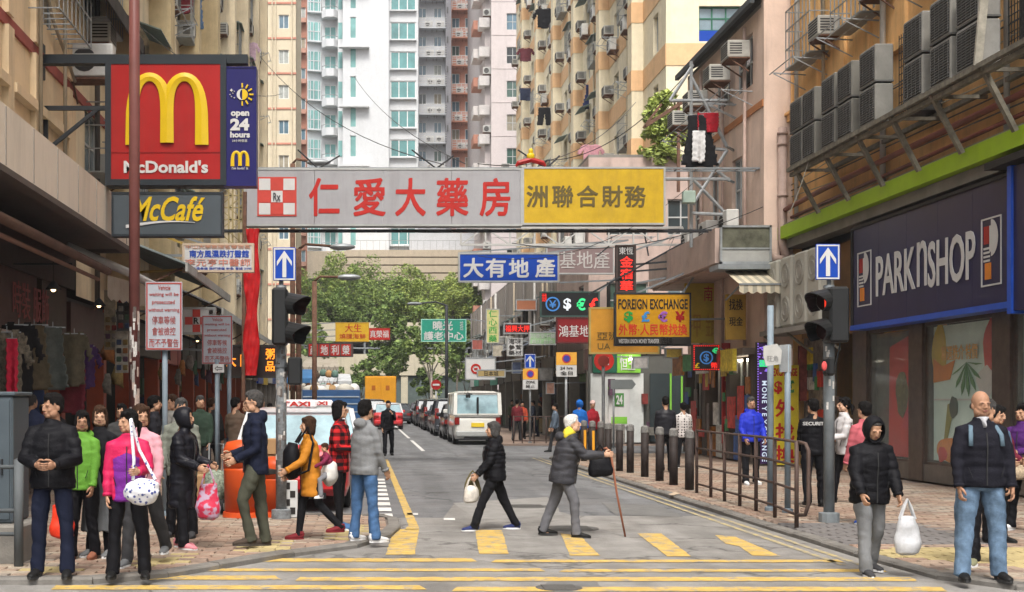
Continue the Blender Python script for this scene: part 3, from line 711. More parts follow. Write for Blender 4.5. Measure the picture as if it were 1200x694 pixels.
b = MB(); z = 6.55; b.bar((-5.45, Ym+.2, z), (-4.4, Ym+.2, z), .07); b.bar((-5.45, Ym+.2, z-.75), (-4.55, Ym+.2, z-.02), .06); b.bar((-5.42, Ym+.2, z-.85), (-5.42, Ym+.2, z+.02), .07); b.build('brace', dsteel, tm)
def night(t, x0, x1, z0, z1, pl, Y):
    w_ = x1-x0; h = z1-z0; cx = x0+w_*.57; cz = z0+h*.765; r = w_*.17
    n = 16
    b = MB(); b.prism([(cx+r*math.sin(math.pi*i/n), cz+r*math.cos(math.pi*i/n)) for i in range(n+1)], Y-.012, Y+.012)
    for i in range(7):
        a = math.pi*i/6; dx, dz = math.sin(a), math.cos(a)
        b.bar((cx+dx*r*1.25, Y-.004, cz+dz*r*1.25), (cx+dx*r*2.0, Y-.004, cz+dz*r*2.0), .025)
    b.build('sun_emblem', YEL, t)
    b = MB(); b.prism([(cx-r*math.sin(math.pi*i/n), cz+r*math.cos(math.pi*i/n)) for i in range(n+1)]+[(cx-r*.45*math.sin(math.pi*i/n), cz-r*.9*math.cos(math.pi*i/n)) for i in range(n+1)], Y-.012, Y+.012)
    for (u, v, s) in ((-.3, .13, .03), (-.34, .0, .014), (-.3, -.06, .014), (-.22, -.10, .014), (-.22, .1, .012), (-.26, .04, .012)):
        c0, c1 = cx+u*w_*1.1, cz+v*w_; q = []
        for i in range(8): rr = s if i % 2 == 0 else s*.45; q.append((c0+rr*math.sin(math.pi*i/4), c1+rr*math.cos(math.pi*i/4)))
        b.prism(q, Y-.01, Y+.012)
    b.build('moon_and_stars', WHT, t)
    b = MB(); arches(b, x0+w_*.27, x0+w_*.73, z0+h*.165, z0+h*.285, Y+.01, r=.021, d=.02); b.build('arches_emblem', YEL, t)
sign('opening_hours_sign', 'dark blue upright panel with sun and moon beside the red arches sign', 262, 78, 300.5, 218, Ym+.02, NAVY, NAVY,
     [('open', .22, .78, .375, .43, WHT, .04), ('24', .2, .78, .435, .535, WHT, .05), ('hours', .2, .8, .545, .595, WHT, .04), ('24小時營業', .26, .72, .61, .632, WHT, .01), ("i'm lovin' it", .25, .75, .84, .862, WHT, .01)], th=.3, fw=.02, extra=night)
def swoosh(t, x0, x1, z0, z1, pl, Y):
    b = MB(); n = 14; top_ = []; bot = []
    for i in range(n+1):
        u = i/n; x = x0+(x1-x0)*(.13+.62*u); z = z0+(z1-z0)*(.22+.10*math.sin(u*2.4)+.02*u); k = .05*(1-u)+.006; top_.append((x, z+k*.5)); bot.append((x, z-k*.5))
    b.prism(top_+bot[::-1], Y-.004, Y+.012); b.build('swoosh', WHT, t)
sign('cafe_sign', 'grey rectangular cafe sign with yellow script under the red arches sign', 130.5, 225, 261, 277, Ym+.02, GRY, DK,
     [('McCafé', .17, .84, .10, .66, YEL, .02, .35)], th=.25, fw=.035, extra=swoosh)

# ---- the long overhead sign across the street
Yb = 31.
def rx(t, x0, x1, z0, z1, pl, Y):
    a0 = P(303, 209, Y); s = (P(346, 252, Y).x-a0.x)/3
    b = MB(); c = MB()
    for i in range(3):
        for j in range(3):
            (b if (i+j) % 2 == 1 else c).box(a0.x+i*s+.01, a0.x+(i+1)*s-.01, Y-.012, Y+.012, a0.z-(j+1)*s+.01, a0.z-j*s-.01)
    b.build('red_squares', mat('cross_red', (.5, .06, .045)), t); c.build('white_squares', WHT, t)
    q = MB(); q.box(a0.x-.03, a0.x+3*s+.03, Y-.004, Y+.012, a0.z-3*s-.03, a0.z+.03); q.build('emblem_border', mat('cross_red', (.6, .1, .08)), t)
    q = MB(); text(q, 'Rx', a0.x+s*1.2, a0.x+s*1.8, a0.z-s*1.85, a0.z-s*1.2, lambda u, z, d: Vector((u, Y-.02-d, z)), .01); q.build('lettering', mat('ink', (.06, .06, .07)), t)
LRD = mat('letter_red', (.42, .022, .016), rough=.4)
OC = mat('letter_brown', (.12, .09, .03), rough=.5)
alu = mat('sign_alu', (.40, .41, .40), rough=.5, metal=.4, stain=.4)
x_ = lambda a: (a-286)/(612.-286)
tb = sign('overhead_sign', 'long light grey sign with red characters spanning the street overhead', 286, 197, 612, 265, Yb, LGT, alu,
     [(c, x_(p)-.0, x_(p+w_), .17, .83, LRD, .03) for c, p, w_ in (('仁', 362, 36), ('愛', 414, 38), ('大', 463, 36), ('藥', 511, 38), ('房', 562, 36))],
     th=.35, fw=.045, extra=rx, seams=3)
b = MB(); z0_, z1_ = P(0, 265, Yb).z, P(0, 197, Yb).z
truss(b, (-5.4, Yb+.3, z1_+.05), (9.6, Yb+.3, z1_+.05), (0, .35, 0), 30, .02); b.build('top_truss', steel, tb)
b = MB(); truss(b, (-5.4, Yb+.3, z0_-.06), (9.6, Yb+.3, z0_-.06), (0, .3, 0), 24, .02); b.build('lower_truss', dsteel, tb)
for i in range(3):
    b = MB(); x = (-1.2, 1.7, 4.4)[i]; b.bar((x, Yb+.4, z1_+.06), (x-.55, Yb+1.6, z1_+.75), .03); b.bar((x, Yb+.4, z1_+.06), (x+.5, Yb+1.6, z1_+.6), .03); b.build('stay', dsteel, tb)
y_ = lambda a: (a-612.)/(780-612.)
DY = mat('sign_ochre', (.52, .34, .018), rough=.45, var=.12, stain=.25, streak=.25)
sign('overhead_sign', 'yellow overhead sign with five dark characters joined to the grey sign', 612, 195.5, 780, 263.5, Yb, DY, alu,
     [(c, y_(p), y_(p+25), .32, .70, OC, .03) for c, p in (('洲', 617), ('聯', 647), ('合', 676), ('財', 705), ('務', 732))], th=.35, fw=.045)
# red ornament standing on it
t = thing('roof_ornament', 'small red and gold ornament standing on top of the yellow overhead sign', 'ornament', P(622, 195, Yb+.1))
b = MB(); p = P(622, 195, Yb+.1); b.tube([p+Vector((-.36, 0, 0)), p+Vector((-.3, 0, .08)), p+Vector((0, 0, .16)), p+Vector((.3, 0, .08)), p+Vector((.36, 0, 0))], [.03, .06, .07, .06, .03], 8); b.build('base', RED, t)
b = MB(); b.ell(p+Vector((0, 0, .24)), (.1, .08, .1)); b.ell(p+Vector((0, 0, .36)), (.06, .05, .08)); b.build('figure', YEL, t)

# ---- the other hanging signs, near to far
wl = lambda x, y, z: (x, y, z)
sign('overhead_sign', 'blue sign with four white characters hanging over the street', 537, 296, 655.5, 331, 42, BLU, alu,
     [(c, a, a+.2, .18, .84, WHT, .035) for c, a in (('大', .05), ('有', .27), ('地', .50), ('產', .76))], fw=.06,
     brackets=[((8.6, 42.1, 6.9), (.9, 1), .06), ((8.6, 42.1, 6.9), (0.02, 1.0), .05), ((8.6, 42.1, 5.6), (1, 0), .05)])
sign('overhead_sign', 'dull brown-grey sign with pale characters behind the blue one', 640, 289, 720, 321.5, 45, mat('mauve', (.21, .15, .145), stain=.2), alu,
     [('基地產', .20, .93, .16, .80, mat('pale', (.42, .40, .38)), .01)], brackets=[((8.8, 45.1, 7.2), (.1, 1)), ((8.8, 45.1, 6.0), (1, .3))])
sign('vertical_sign', 'narrow black upright sign with glowing red characters', 722, 287, 745.5, 343, 36, mat('blk_sign', (.03, .022, .02)), mat('brn', (.07, .05, .045)),
     [('東恆', .15, .85, .05, .2, WHT, .01), ('金', .2, .85, .24, .47, LR, .03), ('宿', .2, .85, .50, .72, LR, .03), ('華', .2, .85, .75, .97, LR, .03)], brackets=[((8.5, 36.1, 6.2), (1, .9)), ((8.5, 36.1, 5.1), (1, .2))])
def ringY(cx, cz, r, w_, m, name='ring'):
    def f(t, Y):
        b = MB(); n = 20; b.add([(cx+rr*math.cos(6.283*i/n), Y+y, cz+rr*math.sin(6.283*i/n)) for rr, y in ((r, .0), (r, -.02), (r-w_, -.02), (r-w_, 0)) for i in range(n)],
                                [(k*n+i, k*n+(i+1) % n, (k+1)*n+(i+1) % n, (k+1)*n+i) for k in range(3) for i in range(n)]); b.build(name, m, t)
    return f
def disc(t, cx, cz, r, Y, m, name='disc', y=-.012):
    b = MB(); n = 24; b.prism([(cx+r*math.cos(6.283*i/n), cz+r*math.sin(6.283*i/n)) for i in range(n)], Y+y, Y+.012); return b.build(name, m, t)
def ex1(t, x0, x1, z0, z1, pl, Y):
    ringY(x0+(x1-x0)*.21, (z0+z1)/2, .25, .05, LB)(t, Y+.01)
sign('led_sign', 'black electric sign with glowing dollar, euro and pound symbols', 633, 341.5, 703, 371.5, 44, blackp, mat('grn_fr', (.05, .09, .08)),
     [('$', .39, .52, .27, .75, LW, .03), ('€', .61, .76, .27, .75, LG, .03), ('£', .82, .97, .25, .78, LR, .03), ('¥', .15, .27, .35, .65, LB, .01), ('找換', .03, .11, .08, .4, LR, .0)], extra=ex1, fw=.05, brackets=[((8.6, 44.1, 5.9), (1, 1)), ((8.6, 44.1, 4.5), (.9, 0))])
sign('overhead_sign', 'dark red sign with three white characters under the electric currency sign', 652, 372, 692, 402.5, 41, mat('dred', (.20, .012, .015)), mat('dred2', (.1, .02, .02)), [('鴻基地', .07, .97, .3, .75, WHT, .01)], brackets=[((8.5, 41.1, 4.5), (1, .9))])
sign('overhead_sign', 'plain orange board behind the foreign exchange board', 690.5, 360, 773, 415, 37, mat('orng', (.52, .25, .03), stain=.1), mat('orng2', (.4, .3, .1)),
     [('亞洲', .11, .42, .53, .70, OC, .0), ('UA', .12, .30, .77, .90, OC, .0)], brackets=[((9, 37.1, 4.6), (1, .8)), ((9, 37.1, 3.4), (1, .1))])
FX = mat('fx_orange', (.58, .29, .012), rough=.4); BK = mat('letter_black', (.025, .022, .02))
sign('exchange_sign', 'orange board reading foreign exchange with four coloured currency symbols', 720.5, 343, 810, 405.5, 34, FX, dsteel,
     [('FOREIGN EXCHANGE', .045, .955, .12, .31, BK, .02), ('$', .12, .24, .35, .56, mat('cg', (.02, .32, .06)), .04), ('£', .35, .46, .35, .55, mat('cb', (.05, .25, .55)), .04), ('€', .57, .69, .35, .55, mat('cp', (.35, .12, .5)), .04), ('¥', .79, .92, .35, .55, RED, .04),
      ('外幣·人民幣找換', .05, .95, .585, .80, mat('cr', (.6, .05, .02)), .03), ('WESTERN UNION MONEY TRANSFER', .05, .58, .87, .95, WHT, .01), ('西聯', .62, .76, .85, .97, WHT, .01)], fw=.045, extra=lambda t, x0, x1, z0, z1, pl, Y: MB().box(x0+.03, x1-.03, Y-.0, Y+.02, z0+.02, z0+(z1-z0)*.17).build('black_strip', BK, t),
     brackets=[((8.9, 34.1, 5.2), (.3, 1)), ((8.9, 34.1, 5.2), (.9, 1)), ((9.6, 34.1, 3.8), (1, .5))])
def ledb(t, x0, x1, z0, z1, pl, Y):
    b = MB(); n = 13
    for i in range(n+1):
        for (u, v) in ((x0+.03+(x1-x0-.06)*i/n, z0+.03), (x0+.03+(x1-x0-.06)*i/n, z1-.03), (x0+.03, z0+.03+(z1-z0-.06)*i/n), (x1-.03, z0+.03+(z1-z0-.06)*i/n)): b.box(u-.012, u+.012, Y-.012, Y, v-.012, v+.012)
    b.build('led_border', LR, t); ringY((x0+x1)/2, (z0+z1)/2, .17, .03, LB)(t, Y+.01)
sign('led_sign', 'small square black electric sign with a red dotted border', 812, 404, 843.5, 434.5, 33, blackp, blackp,
     [('$', .4, .6, .35, .67, LB, .02), ('€', .72, .95, .12, .34, LG, .02), ('£', .08, .25, .70, .9, YEL, .02), ('幣', .68, .94, .68, .92, LR, .03)], fw=.02, extra=ledb, brackets=[((9.6, 33.1, 2.6), (1, .9))])
sign('led_sign', 'narrow dark sign with glowing red characters over the shops at the right', 590, 378.5, 622.5, 391.5, 48, mat('dr3', (.08, .01, .01)), galv, [('福興大押', .07, .93, .22, .8, LR, .01)], brackets=[((8, 48.1, 4.9), (1, .8))])
sign('shop_sign', 'pale green sign with small characters beside the dark red one', 620, 389, 652, 404.5, 47, mat('pg', (.30, .50, .26)), alu, [('同德堂中醫', .05, .95, .15, .5, WHT, .0), ('跌打 針灸', .1, .9, .58, .88, WHT, 0)], brackets=[((8, 47.1, 4.2), (1, .6))])
sign('vertical_sign', 'small white hanging sign with rows of dark characters', 594, 396, 613, 417.5, 47.5, WHT, alu, [('海味', .1, .9, .06, .34, BK, 0), ('參茸', .1, .9, .38, .64, BK, 0), ('藥材', .1, .9, .68, .94, BK, 0)], brackets=[((8, 47.6, 3.9), (1, .8))])
sign('shop_sign', 'brown and orange box sign on the old building', 604.5, 351, 629, 364, 60, mat('bro', (.32, .12, .06)), galv, brackets=[((8, 60.1, 6.6), (1, .8))])
sign('vertical_sign', 'pale yellow upright sign with green characters on the far shops', 569.5, 362, 585.5, 402.5, 66, mat('py', (.55, .52, .22)), alu, [('仁', .2, .8, .04, .24, mat('cg', (0, .3, 0))), ('心', .2, .8, .28, .48, mat('cg', (0, .3, 0))), ('西', .2, .8, .52, .72, mat('cg', (0, .3, 0))), ('藥', .2, .8, .76, .96, mat('cg', (0, .3, 0)))], brackets=[((8, 66.1, 6), (1, .8))])
sign('shop_sign', 'white board with a red ring emblem hanging over the parked vans', 545, 419, 581, 445.5, 56, WHT, galv, extra=lambda t, x0, x1, z0, z1, pl, Y: (ringY((x0+x1)/2-.2, (z0+z1)/2, .22, .08, LRD)(t, Y+.01), MB().box((x0+x1)/2-.28, (x0+x1)/2-.12, Y-.01, Y+.012, (z0+z1)/2-.04, (z0+z1)/2+.04).build('bar', LRD, t)), brackets=[((8, 56.1, 3.6), (1, .8))])
sign('shop_sign', 'dull gold narrow sign below the white ring sign', 559, 433, 592.5, 442.5, 52, mat('gold', (.32, .24, .10)), galv, [('日本城', .25, .75, .2, .8, BK, .01)], brackets=[((8, 52.1, 2.9), (1, .8))])
GRN = mat('sign_green', (.02, .26, .18), rough=.4)
sign('overhead_sign', 'green sign with white characters over the far end of the street', 493.5, 374, 546.5, 400.5, 78, GRN, mat('grn2', (.3, .6, .5)),
     [('曉光', .26, .70, .08, .50, WHT, .03), ('護老中心', .06, .94, .55, .93, WHT, .03), ('安老院', .86, .93, .08, .5, WHT, 0)], brackets=[((7.9, 78.1, 6.4), (1, 1)), ((7.9, 78.1, 5.2), (1, .1))])
sign('overhead_sign', 'yellow sign with red characters in front of the far trees', 393, 378, 432.5, 400.5, 74, mat('ylw', (.6, .36, .02)), mat('ylw2', (.5, .3, .03)),
     [('大生', .28, .78, .08, .50, LRD, .02), ('燒臘海鮮', .12, .9, .58, .86, LRD, .0)], brackets=[((-5.5, 74.1, 5.9), (0, 1)), ((-5.5, 74.1, 5.2), (0, .3))])
sign('overhead_sign', 'small red sign with white characters right of the yellow one', 432, 384.5, 457, 398.5, 82, LRD, RED, [('真榮福', .06, .94, .2, .8, WHT, .02)], brackets=[((-5.5, 82.1, 6.1), (0, .9))])
def four(t, x0, x1, z0, z1, pl, Y):
    for i, c in enumerate('產地利榮'):
        a = x0+.06+(x1-x0-.12)*i/4; b_ = a+(x1-x0-.12)/4-.08; MB().box(a, b_, Y-.01, Y+.013, z0+.07, z1-.07).build('tile', LRD, t)
        q = MB(); text(q, c, a+.06, b_-.06, z0+.12, z1-.12, lambda u, z, d: Vector((u, Y-.014-d, z)), .03); q.build('lettering', WHT, t)
sign('overhead_sign', 'brown sign with four red tiles bearing white characters', 360.5, 402, 414, 418.5, 68, mat('dkbr', (.10, .06, .05)), mat('dkbr2', (.07, .05, .05)), extra=four, brackets=[((-5.5, 68.1, 4.9), (0, .8))])
for i, (a, b_, c, d, Y, cc, lab) in enumerate(((632, 431, 648, 446, 50, (.5, .5, .48), 'small pale board left of the larger no-parking plate'), (676, 433, 690, 449, 52, (.28, .42, .22), 'pale green board between the no-parking plate and the bank'), (577, 404, 590, 418, 62, (.42, .38, .3), 'dirty cream box sign above the parked cars'), (553, 398, 566, 410, 72, (.35, .10, .08), 'tiny dull red box sign above the last parked cars'), (600, 424, 611, 438, 58, (.14, .18, .30), 'small dusty blue board above the small parking sign'), (655, 352, 668, 366, 56, (.30, .20, .12), 'brown box board partly behind the electric currency sign'), (742, 418, 760, 432, 42, (.42, .40, .38), 'grey-white blank board right of the bank sign'), (640, 448, 650, 462, 48, (.40, .22, .16), 'small reddish poster board at head height beyond the railing'), (760, 400, 775, 416, 38, (.10, .16, .12), 'dark green board under the plain orange board'), (780, 408, 800, 420, 37, (.48, .36, .08), 'mustard strip board left of the dotted electric sign'))):
    sign('shop_sign', lab, a, b_, c, d, Y, mat('bd%d' % i, cc, var=.35, scale=5, stain=.3), galv, brackets=[((8.2, Y+.1, P(0, b_, Y).z), (1, .9), .04)], fw=.03)
# ---- left side signs
CLN = mat('clinic', (.62, .56, .48), stain=.2)
sign('clinic_sign', 'white clinic sign with blue and red rows of characters under the cafe sign', 213.5, 285, 297.5, 319, 27, WHT, mat('cf', (.5, .4, .3)),
     [('南方風濕跌打醫館', .1, .93, .24, .50, mat('cbl', (.03, .08, .42)), .04), ('中山大學教授名譽院長', .05, .95, .06, .19, mat('cor', (.6, .3, .2)), .0), ('李元亨中醫師', .04, .95, .54, .79, mat('cpi', (.6, .22, .16)), .01), ('風濕骨痛 跌打損傷 針灸 電話 2395', .14, .97, .83, .93, mat('cbl', (.03, .08, .42)), .0)], brackets=[((-5.5, 27.1, 5.6), (0, 1), .05, mat('yellow_steel', (.35, .24, .06))), ((-5.5, 27.1, 4.3), (0, .1), .05, mat('yellow_steel', (.35, .24, .06)))])
def rx2(t, x0, x1, z0, z1, pl, Y):
    s = (z1-z0-.1)/3; b = MB()
    for i in range(3):
        for j in range(3):
            if (i+j) % 2 == 1: b.box(x0+.08+i*s, x0+.08+(i+1)*s, Y-.004, Y+.013, z0+.05+j*s, z0+.05+(j+1)*s)
    b.build('red_squares', mat('cross_red', (.5, .06, .045)), t); q = MB(); text(q, 'R', x0+.08+s*1.15, x0+.08+s*1.85, z0+.05+s*1.1, z0+.05+s*1.9, pl, .03); q.build('lettering', BK, t)
sign('pharmacy_sign', 'white pharmacy sign with a red chequered cross behind the two notices', 212.5, 360, 252.5, 392, 28, WHT, alu, [('藥', .8, .93, .1, .28, BK)], extra=rx2, brackets=[((-5.5, 28.1, 3.6), (0, .8))])
sign('led_sign', 'dark sign with glowing orange characters behind the signal post', 263, 404, 325, 443, 30, mat('ledbk', (.02, .012, .01)), BK, [('大', .03, .22, .3, .66, LO, .03), ('同', .3, .44, .3, .66, LO, .02), ('粥', .78, .95, .12, .44, LO, .03), ('品', .78, .95, .5, .8, LO, .03)], brackets=[((-5.5, 30.1, 2.9), (0, .8))])

# ---- poles with traffic plates
def pole_obj(name, label, cat, x, y, h, r, m, z=PZ, group=None):
    t = thing(name, label, cat, (x, y, z), group=group); b = MB(); b.smooth = True
    b.tube([(x, y, z), (x, y, z+h)], r, 12); b.build('pole', m, t)
    b = MB(); b.tube([(x, y, z), (x, y, z+.05), (x, y, z+.06)], [r*1.8, r*1.8, r*1.1], 12); b.build('base_collar', m, t)
    return t
def plate(t, x, y, z0, z1, w_, m, texts, border=None, th=.012):
    MB().bbox(x-w_/2, x+w_/2, y-.07, y-.07+th, z0, z1, .01).build('plate', m, t)
    if border: 
        b = MB(); q = .02
        for (a, b_, c, d) in ((x-w_/2+.01, x+w_/2-.01, z0+.01, z0+.01+q), (x-w_/2+.01, x+w_/2-.01, z1-.01-q, z1-.01), (x-w_/2+.01, x-w_/2+.01+q, z0+.03, z1-.03), (x+w_/2-.01-q, x+w_/2-.01, z0+.03, z1-.03)): b.box(a, b_, y-.074, y-.069, c, d)
        b.build('border', border, t)
    for s, a, b_, c, d, mm, *bo in texts:
        q = MB(); text(q, s, x-w_/2+w_*a, x-w_/2+w_*b_, z1-(z1-z0)*d, z1-(z1-z0)*c, lambda u, z, dd: Vector((u, y-.07-dd*.5, z)), bo[0] if bo else .01); q.build('lettering', mm, t)
NT = mat('notice_white', (.36, .38, .42), rough=.5, var=.05, stain=.15); NR = mat('notice_red', (.32, .06, .05), rough=.5)
bluepole = mat('pole_bluegrey', (.20, .25, .29), rough=.5, var=.2, stain=.3)
for i, (px, y, z0, z1, lab) in enumerate(((193, 17.3, 411, 331, 'grey parking notice on a post, nearer and larger of the two'), (255, 23.4, 427, 370, 'grey parking notice on a post, farther and smaller of the two'))):
    x = (px-VX)*y/F; a = P(0, z0, y).z; c = P(0, z1, y).z
    t = pole_obj('notice_post', lab, 'road sign', x, y+.02, c-.12-PZ, .038, bluepole)
    plate(t, x, y, a, c, (43 if i == 0 else 36)*y/F, NT, [('Vehicle', .34, .68, .05, .12, NR), ('waiting will be', .1, .9, .155, .22, NR), ('prosecuted', .18, .8, .265, .34, NR), ('without warning', .08, .92, .38, .45, NR), ('停車等候', .18, .82, .50, .62, NR), ('會被檢控', .18, .82, .66, .78, NR), ('而不予警告', .1, .9, .83, .95, NR)], border=NR)
x, y = (268-VX)*23/F, 23.
t = pole_obj('sign_post', 'thin grey post with a small white arrow plate beside the farther notice', 'post', (254-VX)*23/F-.0, 23.0, 2.3, .035, bluepole)
plate(t, (256.5-VX)*23/F, 23., P(0, 437, 23).z, P(0, 427, 23).z, .2, WHT, [('⇦', .15, .85, .2, .8, BK)])
pole_obj('sign_post', 'bare thin grey post right of the farther notice', 'post', (268.5-VX)*23.6/F, 23.6, 2.9, .04, bluepole)
# tall brown post in front of the arches sign, with bills pasted on its foot
x, y = (157.5-VX)*18.4/F, 18.4
brp = mat('brown_paint', (.17, .062, .055), rough=.45, var=.15, stain=.1)
t = pole_obj('lamp_post', 'tall brown painted post crossing in front of the red arches sign', 'post', x, y, 11, .078, brp)
pap = [mat('bill%d' % i, c, var=.3, scale=30, rough=.8) for i, c in enumerate([(.55, .53, .5), (.3, .28, .26), (.12, .1, .09), (.45, .35, .3)])]
random.seed(3)
for i in range(34):
    z = 1.3+random.random()*1.5; a = random.uniform(-2.4, -.7); w2 = random.uniform(.25, .6); h2 = random.uniform(.08, .26); b = MB(); r = .082+random.random()*.004
    vs = [(x+r*math.cos(a+w2*k/3), y+r*math.sin(a+w2*k/3), z+hh) for hh in (0, h2) for k in range(4)]; b.add(vs, [(k, k+1, k+5, k+4) for k in range(3)]); b.build('pasted_bill', pap[i % 4], t)

def arrow_plate(t, cx, y, z0, z1, w_):
    MB().bbox(cx-w_/2, cx+w_/2, y, y+.015, z0, z1, .012).build('plate', BLU, t)
    b = MB(); q = .018
    for (a, b_, c, d) in ((cx-w_/2+.01, cx+w_/2-.01, z0+.01, z0+.01+q), (cx-w_/2+.01, cx+w_/2-.01, z1-.01-q, z1-.01), (cx-w_/2+.01, cx-w_/2+.01+q, z0+.03, z1-.03), (cx+w_/2-.01-q, cx+w_/2-.01, z0+.03, z1-.03)): b.box(a, b_, y-.004, y, c, d)
    b.build('border', WHT, t)
    h = z1-z0; u = w_*.5; b = MB()
    b.prism([(cx+a*u, z0+c*h) for a, c in ((0, .90), (.66, .58), (.66, .44), (.17, .69), (.17, .10), (-.17, .10), (-.17, .69), (-.66, .44), (-.66, .58))], y-.006, y+.001); b.build('arrow', WHT, t)
def signal(label, px, pfoot, heads, side, plate_px, headx, mp, top_px=330):
    """pedestrian signal: post, two hooded lamps facing across the street, blue arrow plate on top"""
    Y = (CH-PZ)*F/(pfoot-VY); X = (px-VX)*Y/F; s = Y/F
    zt = P(0, top_px, Y).z
    t = thing('traffic_signal', label, 'traffic light', (X, Y, PZ))
    b = MB(); b.smooth = True; b.tube([(X, Y, PZ), (X, Y, zt-.05)], 6.3*s, 14); b.build('post', mp, t)
    b = MB(); b.tube([(X, Y, PZ), (X, Y, PZ+.12), (X, Y, PZ+.13)], [.13, .13, .08], 12); b.build('base', mp, t)
    b = MB(); b.tube([(X, Y, zt-.06), (X, Y, zt+.08)], [.03, .03], 8); b.build('spigot', steel, t)
    (a0, b0, a1, b1) = plate_px; p0 = P(a0, b0, Y-.1); p1 = P(a1, b1, Y-.1); arrow_plate(t, (p0.x+p1.x)/2, Y-.1, p1.z, p0.z, p1.x-p0.x)
    # housing
    h0, h1, v0, v1 = headx; A = P(h0, v0, Y-.12); B_ = P(h1, v1, Y-.12)
    hb = MB(); hb.bbox(A.x, B_.x, Y-.3, Y+.02, B_.z, A.z, .03); hs_ = hb.build('housing', blackp, t)
    for k, zc in enumerate(heads):
        c = P(0, zc, Y-.14).z; xs = B_.x if side > 0 else A.x; r = .15; n = 16
        vs = []; L_ = .36
        for i in range(n+1):
            a = math.pi*(-.32+1.64*i/n); 
            for (e, rr) in ((0, r), (L_*(.55+.45*max(0, math.sin(a))), r*.97), (L_*(.55+.45*max(0, math.sin(a))), r*.9), (0, r*.92)):
                vs.append((xs+side*e, Y-.14+rr*math.cos(a), c+rr*math.sin(a)-.0-(e*.18)))
        fs = [(i*4+j, i*4+(j+1) % 4, (i+1)*4+(j+1) % 4, (i+1)*4+j) for i in range(n) for j in range(4)]
        rot = Matrix.Translation((xs, Y-.14, 0)) @ Matrix.Rotation(R(-38*side), 4, 'Z') @ Matrix.Translation((-xs, -Y+.14, 0))
        hb = MB(); hb.smooth = False; hb.add(vs, fs); hb.xf(rot); ho = hb.build('hood', blackp, t)
        b = MB(); nn = 18; b.add([(xs+side*.004, Y-.14+.135*math.cos(6.283*i/nn), c+.135*math.sin(6.283*i/nn)) for i in range(nn)], [tuple(range(nn))]); b.xf(rot); lo = b.build('lens', mat('lens_dark', (.03, .012, .012) if k == 0 else (.01, .03, .02), rough=.15), t)
        if k == 0:      # lit red figure
            b = MB(); q = xs+side*.01; q2 = xs+side*.02
            b.ell((q2, Y-.16, c+.085), (.012, .022, .022)); b.bbox(q, q2, Y-.19, Y-.13, c-.01, c+.06, .005); b.bbox(q, q2, Y-.187, Y-.166, c-.09, c-.01, .004); b.bbox(q, q2, Y-.154, Y-.133, c-.09, c-.01, .004)
            b.xf(rot); b.build('red_figure', lit('signal_red', (1, .05, .02), .6), t)
    return t, X, Y
sgp = mat('post_billed', (.20, .215, .225), rough=.6, var=.45, scale=14, bump=.4, stain=.5)
tl, XL, YL = signal('left pedestrian signal with red figure on a post covered in scraps', 329.5, 608, (356, 390), 1, (320, 290, 346.5, 329), (319.5, 337.5, 338, 405), sgp)
b = MB(); p = P(346, 428, YL-.1); b.bbox(p.x-.09, p.x+.09, YL-.25, YL+.0, p.z-.26, p.z+.1, .02); b.bar((XL, YL, p.z-.05), (p.x, YL-.1, p.z-.05), .05); b.build('side_box', blackp, tl)
for z in (2.05, 2.35, 2.6): b = MB(); b.tube([(XL, YL, z), (XL, YL, z+.04)], .085, 12); b.build('strap', steel, tl)
random.seed(5)
for i in range(46):
    z = .5+random.random()*1.75; a = random.uniform(-2.8, -.4); w2 = random.uniform(.2, .7); h2 = random.uniform(.03, .13); b = MB(); r = .074+random.random()*.003
    b.add([(XL+r*math.cos(a+w2*k/3), YL+r*math.sin(a+w2*k/3), z+hh) for hh in (0, h2) for k in range(4)], [(k, k+1, k+5, k+4) for k in range(3)]); b.build('pasted_scrap', pap[i % 3], tl)
tr, XR, YR = signal('right pedestrian signal with red figure on a grey post', 971.5, 612, (352, 386), -1, (956, 286, 984.5, 328), (967, 990, 337, 402), mat('post_grey', (.17, .19, .20), rough=.55, var=.25, stain=.4))
for i in range(14):
    z = 1.5+random.random()*.9; a = random.uniform(-2.6, -.5); w2 = random.uniform(.2, .5); h2 = random.uniform(.04, .13); b = MB(); r = .074+random.random()*.003
    b.add([(XR+r*math.cos(a+w2*k/3), YR+r*math.sin(a+w2*k/3), z+hh) for hh in (0, h2) for k in range(4)], [(k, k+1, k+5, k+4) for k in range(3)]); b.build('pasted_scrap', pap[0], tr)
b = MB(); p = P(965, 430, YR); b.bbox(p.x-.05, p.x+.06, YR-.28, YR-.08, p.z-.12, p.z+.12, .03); b.build('push_button_box', blackp, tr)
p = P(966, 429, YR-.3); b = MB(); b.ell(p, (.035, .02, .06)); b.build('red_tag', mat('tagred', (.6, .08, .08)), tr)
b = MB(); pts = [P(984, 345, YR+.02), P(992, 352, YR+.02), P(993, 375, YR+.02), P(985, 400, YR+.02), P(977, 440, YR+.02)]; b.tube(pts, .012, 5); b.build('cable', blackp, tr)
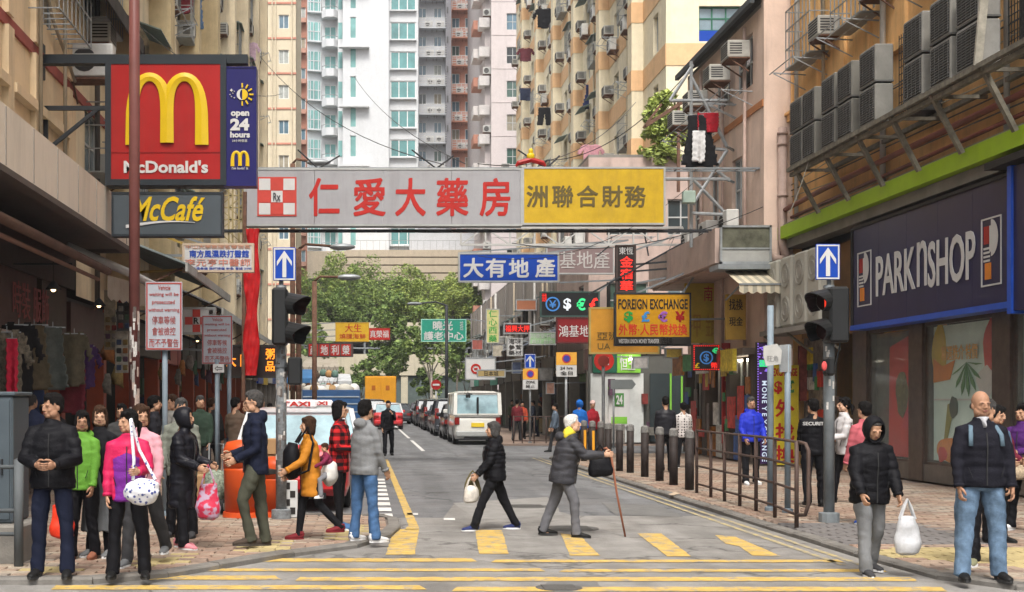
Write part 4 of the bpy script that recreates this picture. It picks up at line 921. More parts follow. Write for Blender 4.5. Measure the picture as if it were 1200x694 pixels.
# posts with the back of a plate
t = pole_obj('sign_post', 'grey post with a blank white arrow-shaped plate on the right pavement', 'road sign', (917.5-VX)*18.0/F, 17.8, P(0, 404, 17.8).z-PZ, .042, bluepole)
b = MB(); Yq = 17.7; b.prism([(P(px, py, Yq).x, P(px, py, Yq).z) for px, py in ((894, 406), (910, 403), (915.5, 411), (914, 427), (897, 429), (894, 418))], Yq-.03, Yq-.01); b.build('plate', mat('plate_back', (.50, .50, .48), stain=.2), t)
b = MB(); text(b, '旺角', P(898, 0, Yq).x, P(911, 0, Yq).x, P(0, 424, Yq).z, P(0, 417, Yq).z, lambda u, z, d: Vector((u, Yq-.03-d*.4, z))); b.build('lettering', mat('faint', (.3, .3, .29)), t)
b = MB(); p0, p1 = P(915, 404, Yq), P(929, 436, Yq); b.box(p0.x, p1.x, Yq+.06, Yq+.075, p1.z, p0.z); b.build('rear_plate', galv, t)
pole_obj('sign_post', 'bare grey post standing through the brown railing', 'post', (905.5-VX)*18.0/F, 18.1, 2.9, .045, bluepole)

# ---- railing on the right kerb and bollards
rl = mat('rail_brown', (.085, .055, .045), rough=.6, var=.3, stain=.3)
def railing(label, pts, h=1.06, m=rl, rails=(1.05, .76, .46, .16), r=.018, pr=.027, z=PZ, end=True):
    t = thing('railing', label, 'railing', (*pts[0], z))
    for x, y in pts:
        b = MB(); b.smooth = True; b.tube([(x, y, z), (x, y, z+h)], pr, 10); b.tube([(x, y, z+h), (x, y, z+h+.01)], [pr, pr*.5], 10); b.build('post', m, t)
    for hz in rails:
        b = MB(); b.smooth = True; b.tube([(x, y, z+hz) for x, y in pts], r, 8); b.build('rail', m, t)
    return t
def gx(px, py, z=PZ): Y = (CH-z)*F/(py-VY); return ((px-VX)*Y/F, Y)
rp = [gx(*q) for q in ((933.5, 619), (908, 606.5), (886, 599), (867, 593), (849, 588), (833, 583), (816.5, 578))]
tt = railing('brown four-rail pedestrian railing along the right kerb', rp)
e = rp[0]; b = MB(); b.smooth = True; b.tube([(e[0]+.02, e[1]-.0, PZ+1.05), (e[0]+.07, e[1]-.12, PZ+1.03), (e[0]+.09, e[1]-.16, PZ+.95), (e[0]+.09, e[1]-.16, PZ+.3), (e[0]+.07, e[1]-.1, PZ+.17), (e[0], e[1], PZ+.16)], .024, 8); b.build('end_loop', rl, tt)
far_r = [((px-VX)*46.7/F, 46.7) for px in (602, 612, 626, 640, 655, 670, 690, 712, 735, 757)]
railing('dark railing across the mouth of the side street', far_r, h=1.0, rails=(.98, .1), r=.02, pr=.02)
bm_ = mat('bollard_brown', (.028, .021, .019), rough=.65, var=.4, scale=8, bump=.3, stain=.3); bcap = mat('bollard_cap', (.17, .165, .155), rough=.6, var=.4, scale=25)
bcs = [gx(px, py) for px, py in ((684.4, 540.3), (694.2, 542), (704, 544), (712.7, 548.7), (726, 552.2), (738.6, 554.2), (755.6, 558.8), (773, 563.7), (789.3, 568.6), (808, 574))]
bl_lab = ['farthest bollard of the row, with a yellow strip', 'bollard with a yellow strip, second from the far end', 'third bollard from the far end, by the yellow-striped pair', 'fourth bollard from the far end of the row', 'fifth bollard from the far end of the row', 'fifth bollard from the railing end', 'fourth bollard from the railing end', 'third bollard from the railing end', 'second bollard from the railing end', 'nearest bollard, touching the brown railing']
for i, (x, y) in enumerate(bcs):
    t = thing('bollard', bl_lab[i], 'bollard', (x, y, PZ), group='brown bollards along the right kerb')
    b = MB(); b.smooth = True; b.tube([(x, y, PZ), (x, y, PZ+.90)], .080, 14); b.build('shaft', bm_, t)
    b = MB(); b.tube([(x, y, PZ+.90), (x, y, PZ+.92), (x, y, PZ+1.02), (x, y, PZ+1.05)], [.084, .087, .08, .04], 14); b.build('cap', bcap, t)
    if i < 2: b = MB(); b.box(x-.02, x+.04, y-.1, y-.07, PZ+.08, PZ+.8); b.build('yellow_strip', mat('strip_yel', (.75, .33, .02)), t)
# ---- left corner: cabinet, base and railing
t = thing('utility_cabinet', 'dark grey utility cabinet on a concrete base at the left corner', 'cabinet', (-4.0, 12.4, PZ))
cb = mat('cabinet', (.075, .095, .11), rough=.5, var=.12, stain=.15)
b = MB(); b.bbox(-4.6, -3.43, 12.4, 13.0, .42, 1.66, .02); b.build('body', cb, t)
b = MB(); b.bbox(-4.62, -3.40, 12.38, 13.02, 1.66, 1.70, .01); b.build('lid', cb, t)
for a in (-4.58, -4.01): b = MB(); b.bbox(a, a+.55, 12.385, 12.4, .46, 1.62, .004); d_ = b.build('door', cb, t); b = MB(); b.bbox(a+.47, a+.49, 12.36, 12.385, .9, 1.05, .004); b.build('handle', dsteel, d_)
b = MB(); b.bbox(-4.9, -3.30, 12.2, 13.1, PZ-.02, .42, .02); b.build('plinth', conc, t)
railing('grey railing beside the dark cabinet', [(-4.6, 12.02), (-3.27, 12.02)], h=1.0, m=mat('rail_grey', (.10, .11, .115)), rails=(.93, .52, .3), r=.02, pr=.045)
# ---- road signs far along the right kerb
def nopark(label, px0, py0, px1, py1, Y, foot=None, arrow=None, txt='全日', t2='24 hrs'):
    a, c = P(px0, py0, Y), P(px1, py1, Y); cx = (a.x+c.x)/2; t = pole_obj('parking_sign', label, 'road sign', cx, Y+.03, (P(0, arrow[1], Y).z if arrow else a.z)-PZ, .04, galv)
    mid = a.z-(a.z-c.z)*.52
    MB().box(a.x, c.x, Y-.06, Y-.045, mid, a.z).build('upper_plate', mat('np_orange', (.70, .36, .05)), t)
    MB().box(a.x, c.x, Y-.06, Y-.045, c.z, mid-.01).build('lower_plate', WHT, t)
    disc(t, cx, (mid+a.z)/2, (a.z-mid)*.36, Y-.06, mat('np_red', (.5, .05, .05)), 'ring', -.006); disc(t, cx, (mid+a.z)/2, (a.z-mid)*.26, Y-.067, mat('np_blue', (.05, .05, .3)), 'disc', -.006)
    q = MB(); w_ = c.x-a.x; text(q, t2, a.x+w_*.2, c.x-w_*.2, mid-.14, mid-.05, lambda u, z, d: Vector((u, Y-.06-d, z))); text(q, txt, a.x+w_*.2, c.x-w_*.2, c.z+.05, mid-.19, lambda u, z, d: Vector((u, Y-.06-d, z)), .02); q.build('lettering', BK, t)
    if arrow: p0, p1 = P(arrow[0], arrow[1], Y), P(arrow[2], arrow[3], Y); arrow_plate(t, (p0.x+p1.x)/2, Y-.05, p1.z, p0.z, p1.x-p0.x)
    return t
nopark('orange and white no-parking plate, nearer and larger one', 651.5, 413, 675.5, 441.5, 39)
nopark('orange and white no-parking plate below a blue arrow', 612.5, 432, 630, 456.5, 47, arrow=(614.5, 415, 627.5, 432), txt='終止', t2='ZONE')
t = pole_obj('sign_post', 'silver post holding a round disc in front of the bank', 'post', (707-VX)*38/F, 38, P(0, 425, 38).z-PZ, .05, galv); disc(t, (707-VX)*38/F, P(0, 423, 38).z, .17, 37.95, mat('discw', (.6, .12, .1)))
t = pole_obj('sign_post', 'post with a grey direction plate in front of the bank', 'road sign', (719-VX)*40/F, 40, P(0, 446, 40).z-PZ, .03, galv)
a, c = P(715, 445, 39.9), P(740, 456, 39.9); b = MB(); b.prism([(a.x, c.z), (c.x, c.z), (c.x+.12, (a.z+c.z)/2), (c.x, a.z), (a.x, a.z)], 39.8, 39.83); b.build('plate', mat('dir_grey', (.17, .19, .19)), t)
t = pole_obj('lamp_post', 'dark street lamp with a bent arm over the far road', 'street lamp', (523.3-VX)*72/F, 72, P(0, 357, 72).z-PZ, .09, dsteel)
b = MB(); p = P(523.3, 358, 72); q = P(488, 356, 72); b.tube([p, p+Vector((-.6, 0, .2)), q], .05, 6); b.build('arm', dsteel, t); b = MB(); b.ell(q+Vector((-.1, 0, 0)), (.45, .2, .1)); b.build('lamp_head', steel, t)
def armlamp(label, px, ptop, lpx, lpy, Y, base=PZ, m=rust):
    x = (px-VX)*Y/F; t = pole_obj('street_lamp', label, 'street lamp', x, Y, P(0, ptop, Y).z-base, .07, m, z=base)
    p = P(px, ptop, Y); q = P(lpx, lpy, Y); b = MB(); b.smooth = True; b.tube([p, p.lerp(q, .15)+Vector((0, 0, .12)), q], .035, 7); b.build('arm', m, t)
    b = MB(); b.smooth = True; b.ell(q, (.34, .14, .09)); b.build('lamp_head', galv, t)
armlamp('rusty street lamp with its arm over the parked taxi, lower of two', 368.5, 330, 409, 325, 36)
armlamp('rusty street lamp behind the blue arrow, its arm just below the overhead sign', 350, 292, 401, 289.5, 33)
armlamp('tall street lamp rising above the overhead sign at its left', 343, 192, 373, 190.5, 35)
# no entry sign and small signals at the far end
t = pole_obj('no_entry_sign', 'round red no-entry sign at the far end of the street', 'road sign', (511-VX)*84/F, 84, 2.6, .05, galv); disc(t, (511-VX)*84/F, P(0, 451, 84).z, .33, 83.9, RED); MB().box((511-VX)*84/F-.22, (511-VX)*84/F+.22, 83.86, 83.89, P(0, 451, 84).z-.06, P(0, 451, 84).z+.06).build('white_bar', WHT, t)
# ================================================================ BUILDINGS
def building(name, label, cat='building', loc=(0, 0, 0), group=None): return thing(name, label, cat, loc, group=group)
glassd = glass_mat('glass_dark', (.035, .05, .055)); glassb = glass_mat('glass_blue', (.10, .17, .22)); glassw = mat('glass_curtain', (.35, .38, .37), rough=.15, var=.5, scale=1.3)
teal = mat('glass_teal', (.10, .27, .27), rough=.1, var=.35, scale=.5, spec=.8); tealp = mat('glass_teal_pale', (.20, .40, .39), rough=.15, var=.3, scale=.6)
aluf = mat('window_alu', (.45, .46, .45), rough=.5, var=.1, stain=.2); whf = mat('window_white', (.75, .76, .75), rough=.5)
grf = mat('window_green', (.03, .13, .08), rough=.5); brf = mat('window_brown', (.08, .05, .035), rough=.5)
dark = mat('interior_shade', (.02, .019, .018), rough=.95, var=.3)  # near-black puts the shade of recesses and rooms into the colour
# window templates -> (frame mesh, pane mesh)
WT = {}
def wt(key, w_, h, cols, rows, fm, gm, fw=.05, sillm=None):
    f, p = win_mesh(w_, h, cols, rows, fw); WT[key] = (f.mesh('window', fm), p.mesh('pane', gm), None)
wt('alu', 1.5, 1.3, 3, 2, aluf, glassd); wt('alu2', 1.1, 1.3, 2, 2, aluf, glassb); wt('tall', .9, 1.6, 2, 2, aluf, glassw); wt('green', 2.2, 1.4, 4, 3, grf, glassw, .06)
wt('small', .8, 1.1, 2, 1, whf, glassb); wt('teal3', 2.55, 1.75, 3, 1, whf, teal, .09); wt('tealn', .6, 2.1, 1, 1, whf, tealp, .04); wt('teal2', 1.2, 1.6, 2, 1, whf, tealp, .08); wt('brown', 1.6, 1.5, 3, 2, brf, glassd)
wt('pinkw', 1.05, 1.4, 2, 2, aluf, glassb); wt('door', .9, 2.0, 2, 2, aluf, glassw)
acc = mat('ac_casing', (.42, .41, .37), rough=.6, var=.2, stain=.4); acg = mat('ac_grille', (.045, .045, .045), rough=.8); acl = mat('ac_white', (.6, .6, .57), rough=.55, var=.15, stain=.3)
def ac_mesh(kind):
    b = MB()
    if kind == 'win':
        b.bbox(-.33, .33, -.45, .1, 0, .42, .015); b.cur = 1
        for i in range(6): b.box(-.28, .28, -.455, -.448, .05+i*.058, .085+i*.058)
        for i in range(5): b.box(-.335, -.328, -.4, -.1, .08+i*.06, .11+i*.06); b.box(.328, .335, -.4, -.1, .08+i*.06, .11+i*.06)
        b.cur = 2; b.box(-.36, .36, -.42, .1, -.04, -.01); b.bar((-.3, -.4, -.03), (-.3, .08, -.35), .03); b.bar((.3, -.4, -.03), (.3, .08, -.35), .03)
    else:
        b.bbox(-.40, .40, -.42, -.1, 0, .6, .02); b.cur = 1; n = 16
        b.prism([(-.12+.22*math.cos(6.283*i/n), .3+.22*math.sin(6.283*i/n)) for i in range(n)], -.426, -.41)
        b.cur = 0
        for k in (-.1, 0, .1): b.box(-.34, .1, -.435, -.428, .3+k-.008, .3+k+.008)
        b.cur = 2; b.box(-.42, .42, -.4, .1, -.05, -.01); b.bar((-.35, -.38, -.04), (-.35, .08, -.4), .03); b.bar((.35, -.38, -.04), (.35, .08, -.4), .03)
    return b.mesh('air_conditioner', [acc if kind == 'win' else acl, acg, rust])
ACM = {k: ac_mesh(k) for k in ('win', 'split')}
def rack_mesh():
    b = MB()
    for s in (-.7, .7): b.bar((s, 0, 0), (s, -.8, .05), .025); b.bar((s, 0, -.35), (s, -.75, .03), .02)
    for d in (-.3, -.55, -.8): b.bar((-.85, d, .04), (.85, d, .04), .018)
    return b.mesh('drying_rack', galv)
RK = rack_mesh()
def shade_mesh():
    b = MB(); b.add([(-.9, 0, .12), (.9, 0, .12), (.9, -.55, -.08), (-.9, -.55, -.08), (-.9, 0, .09), (.9, 0, .09), (.9, -.55, -.11), (-.9, -.55, -.11)], [(0, 1, 2, 3), (7, 6, 5, 4), (3, 2, 6, 7), (0, 3, 7, 4), (1, 0, 4, 5), (2, 1, 5, 6)])
    return b.mesh('window_hood', mat('hood_green', (.20, .26, .24), rough=.8, stain=.5))
SH = shade_mesh()
_pv = random.Random(99); _pvm = {}
pvm = [glass_mat('pane_dark', (.025, .03, .032)), glass_mat('pane_sky', (.16, .22, .25)), mat('pane_curtain', (.30, .27, .21), rough=.2, var=.3, scale=2), mat('pane_blind', (.34, .36, .34), rough=.25, var=.3, scale=5), glass_mat('pane_green', (.06, .11, .09))]
def PV(key, g):
    i = _pv.randrange(5)
    if (key, i) not in _pvm: m = g.copy(); m.materials[0] = pvm[i]; _pvm[key, i] = m
    return _pvm[key, i]
def cage_mesh():
    b = MB(); 
    for i in range(8): x = -.8+i*.23; b.bar((x, -.42, 0), (x, -.42, 1.35), .022)
    for z in (0, .45, .9, 1.35): b.bar((-.82, -.42, z), (.82, -.42, z), .022); b.bar((-.82, -.42, z), (-.82, 0, z), .022); b.bar((.82, -.42, z), (.82, 0, z), .022)
    b.box(-.8, .8, -.42, 0, -.03, 0); return b.mesh('window_cage', mat('cage_metal', (.30, .31, .30), rough=.6, metal=.3, stain=.5))
CG = cage_mesh()
def put_win(key, fr, u, z, parent, depth=.12):
    p = fr(u, z, -depth); f, g, _ = WT[key]
    o = inst('window', f, parent, p, fr.rz); q = link('pane', g if _pv.random() < .45 or key.startswith('teal') else PV(key, g), o); return o
def put(me, name, fr, u, z, parent, d=0.): return inst(name, me, parent, fr(u, z, d), fr.rz)
def wsize(key):
    f = WT[key][0]; xs = [v.co.x for v in f.vertices]; zs = [v.co.z for v in f.vertices]; return max(xs)-min(xs), max(zs)
def wall_grid(root, fr, u0, u1, z0, z1, m, wins, name='wall', depth=.2, back=True):
    """wins: list of (key, u centre, z base)"""
    holes = []
    for k, u, z in wins:
        w_, h = wsize(k); holes.append((u-w_/2, u+w_/2, z, z+h))
    b = MB(); facade(b, fr, u0, u1, z0, z1, holes, depth)
    o = b.build(name, m, root)
    for k, u, z in wins: put_win(k, fr, u, z, root, depth*.6)
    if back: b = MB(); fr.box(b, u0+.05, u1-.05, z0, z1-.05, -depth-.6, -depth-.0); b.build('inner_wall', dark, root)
    return o
# hanging clothes -------------------------------------------------------------
CL = lambda k, c: mat('cloth_'+k, c, rough=.9, var=.25, scale=9, bump=.3, bscale=30)
SHP = {'shirt': [(-.5, 1), (-.18, 1.04), (0, .98), (.18, 1.04), (.5, 1), (.78, .55), (.6, .48), (.42, .72), (.4, .02), (.0, -.02), (-.4, .02), (-.42, .72), (-.6, .48), (-.78, .55)],
       'trousers': [(-.32, 1), (.32, 1), (.42, .0), (.1, .0), (.02, .62), (-.1, .0), (-.42, .02)], 'cloth': [(-.5, 1), (.5, 1), (.47, .03), (.1, -.02), (-.2, .03), (-.5, 0)],
       'dress': [(-.3, 1), (.3, 1), (.34, .6), (.52, 0), (0, -.03), (-.5, 0), (-.33, .6)]}
def garment(label, shape, m, c, w_, h, rz=0, group=None, name='garment', cat='clothing'):
    """hanging cloth: outline filled with a fine grid, folded and with thickness"""
    pts = SHP[shape]; b = MB(); nx, nz = 22, 24; idx = {}; vs = []; fs = []
    poly = [(x*w_, z*h) for x, z in pts]; X0 = min(p[0] for p in poly); X1 = max(p[0] for p in poly); Z0 = min(p[1] for p in poly); Z1 = max(p[1] for p in poly)
    sd = (hash_(label) % 100)*.37
    def vid(i, j):
        if (i, j) not in idx:
            x = X0+(X1-X0)*i/nx; z = Z0+(Z1-Z0)*j/nz; idx[i, j] = len(vs)
            vs.append((x+.01*math.sin(j*1.7+sd), .035*math.sin(x/w_*9+sd)*(1.1-z/h)+.02*noise.noise(Vector((x*6, z*6, sd))), z))
        return idx[i, j]
    for i in range(nx):
        for j in range(nz):
            if inside((X0+(X1-X0)*(i+.5)/nx, Z0+(Z1-Z0)*(j+.5)/nz), poly): fs.append((vid(i, j), vid(i+1, j), vid(i+1, j+1), vid(i, j+1)))
    n = len(vs); allv = vs+[(x, y+.03, z) for x, y, z in vs]
    ed = {}
    for f in fs:
        for a, b2 in zip(f, f[1:]+f[:1]): ed[a, b2] = 1
    side = [(a, b2, b2+n, a+n) for (a, b2) in ed if (b2, a) not in ed]
    b.smooth = True; b.add(allv, fs+[tuple(i+n for i in reversed(f)) for f in fs]+[(s[3], s[2], s[1], s[0]) for s in side])
    t = thing(name, label, cat, c, rz, group); b.build('cloth', m, t, world=False)
    q = MB(); q.bar((-w_*.4, .015, h), (w_*.4, .015, h), .02); q.bar((0, .015, h), (0, .015, h+.09), .012); q.build('hanger', galv, t, world=False)
    return t
def hash_(s):
    h = 0
    for ch in s: h = (h*31+ord(ch)) % 1000003
    return h

cream = mat('plaster_cream', (.78, .66, .46), rough=.9, var=.14, scale=1.2, bump=.3, bscale=15, stain=.35, streak=.45)
beige = mat('plaster_beige', (.76, .59, .38), rough=.9, var=.12, scale=1.0, bump=.3, bscale=15, stain=.25, streak=.3)
fascia = mat('fascia', (.78, .69, .58), rough=.8, var=.07, scale=.8, streak=.25)
redst = mat('stripe_red', (.33, .09, .075), rough=.8, var=.15, stain=.3)
# ---------------------------------------------------------------- L1 beige building above the awnings
fL = Fr(-5.5, 0, 90)
t = building('corner_building', 'beige building at the left with a red stripe and a wide pale concrete canopy', loc=(-5.5, 16, 0))
wins = [('alu', 21.9, 8.05), ('alu', 18.6, 8.2), ('alu', 15.2, 8.2), ('alu', 21.9, 11.3), ('alu', 18.6, 11.3), ('alu', 15.2, 11.3), ('alu', 21.9, 14.5), ('alu', 18.6, 14.5)]
wall_grid(t, fL, 8, 24.2, 5.0, 19, beige, wins); b = MB(); fL.box(b, 8, 24.2, 3.7, 4.98, -.1, -.02); b.build('under_canopy_wall', mat('under_wall_shade', (.05, .04, .035), stain=.4), t)  # dark panel: deep shade under the canopy put into its colour
b = MB(); fL.box(b, 8, 26.8, 7.30, 7.48, .0, .045); b.build('red_stripe', redst, t)
for u in (16.4, 19.3, 20.9, 23.2): b = MB(); fL.box(b, u, u+.32, 5.2, 7.3, 0, .10); fL.box(b, u, u+.32, 7.48, 19, 0, .10); b.build('pilaster', beige, t)
for a, c in ((16.72, 19.3), (19.62, 20.9), (21.22, 23.2)): b = MB(); fL.box(b, a+.0, c, 6.35, 6.5, 0, .14); b.build('ledge', beige, t)
b = MB(); fL.box(b, 8, 23.7, 4.45, 5.2, 1.0, 1.12); b.build('canopy_fascia', fascia, t)
b = MB()
for u in [9+1.3*i for i in range(12)]: fL.box(b, u, u+.03, 4.47, 5.18, 1.12, 1.13)
b.build('fascia_joints', mat('joint', (.36, .32, .28)), t, kind='stuff')
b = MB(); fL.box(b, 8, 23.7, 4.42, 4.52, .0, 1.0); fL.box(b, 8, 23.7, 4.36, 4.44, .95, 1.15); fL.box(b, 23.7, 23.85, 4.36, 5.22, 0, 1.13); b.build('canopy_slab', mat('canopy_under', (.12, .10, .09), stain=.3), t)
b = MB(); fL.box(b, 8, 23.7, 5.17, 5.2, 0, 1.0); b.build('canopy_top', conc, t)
for i, (u0, z0, z1) in enumerate(((21.0, 5.2, 19), (22.7, 5.2, 12))): b = MB(); b.smooth = True; b.tube([fL(u0, z0, .15), fL(u0, z1, .15)], .035, 8); b.build('drain_pipe', mat('pipe_beige', (.40, .34, .25), stain=.3), t)
b = MB(); b.smooth = True; b.tube([fL(20.2, 9.6, .12), fL(21.9, 8.15, .12), fL(23.6, 7.5, .12)], .03, 7); b.build('conduit', mat('pipe_beige', (.40, .34, .25)), t)
b = MB()
for i in range(9): b.bar(fL(20.8+i*.3, 8.0, .0), fL(20.8+i*.3, 8.0, .5), .02); b.bar(fL(20.8+i*.3, 8.0, .5), fL(20.8+i*.3, 9.4, .5), .015)
b.bar(fL(20.8, 8.0, .5), fL(23.2, 8.0, .5), .025); b.bar(fL(20.8, 8.5, .5), fL(23.2, 8.5, .5), .025); b.bar(fL(20.8, 9.4, .5), fL(23.2, 9.4, .5), .025); b.build('window_cage', galv, t)
cor = mat('corrugated_dark', (.05, .045, .04), rough=.8, var=.4, stain=.4)
def corr(fr, u0, u1, z0, z1, d0, d1, pitch=.12):
    """corrugated sheet sloping from the wall outwards"""
    b = MB(); n = int((u1-u0)/pitch*2); vs = []
    for i in range(n+1):
        u = u0+(u1-u0)*i/n; k = .02*(1 if i % 2 else -1); vs += [fr(u, z0+k, d0), fr(u, z1+k, d1), fr(u, z0+k-.01, d0), fr(u, z1+k-.01, d1)]
    fs = []
    for i in range(n): a = i*4; fs += [(a, a+1, a+5, a+4), (a+6, a+7, a+3, a+2), (a+1, a+3, a+7, a+5)]
    return b.add(vs, fs)
corr(fL, 21.6, 27.2, 10.1, 9.2, 0, .75).build('upper_canopy', cor, t)
b = MB(); fL.box(b, 21.6, 27.2, 8.95, 9.25, .72, .76); b.build('canopy_edge', cor, t)
# loose AC on the arm bracket
def acunit(label, me, p, rz, group=None):
    t_ = thing('air_conditioner', label, 'air conditioner', p, rz, group); link('casing', me, t_); return t_
acunit('white air conditioner on the beige wall above the red arches sign', ACM['split'], P(108, 91, 23.6)+Vector((0, .3, 0)), 0)
b = MB(); q = P(108, 92, 23.6)

pmats = [mat('pipe_beige', (.40, .34, .25), stain=.3), mat('pipe_dark', (.12, .11, .10), stain=.3), mat('pipe_white', (.5, .49, .46), stain=.4)]
random.seed(11)
def tenement(name, label, fr, u0, u1, z0, z1, m, keys, fh=3.0, zb=6.0, step=2.6, acp=.75, rackp=.35, hoodp=.3, bands=None, zvis=None, cage=.0, bay=None, depth=.25):
    t = building(name, label, loc=tuple(fr((u0+u1)/2, 0, 0))); wins = []; ex = []
    n = max(1, int((u1-u0-.6)/step)); zz = zb; fl = 0
    while zz+1.9 < z1:
        for i in range(n):
            u = u0+(u1-u0)*(i+.5)/n; k = keys[(i+fl*0) % len(keys)]; wins.append((k, u, zz))
            w_, h = wsize(k)
            if random.random() < acp: ex.append((ACM['win' if random.random() < .7 else 'split'], 'air_conditioner', u+random.choice((-1, 1))*(w_/2+.38)*(.9 if random.random() < .6 else .25), zz-random.choice((.0, .5, -.2))*.9, .02))
            if random.random() < .35: ex.append((CG, 'window_cage', u, zz-.03, .02))
            elif random.random() < rackp: ex.append((RK, 'drying_rack', u, zz-.15, .02))
            if random.random() < hoodp: ex.append((SH, 'window_hood', u, zz+h+.02, .01))
        zz += fh; fl += 1
    wall_grid(t, fr, u0, u1, z0, z1, m, wins, depth=depth)
    for me, nm, u, z, d in ex: put(me, nm, fr, u, z, t, d)
    pu = u0+step*.5
    while pu < u1: b = MB(); b.smooth = True; r_ = random.choice((.04, .055, .07)); b.tube([fr(pu, z0, .12), fr(pu, z1, .12)], r_, 6); b.build('drain_pipe', random.choice(pmats), t); pu += step*random.choice((.5, 1, 1.5))
    if bands:
        zz = zb
        while zz < z1: b = MB(); fr.box(b, u0, u1, zz-bands[1]-.12, zz-.12, 0, .03); b.build('floor_band', bands[0], t); zz += fh
    return t
tC = tenement('tenement_building', 'cream aged tenement with air conditioners behind the red arches sign', fL, 24.2, 45, 3.6, 26, cream, ['alu', 'tall', 'brown'], zb=6.1, step=2.7, acp=.8, rackp=.5, hoodp=.5)
yb = mat('plaster_yellow', (.58, .46, .27), rough=.9, var=.12, stain=.3, streak=.35)
b = MB()
for u in (27, 32.3, 37.6, 42.5): fL.box(b, u, u+.7, 3.6, 26, 0, .55)
b.build('bay_pier', yb, tC, kind='stuff')
tD = tenement('tenement_building', 'yellowish cream tenement farther up the left side, seen beside the opening hours panel', fL, 45.01, 63, 3.6, 34, yb, ['tall', 'alu2', 'alu'], zb=6.3, step=2.25, acp=.8, rackp=.5, hoodp=.5)
b = MB()
for u in (46.5, 51.7, 56.9, 61.4): fL.box(b, u, u+.6, 3.6, 34, 0, .7)
b.build('bay_pier', cream, tD, kind='stuff')
b = MB(); b.box(-14, -5.52, 62.7, 63.0, 3.6, 34); b.build('end_wall', yb, tD)
# ground floor shops left --------------------------------------------------
def shoprow(name, label, fr, u0, u1, h, pierm, step, colours, sm, sz=(2.7, 3.5), goods=True, seed=1):
    rnd = random.Random(seed); t = building(name, label, 'shop', tuple(fr((u0+u1)/2, 0, 0)))
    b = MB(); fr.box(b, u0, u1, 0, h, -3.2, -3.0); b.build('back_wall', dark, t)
    b = MB(); fr.box(b, u0, u1, h-.3, h, -3.0, .0); b.build('ceiling', mat('shop_ceiling', (.10, .095, .09)), t)
    b = MB(); fr.box(b, u0, u1, .02, PZ+.03, -3.0, .0); b.build('floor', mat('shop_floor', (.12, .11, .10)), t)
    u = u0
    while u < u1-.2:
        w_ = min(step*rnd.uniform(.8, 1.2), u1-u)
        b = MB(); fr.box(b, u, u+.3, 0, h, -.35, .02); b.build('pier', pierm, t)
        c = sm[rnd.randrange(len(sm))]; b = MB(); fr.box(b, u+.32, u+w_-.02, sz[0]+rnd.uniform(-.1, .1), sz[1], -.1, .12); b.build('shop_sign', c, t)
        if goods:
            for k in range(rnd.randint(5, 8)):
                gu = u+.4+rnd.random()*(w_-.8); z = rnd.uniform(.15, 2.3); gw = rnd.uniform(.2, .55); gh = rnd.uniform(.2, .6); gd = -rnd.uniform(.1, 2.4)
                b = MB(); fr.box(b, gu, gu+gw, z, z+gh, gd-.2, gd); b.build('goods', colours[rnd.randrange(len(colours))], t)
            for k in range(2): b = MB(); gu = u+.5+k*1.1; fr.box(b, gu, gu+.9, .15, .8, -.9, -.2); b.build('display_table', colours[rnd.randrange(len(colours))], t)
            b = MB(); fr.box(b, u+.6, u+1.7, h-.42, h-.36, -1.5, -1.4); b.build('strip_light', lit('shop_tube', (1, .9, .72), 6), t)
        u += w_
    return t
gc = [mat('goods%d' % i, c, rough=.7, var=.4, scale=12) for i, c in enumerate([(.18, .03, .025), (.04, .06, .12), (.2, .14, .05), (.16, .15, .13), (.05, .09, .055), (.10, .05, .08), (.24, .22, .2), (.03, .03, .03), (.25, .1, .03)])]
sgs = [mat('shopsign%d' % i, c, rough=.5, var=.25, scale=4, stain=.3) for i, c in enumerate([(.06, .045, .035), (.085, .065, .05), (.07, .035, .03), (.05, .045, .04)])]
fS = Fr(-5.75, 0, 90)
pier_d = mat('pier_dark', (.13, .10, .08), stain=.4)
tS = shoprow('clothes_shop', 'dim clothes shop under the awning at the left with old brown sign boards', fS, 9, 24, 4.4, pier_d, 4.2, gc, sgs, sz=(2.7, 3.75), seed=4)
for (a, c, s, m_) in ((20.3, 22.6, '時裝 服飾', mat('faded_pink', (.30, .10, .10))), (16.6, 19.6, '金 寶', BK), (10.5, 13.5, '百貨', BK)):
    q = MB(); text(q, s, a, c, 2.95, 3.55, lambda u, z, d: fS(u, z, .13+d), .01); q.build('lettering', m_, tS)
q = MB(); fS.box(q, 9, 24, 2.5, 2.68, .0, .35); q.build('sign_ledge', mat('print_strip', (.28, .24, .22), var=.7, scale=14), tS)
orgp = mat('orange_pillar', (.30, .06, .025), rough=.5, var=.15, stain=.2)
tS2 = shoprow('food_shop', 'shops with orange-red pillars behind the waiting crowd', fS, 24.01, 63, 3.6, orgp, 3.9, gc, sgs+[RED, mat('shs', (.45, .40, .30))], seed=9)
tS3 = shoprow('market_row', 'low market stalls crowded with goods at the far left', fS, 63.01, 97, 4.2, mat('mk', (.2, .18, .16)), 3.5, gc, sgs+[BLU, WHT, RED, GRN, YEL], sz=(2.6, 3.4), seed=13)
b = MB(); b.box(-14, -5.75, 63.1, 97, 4.2, 4.4); b.build('roof', mat('tin', (.25, .24, .22), stain=.5), tS3)
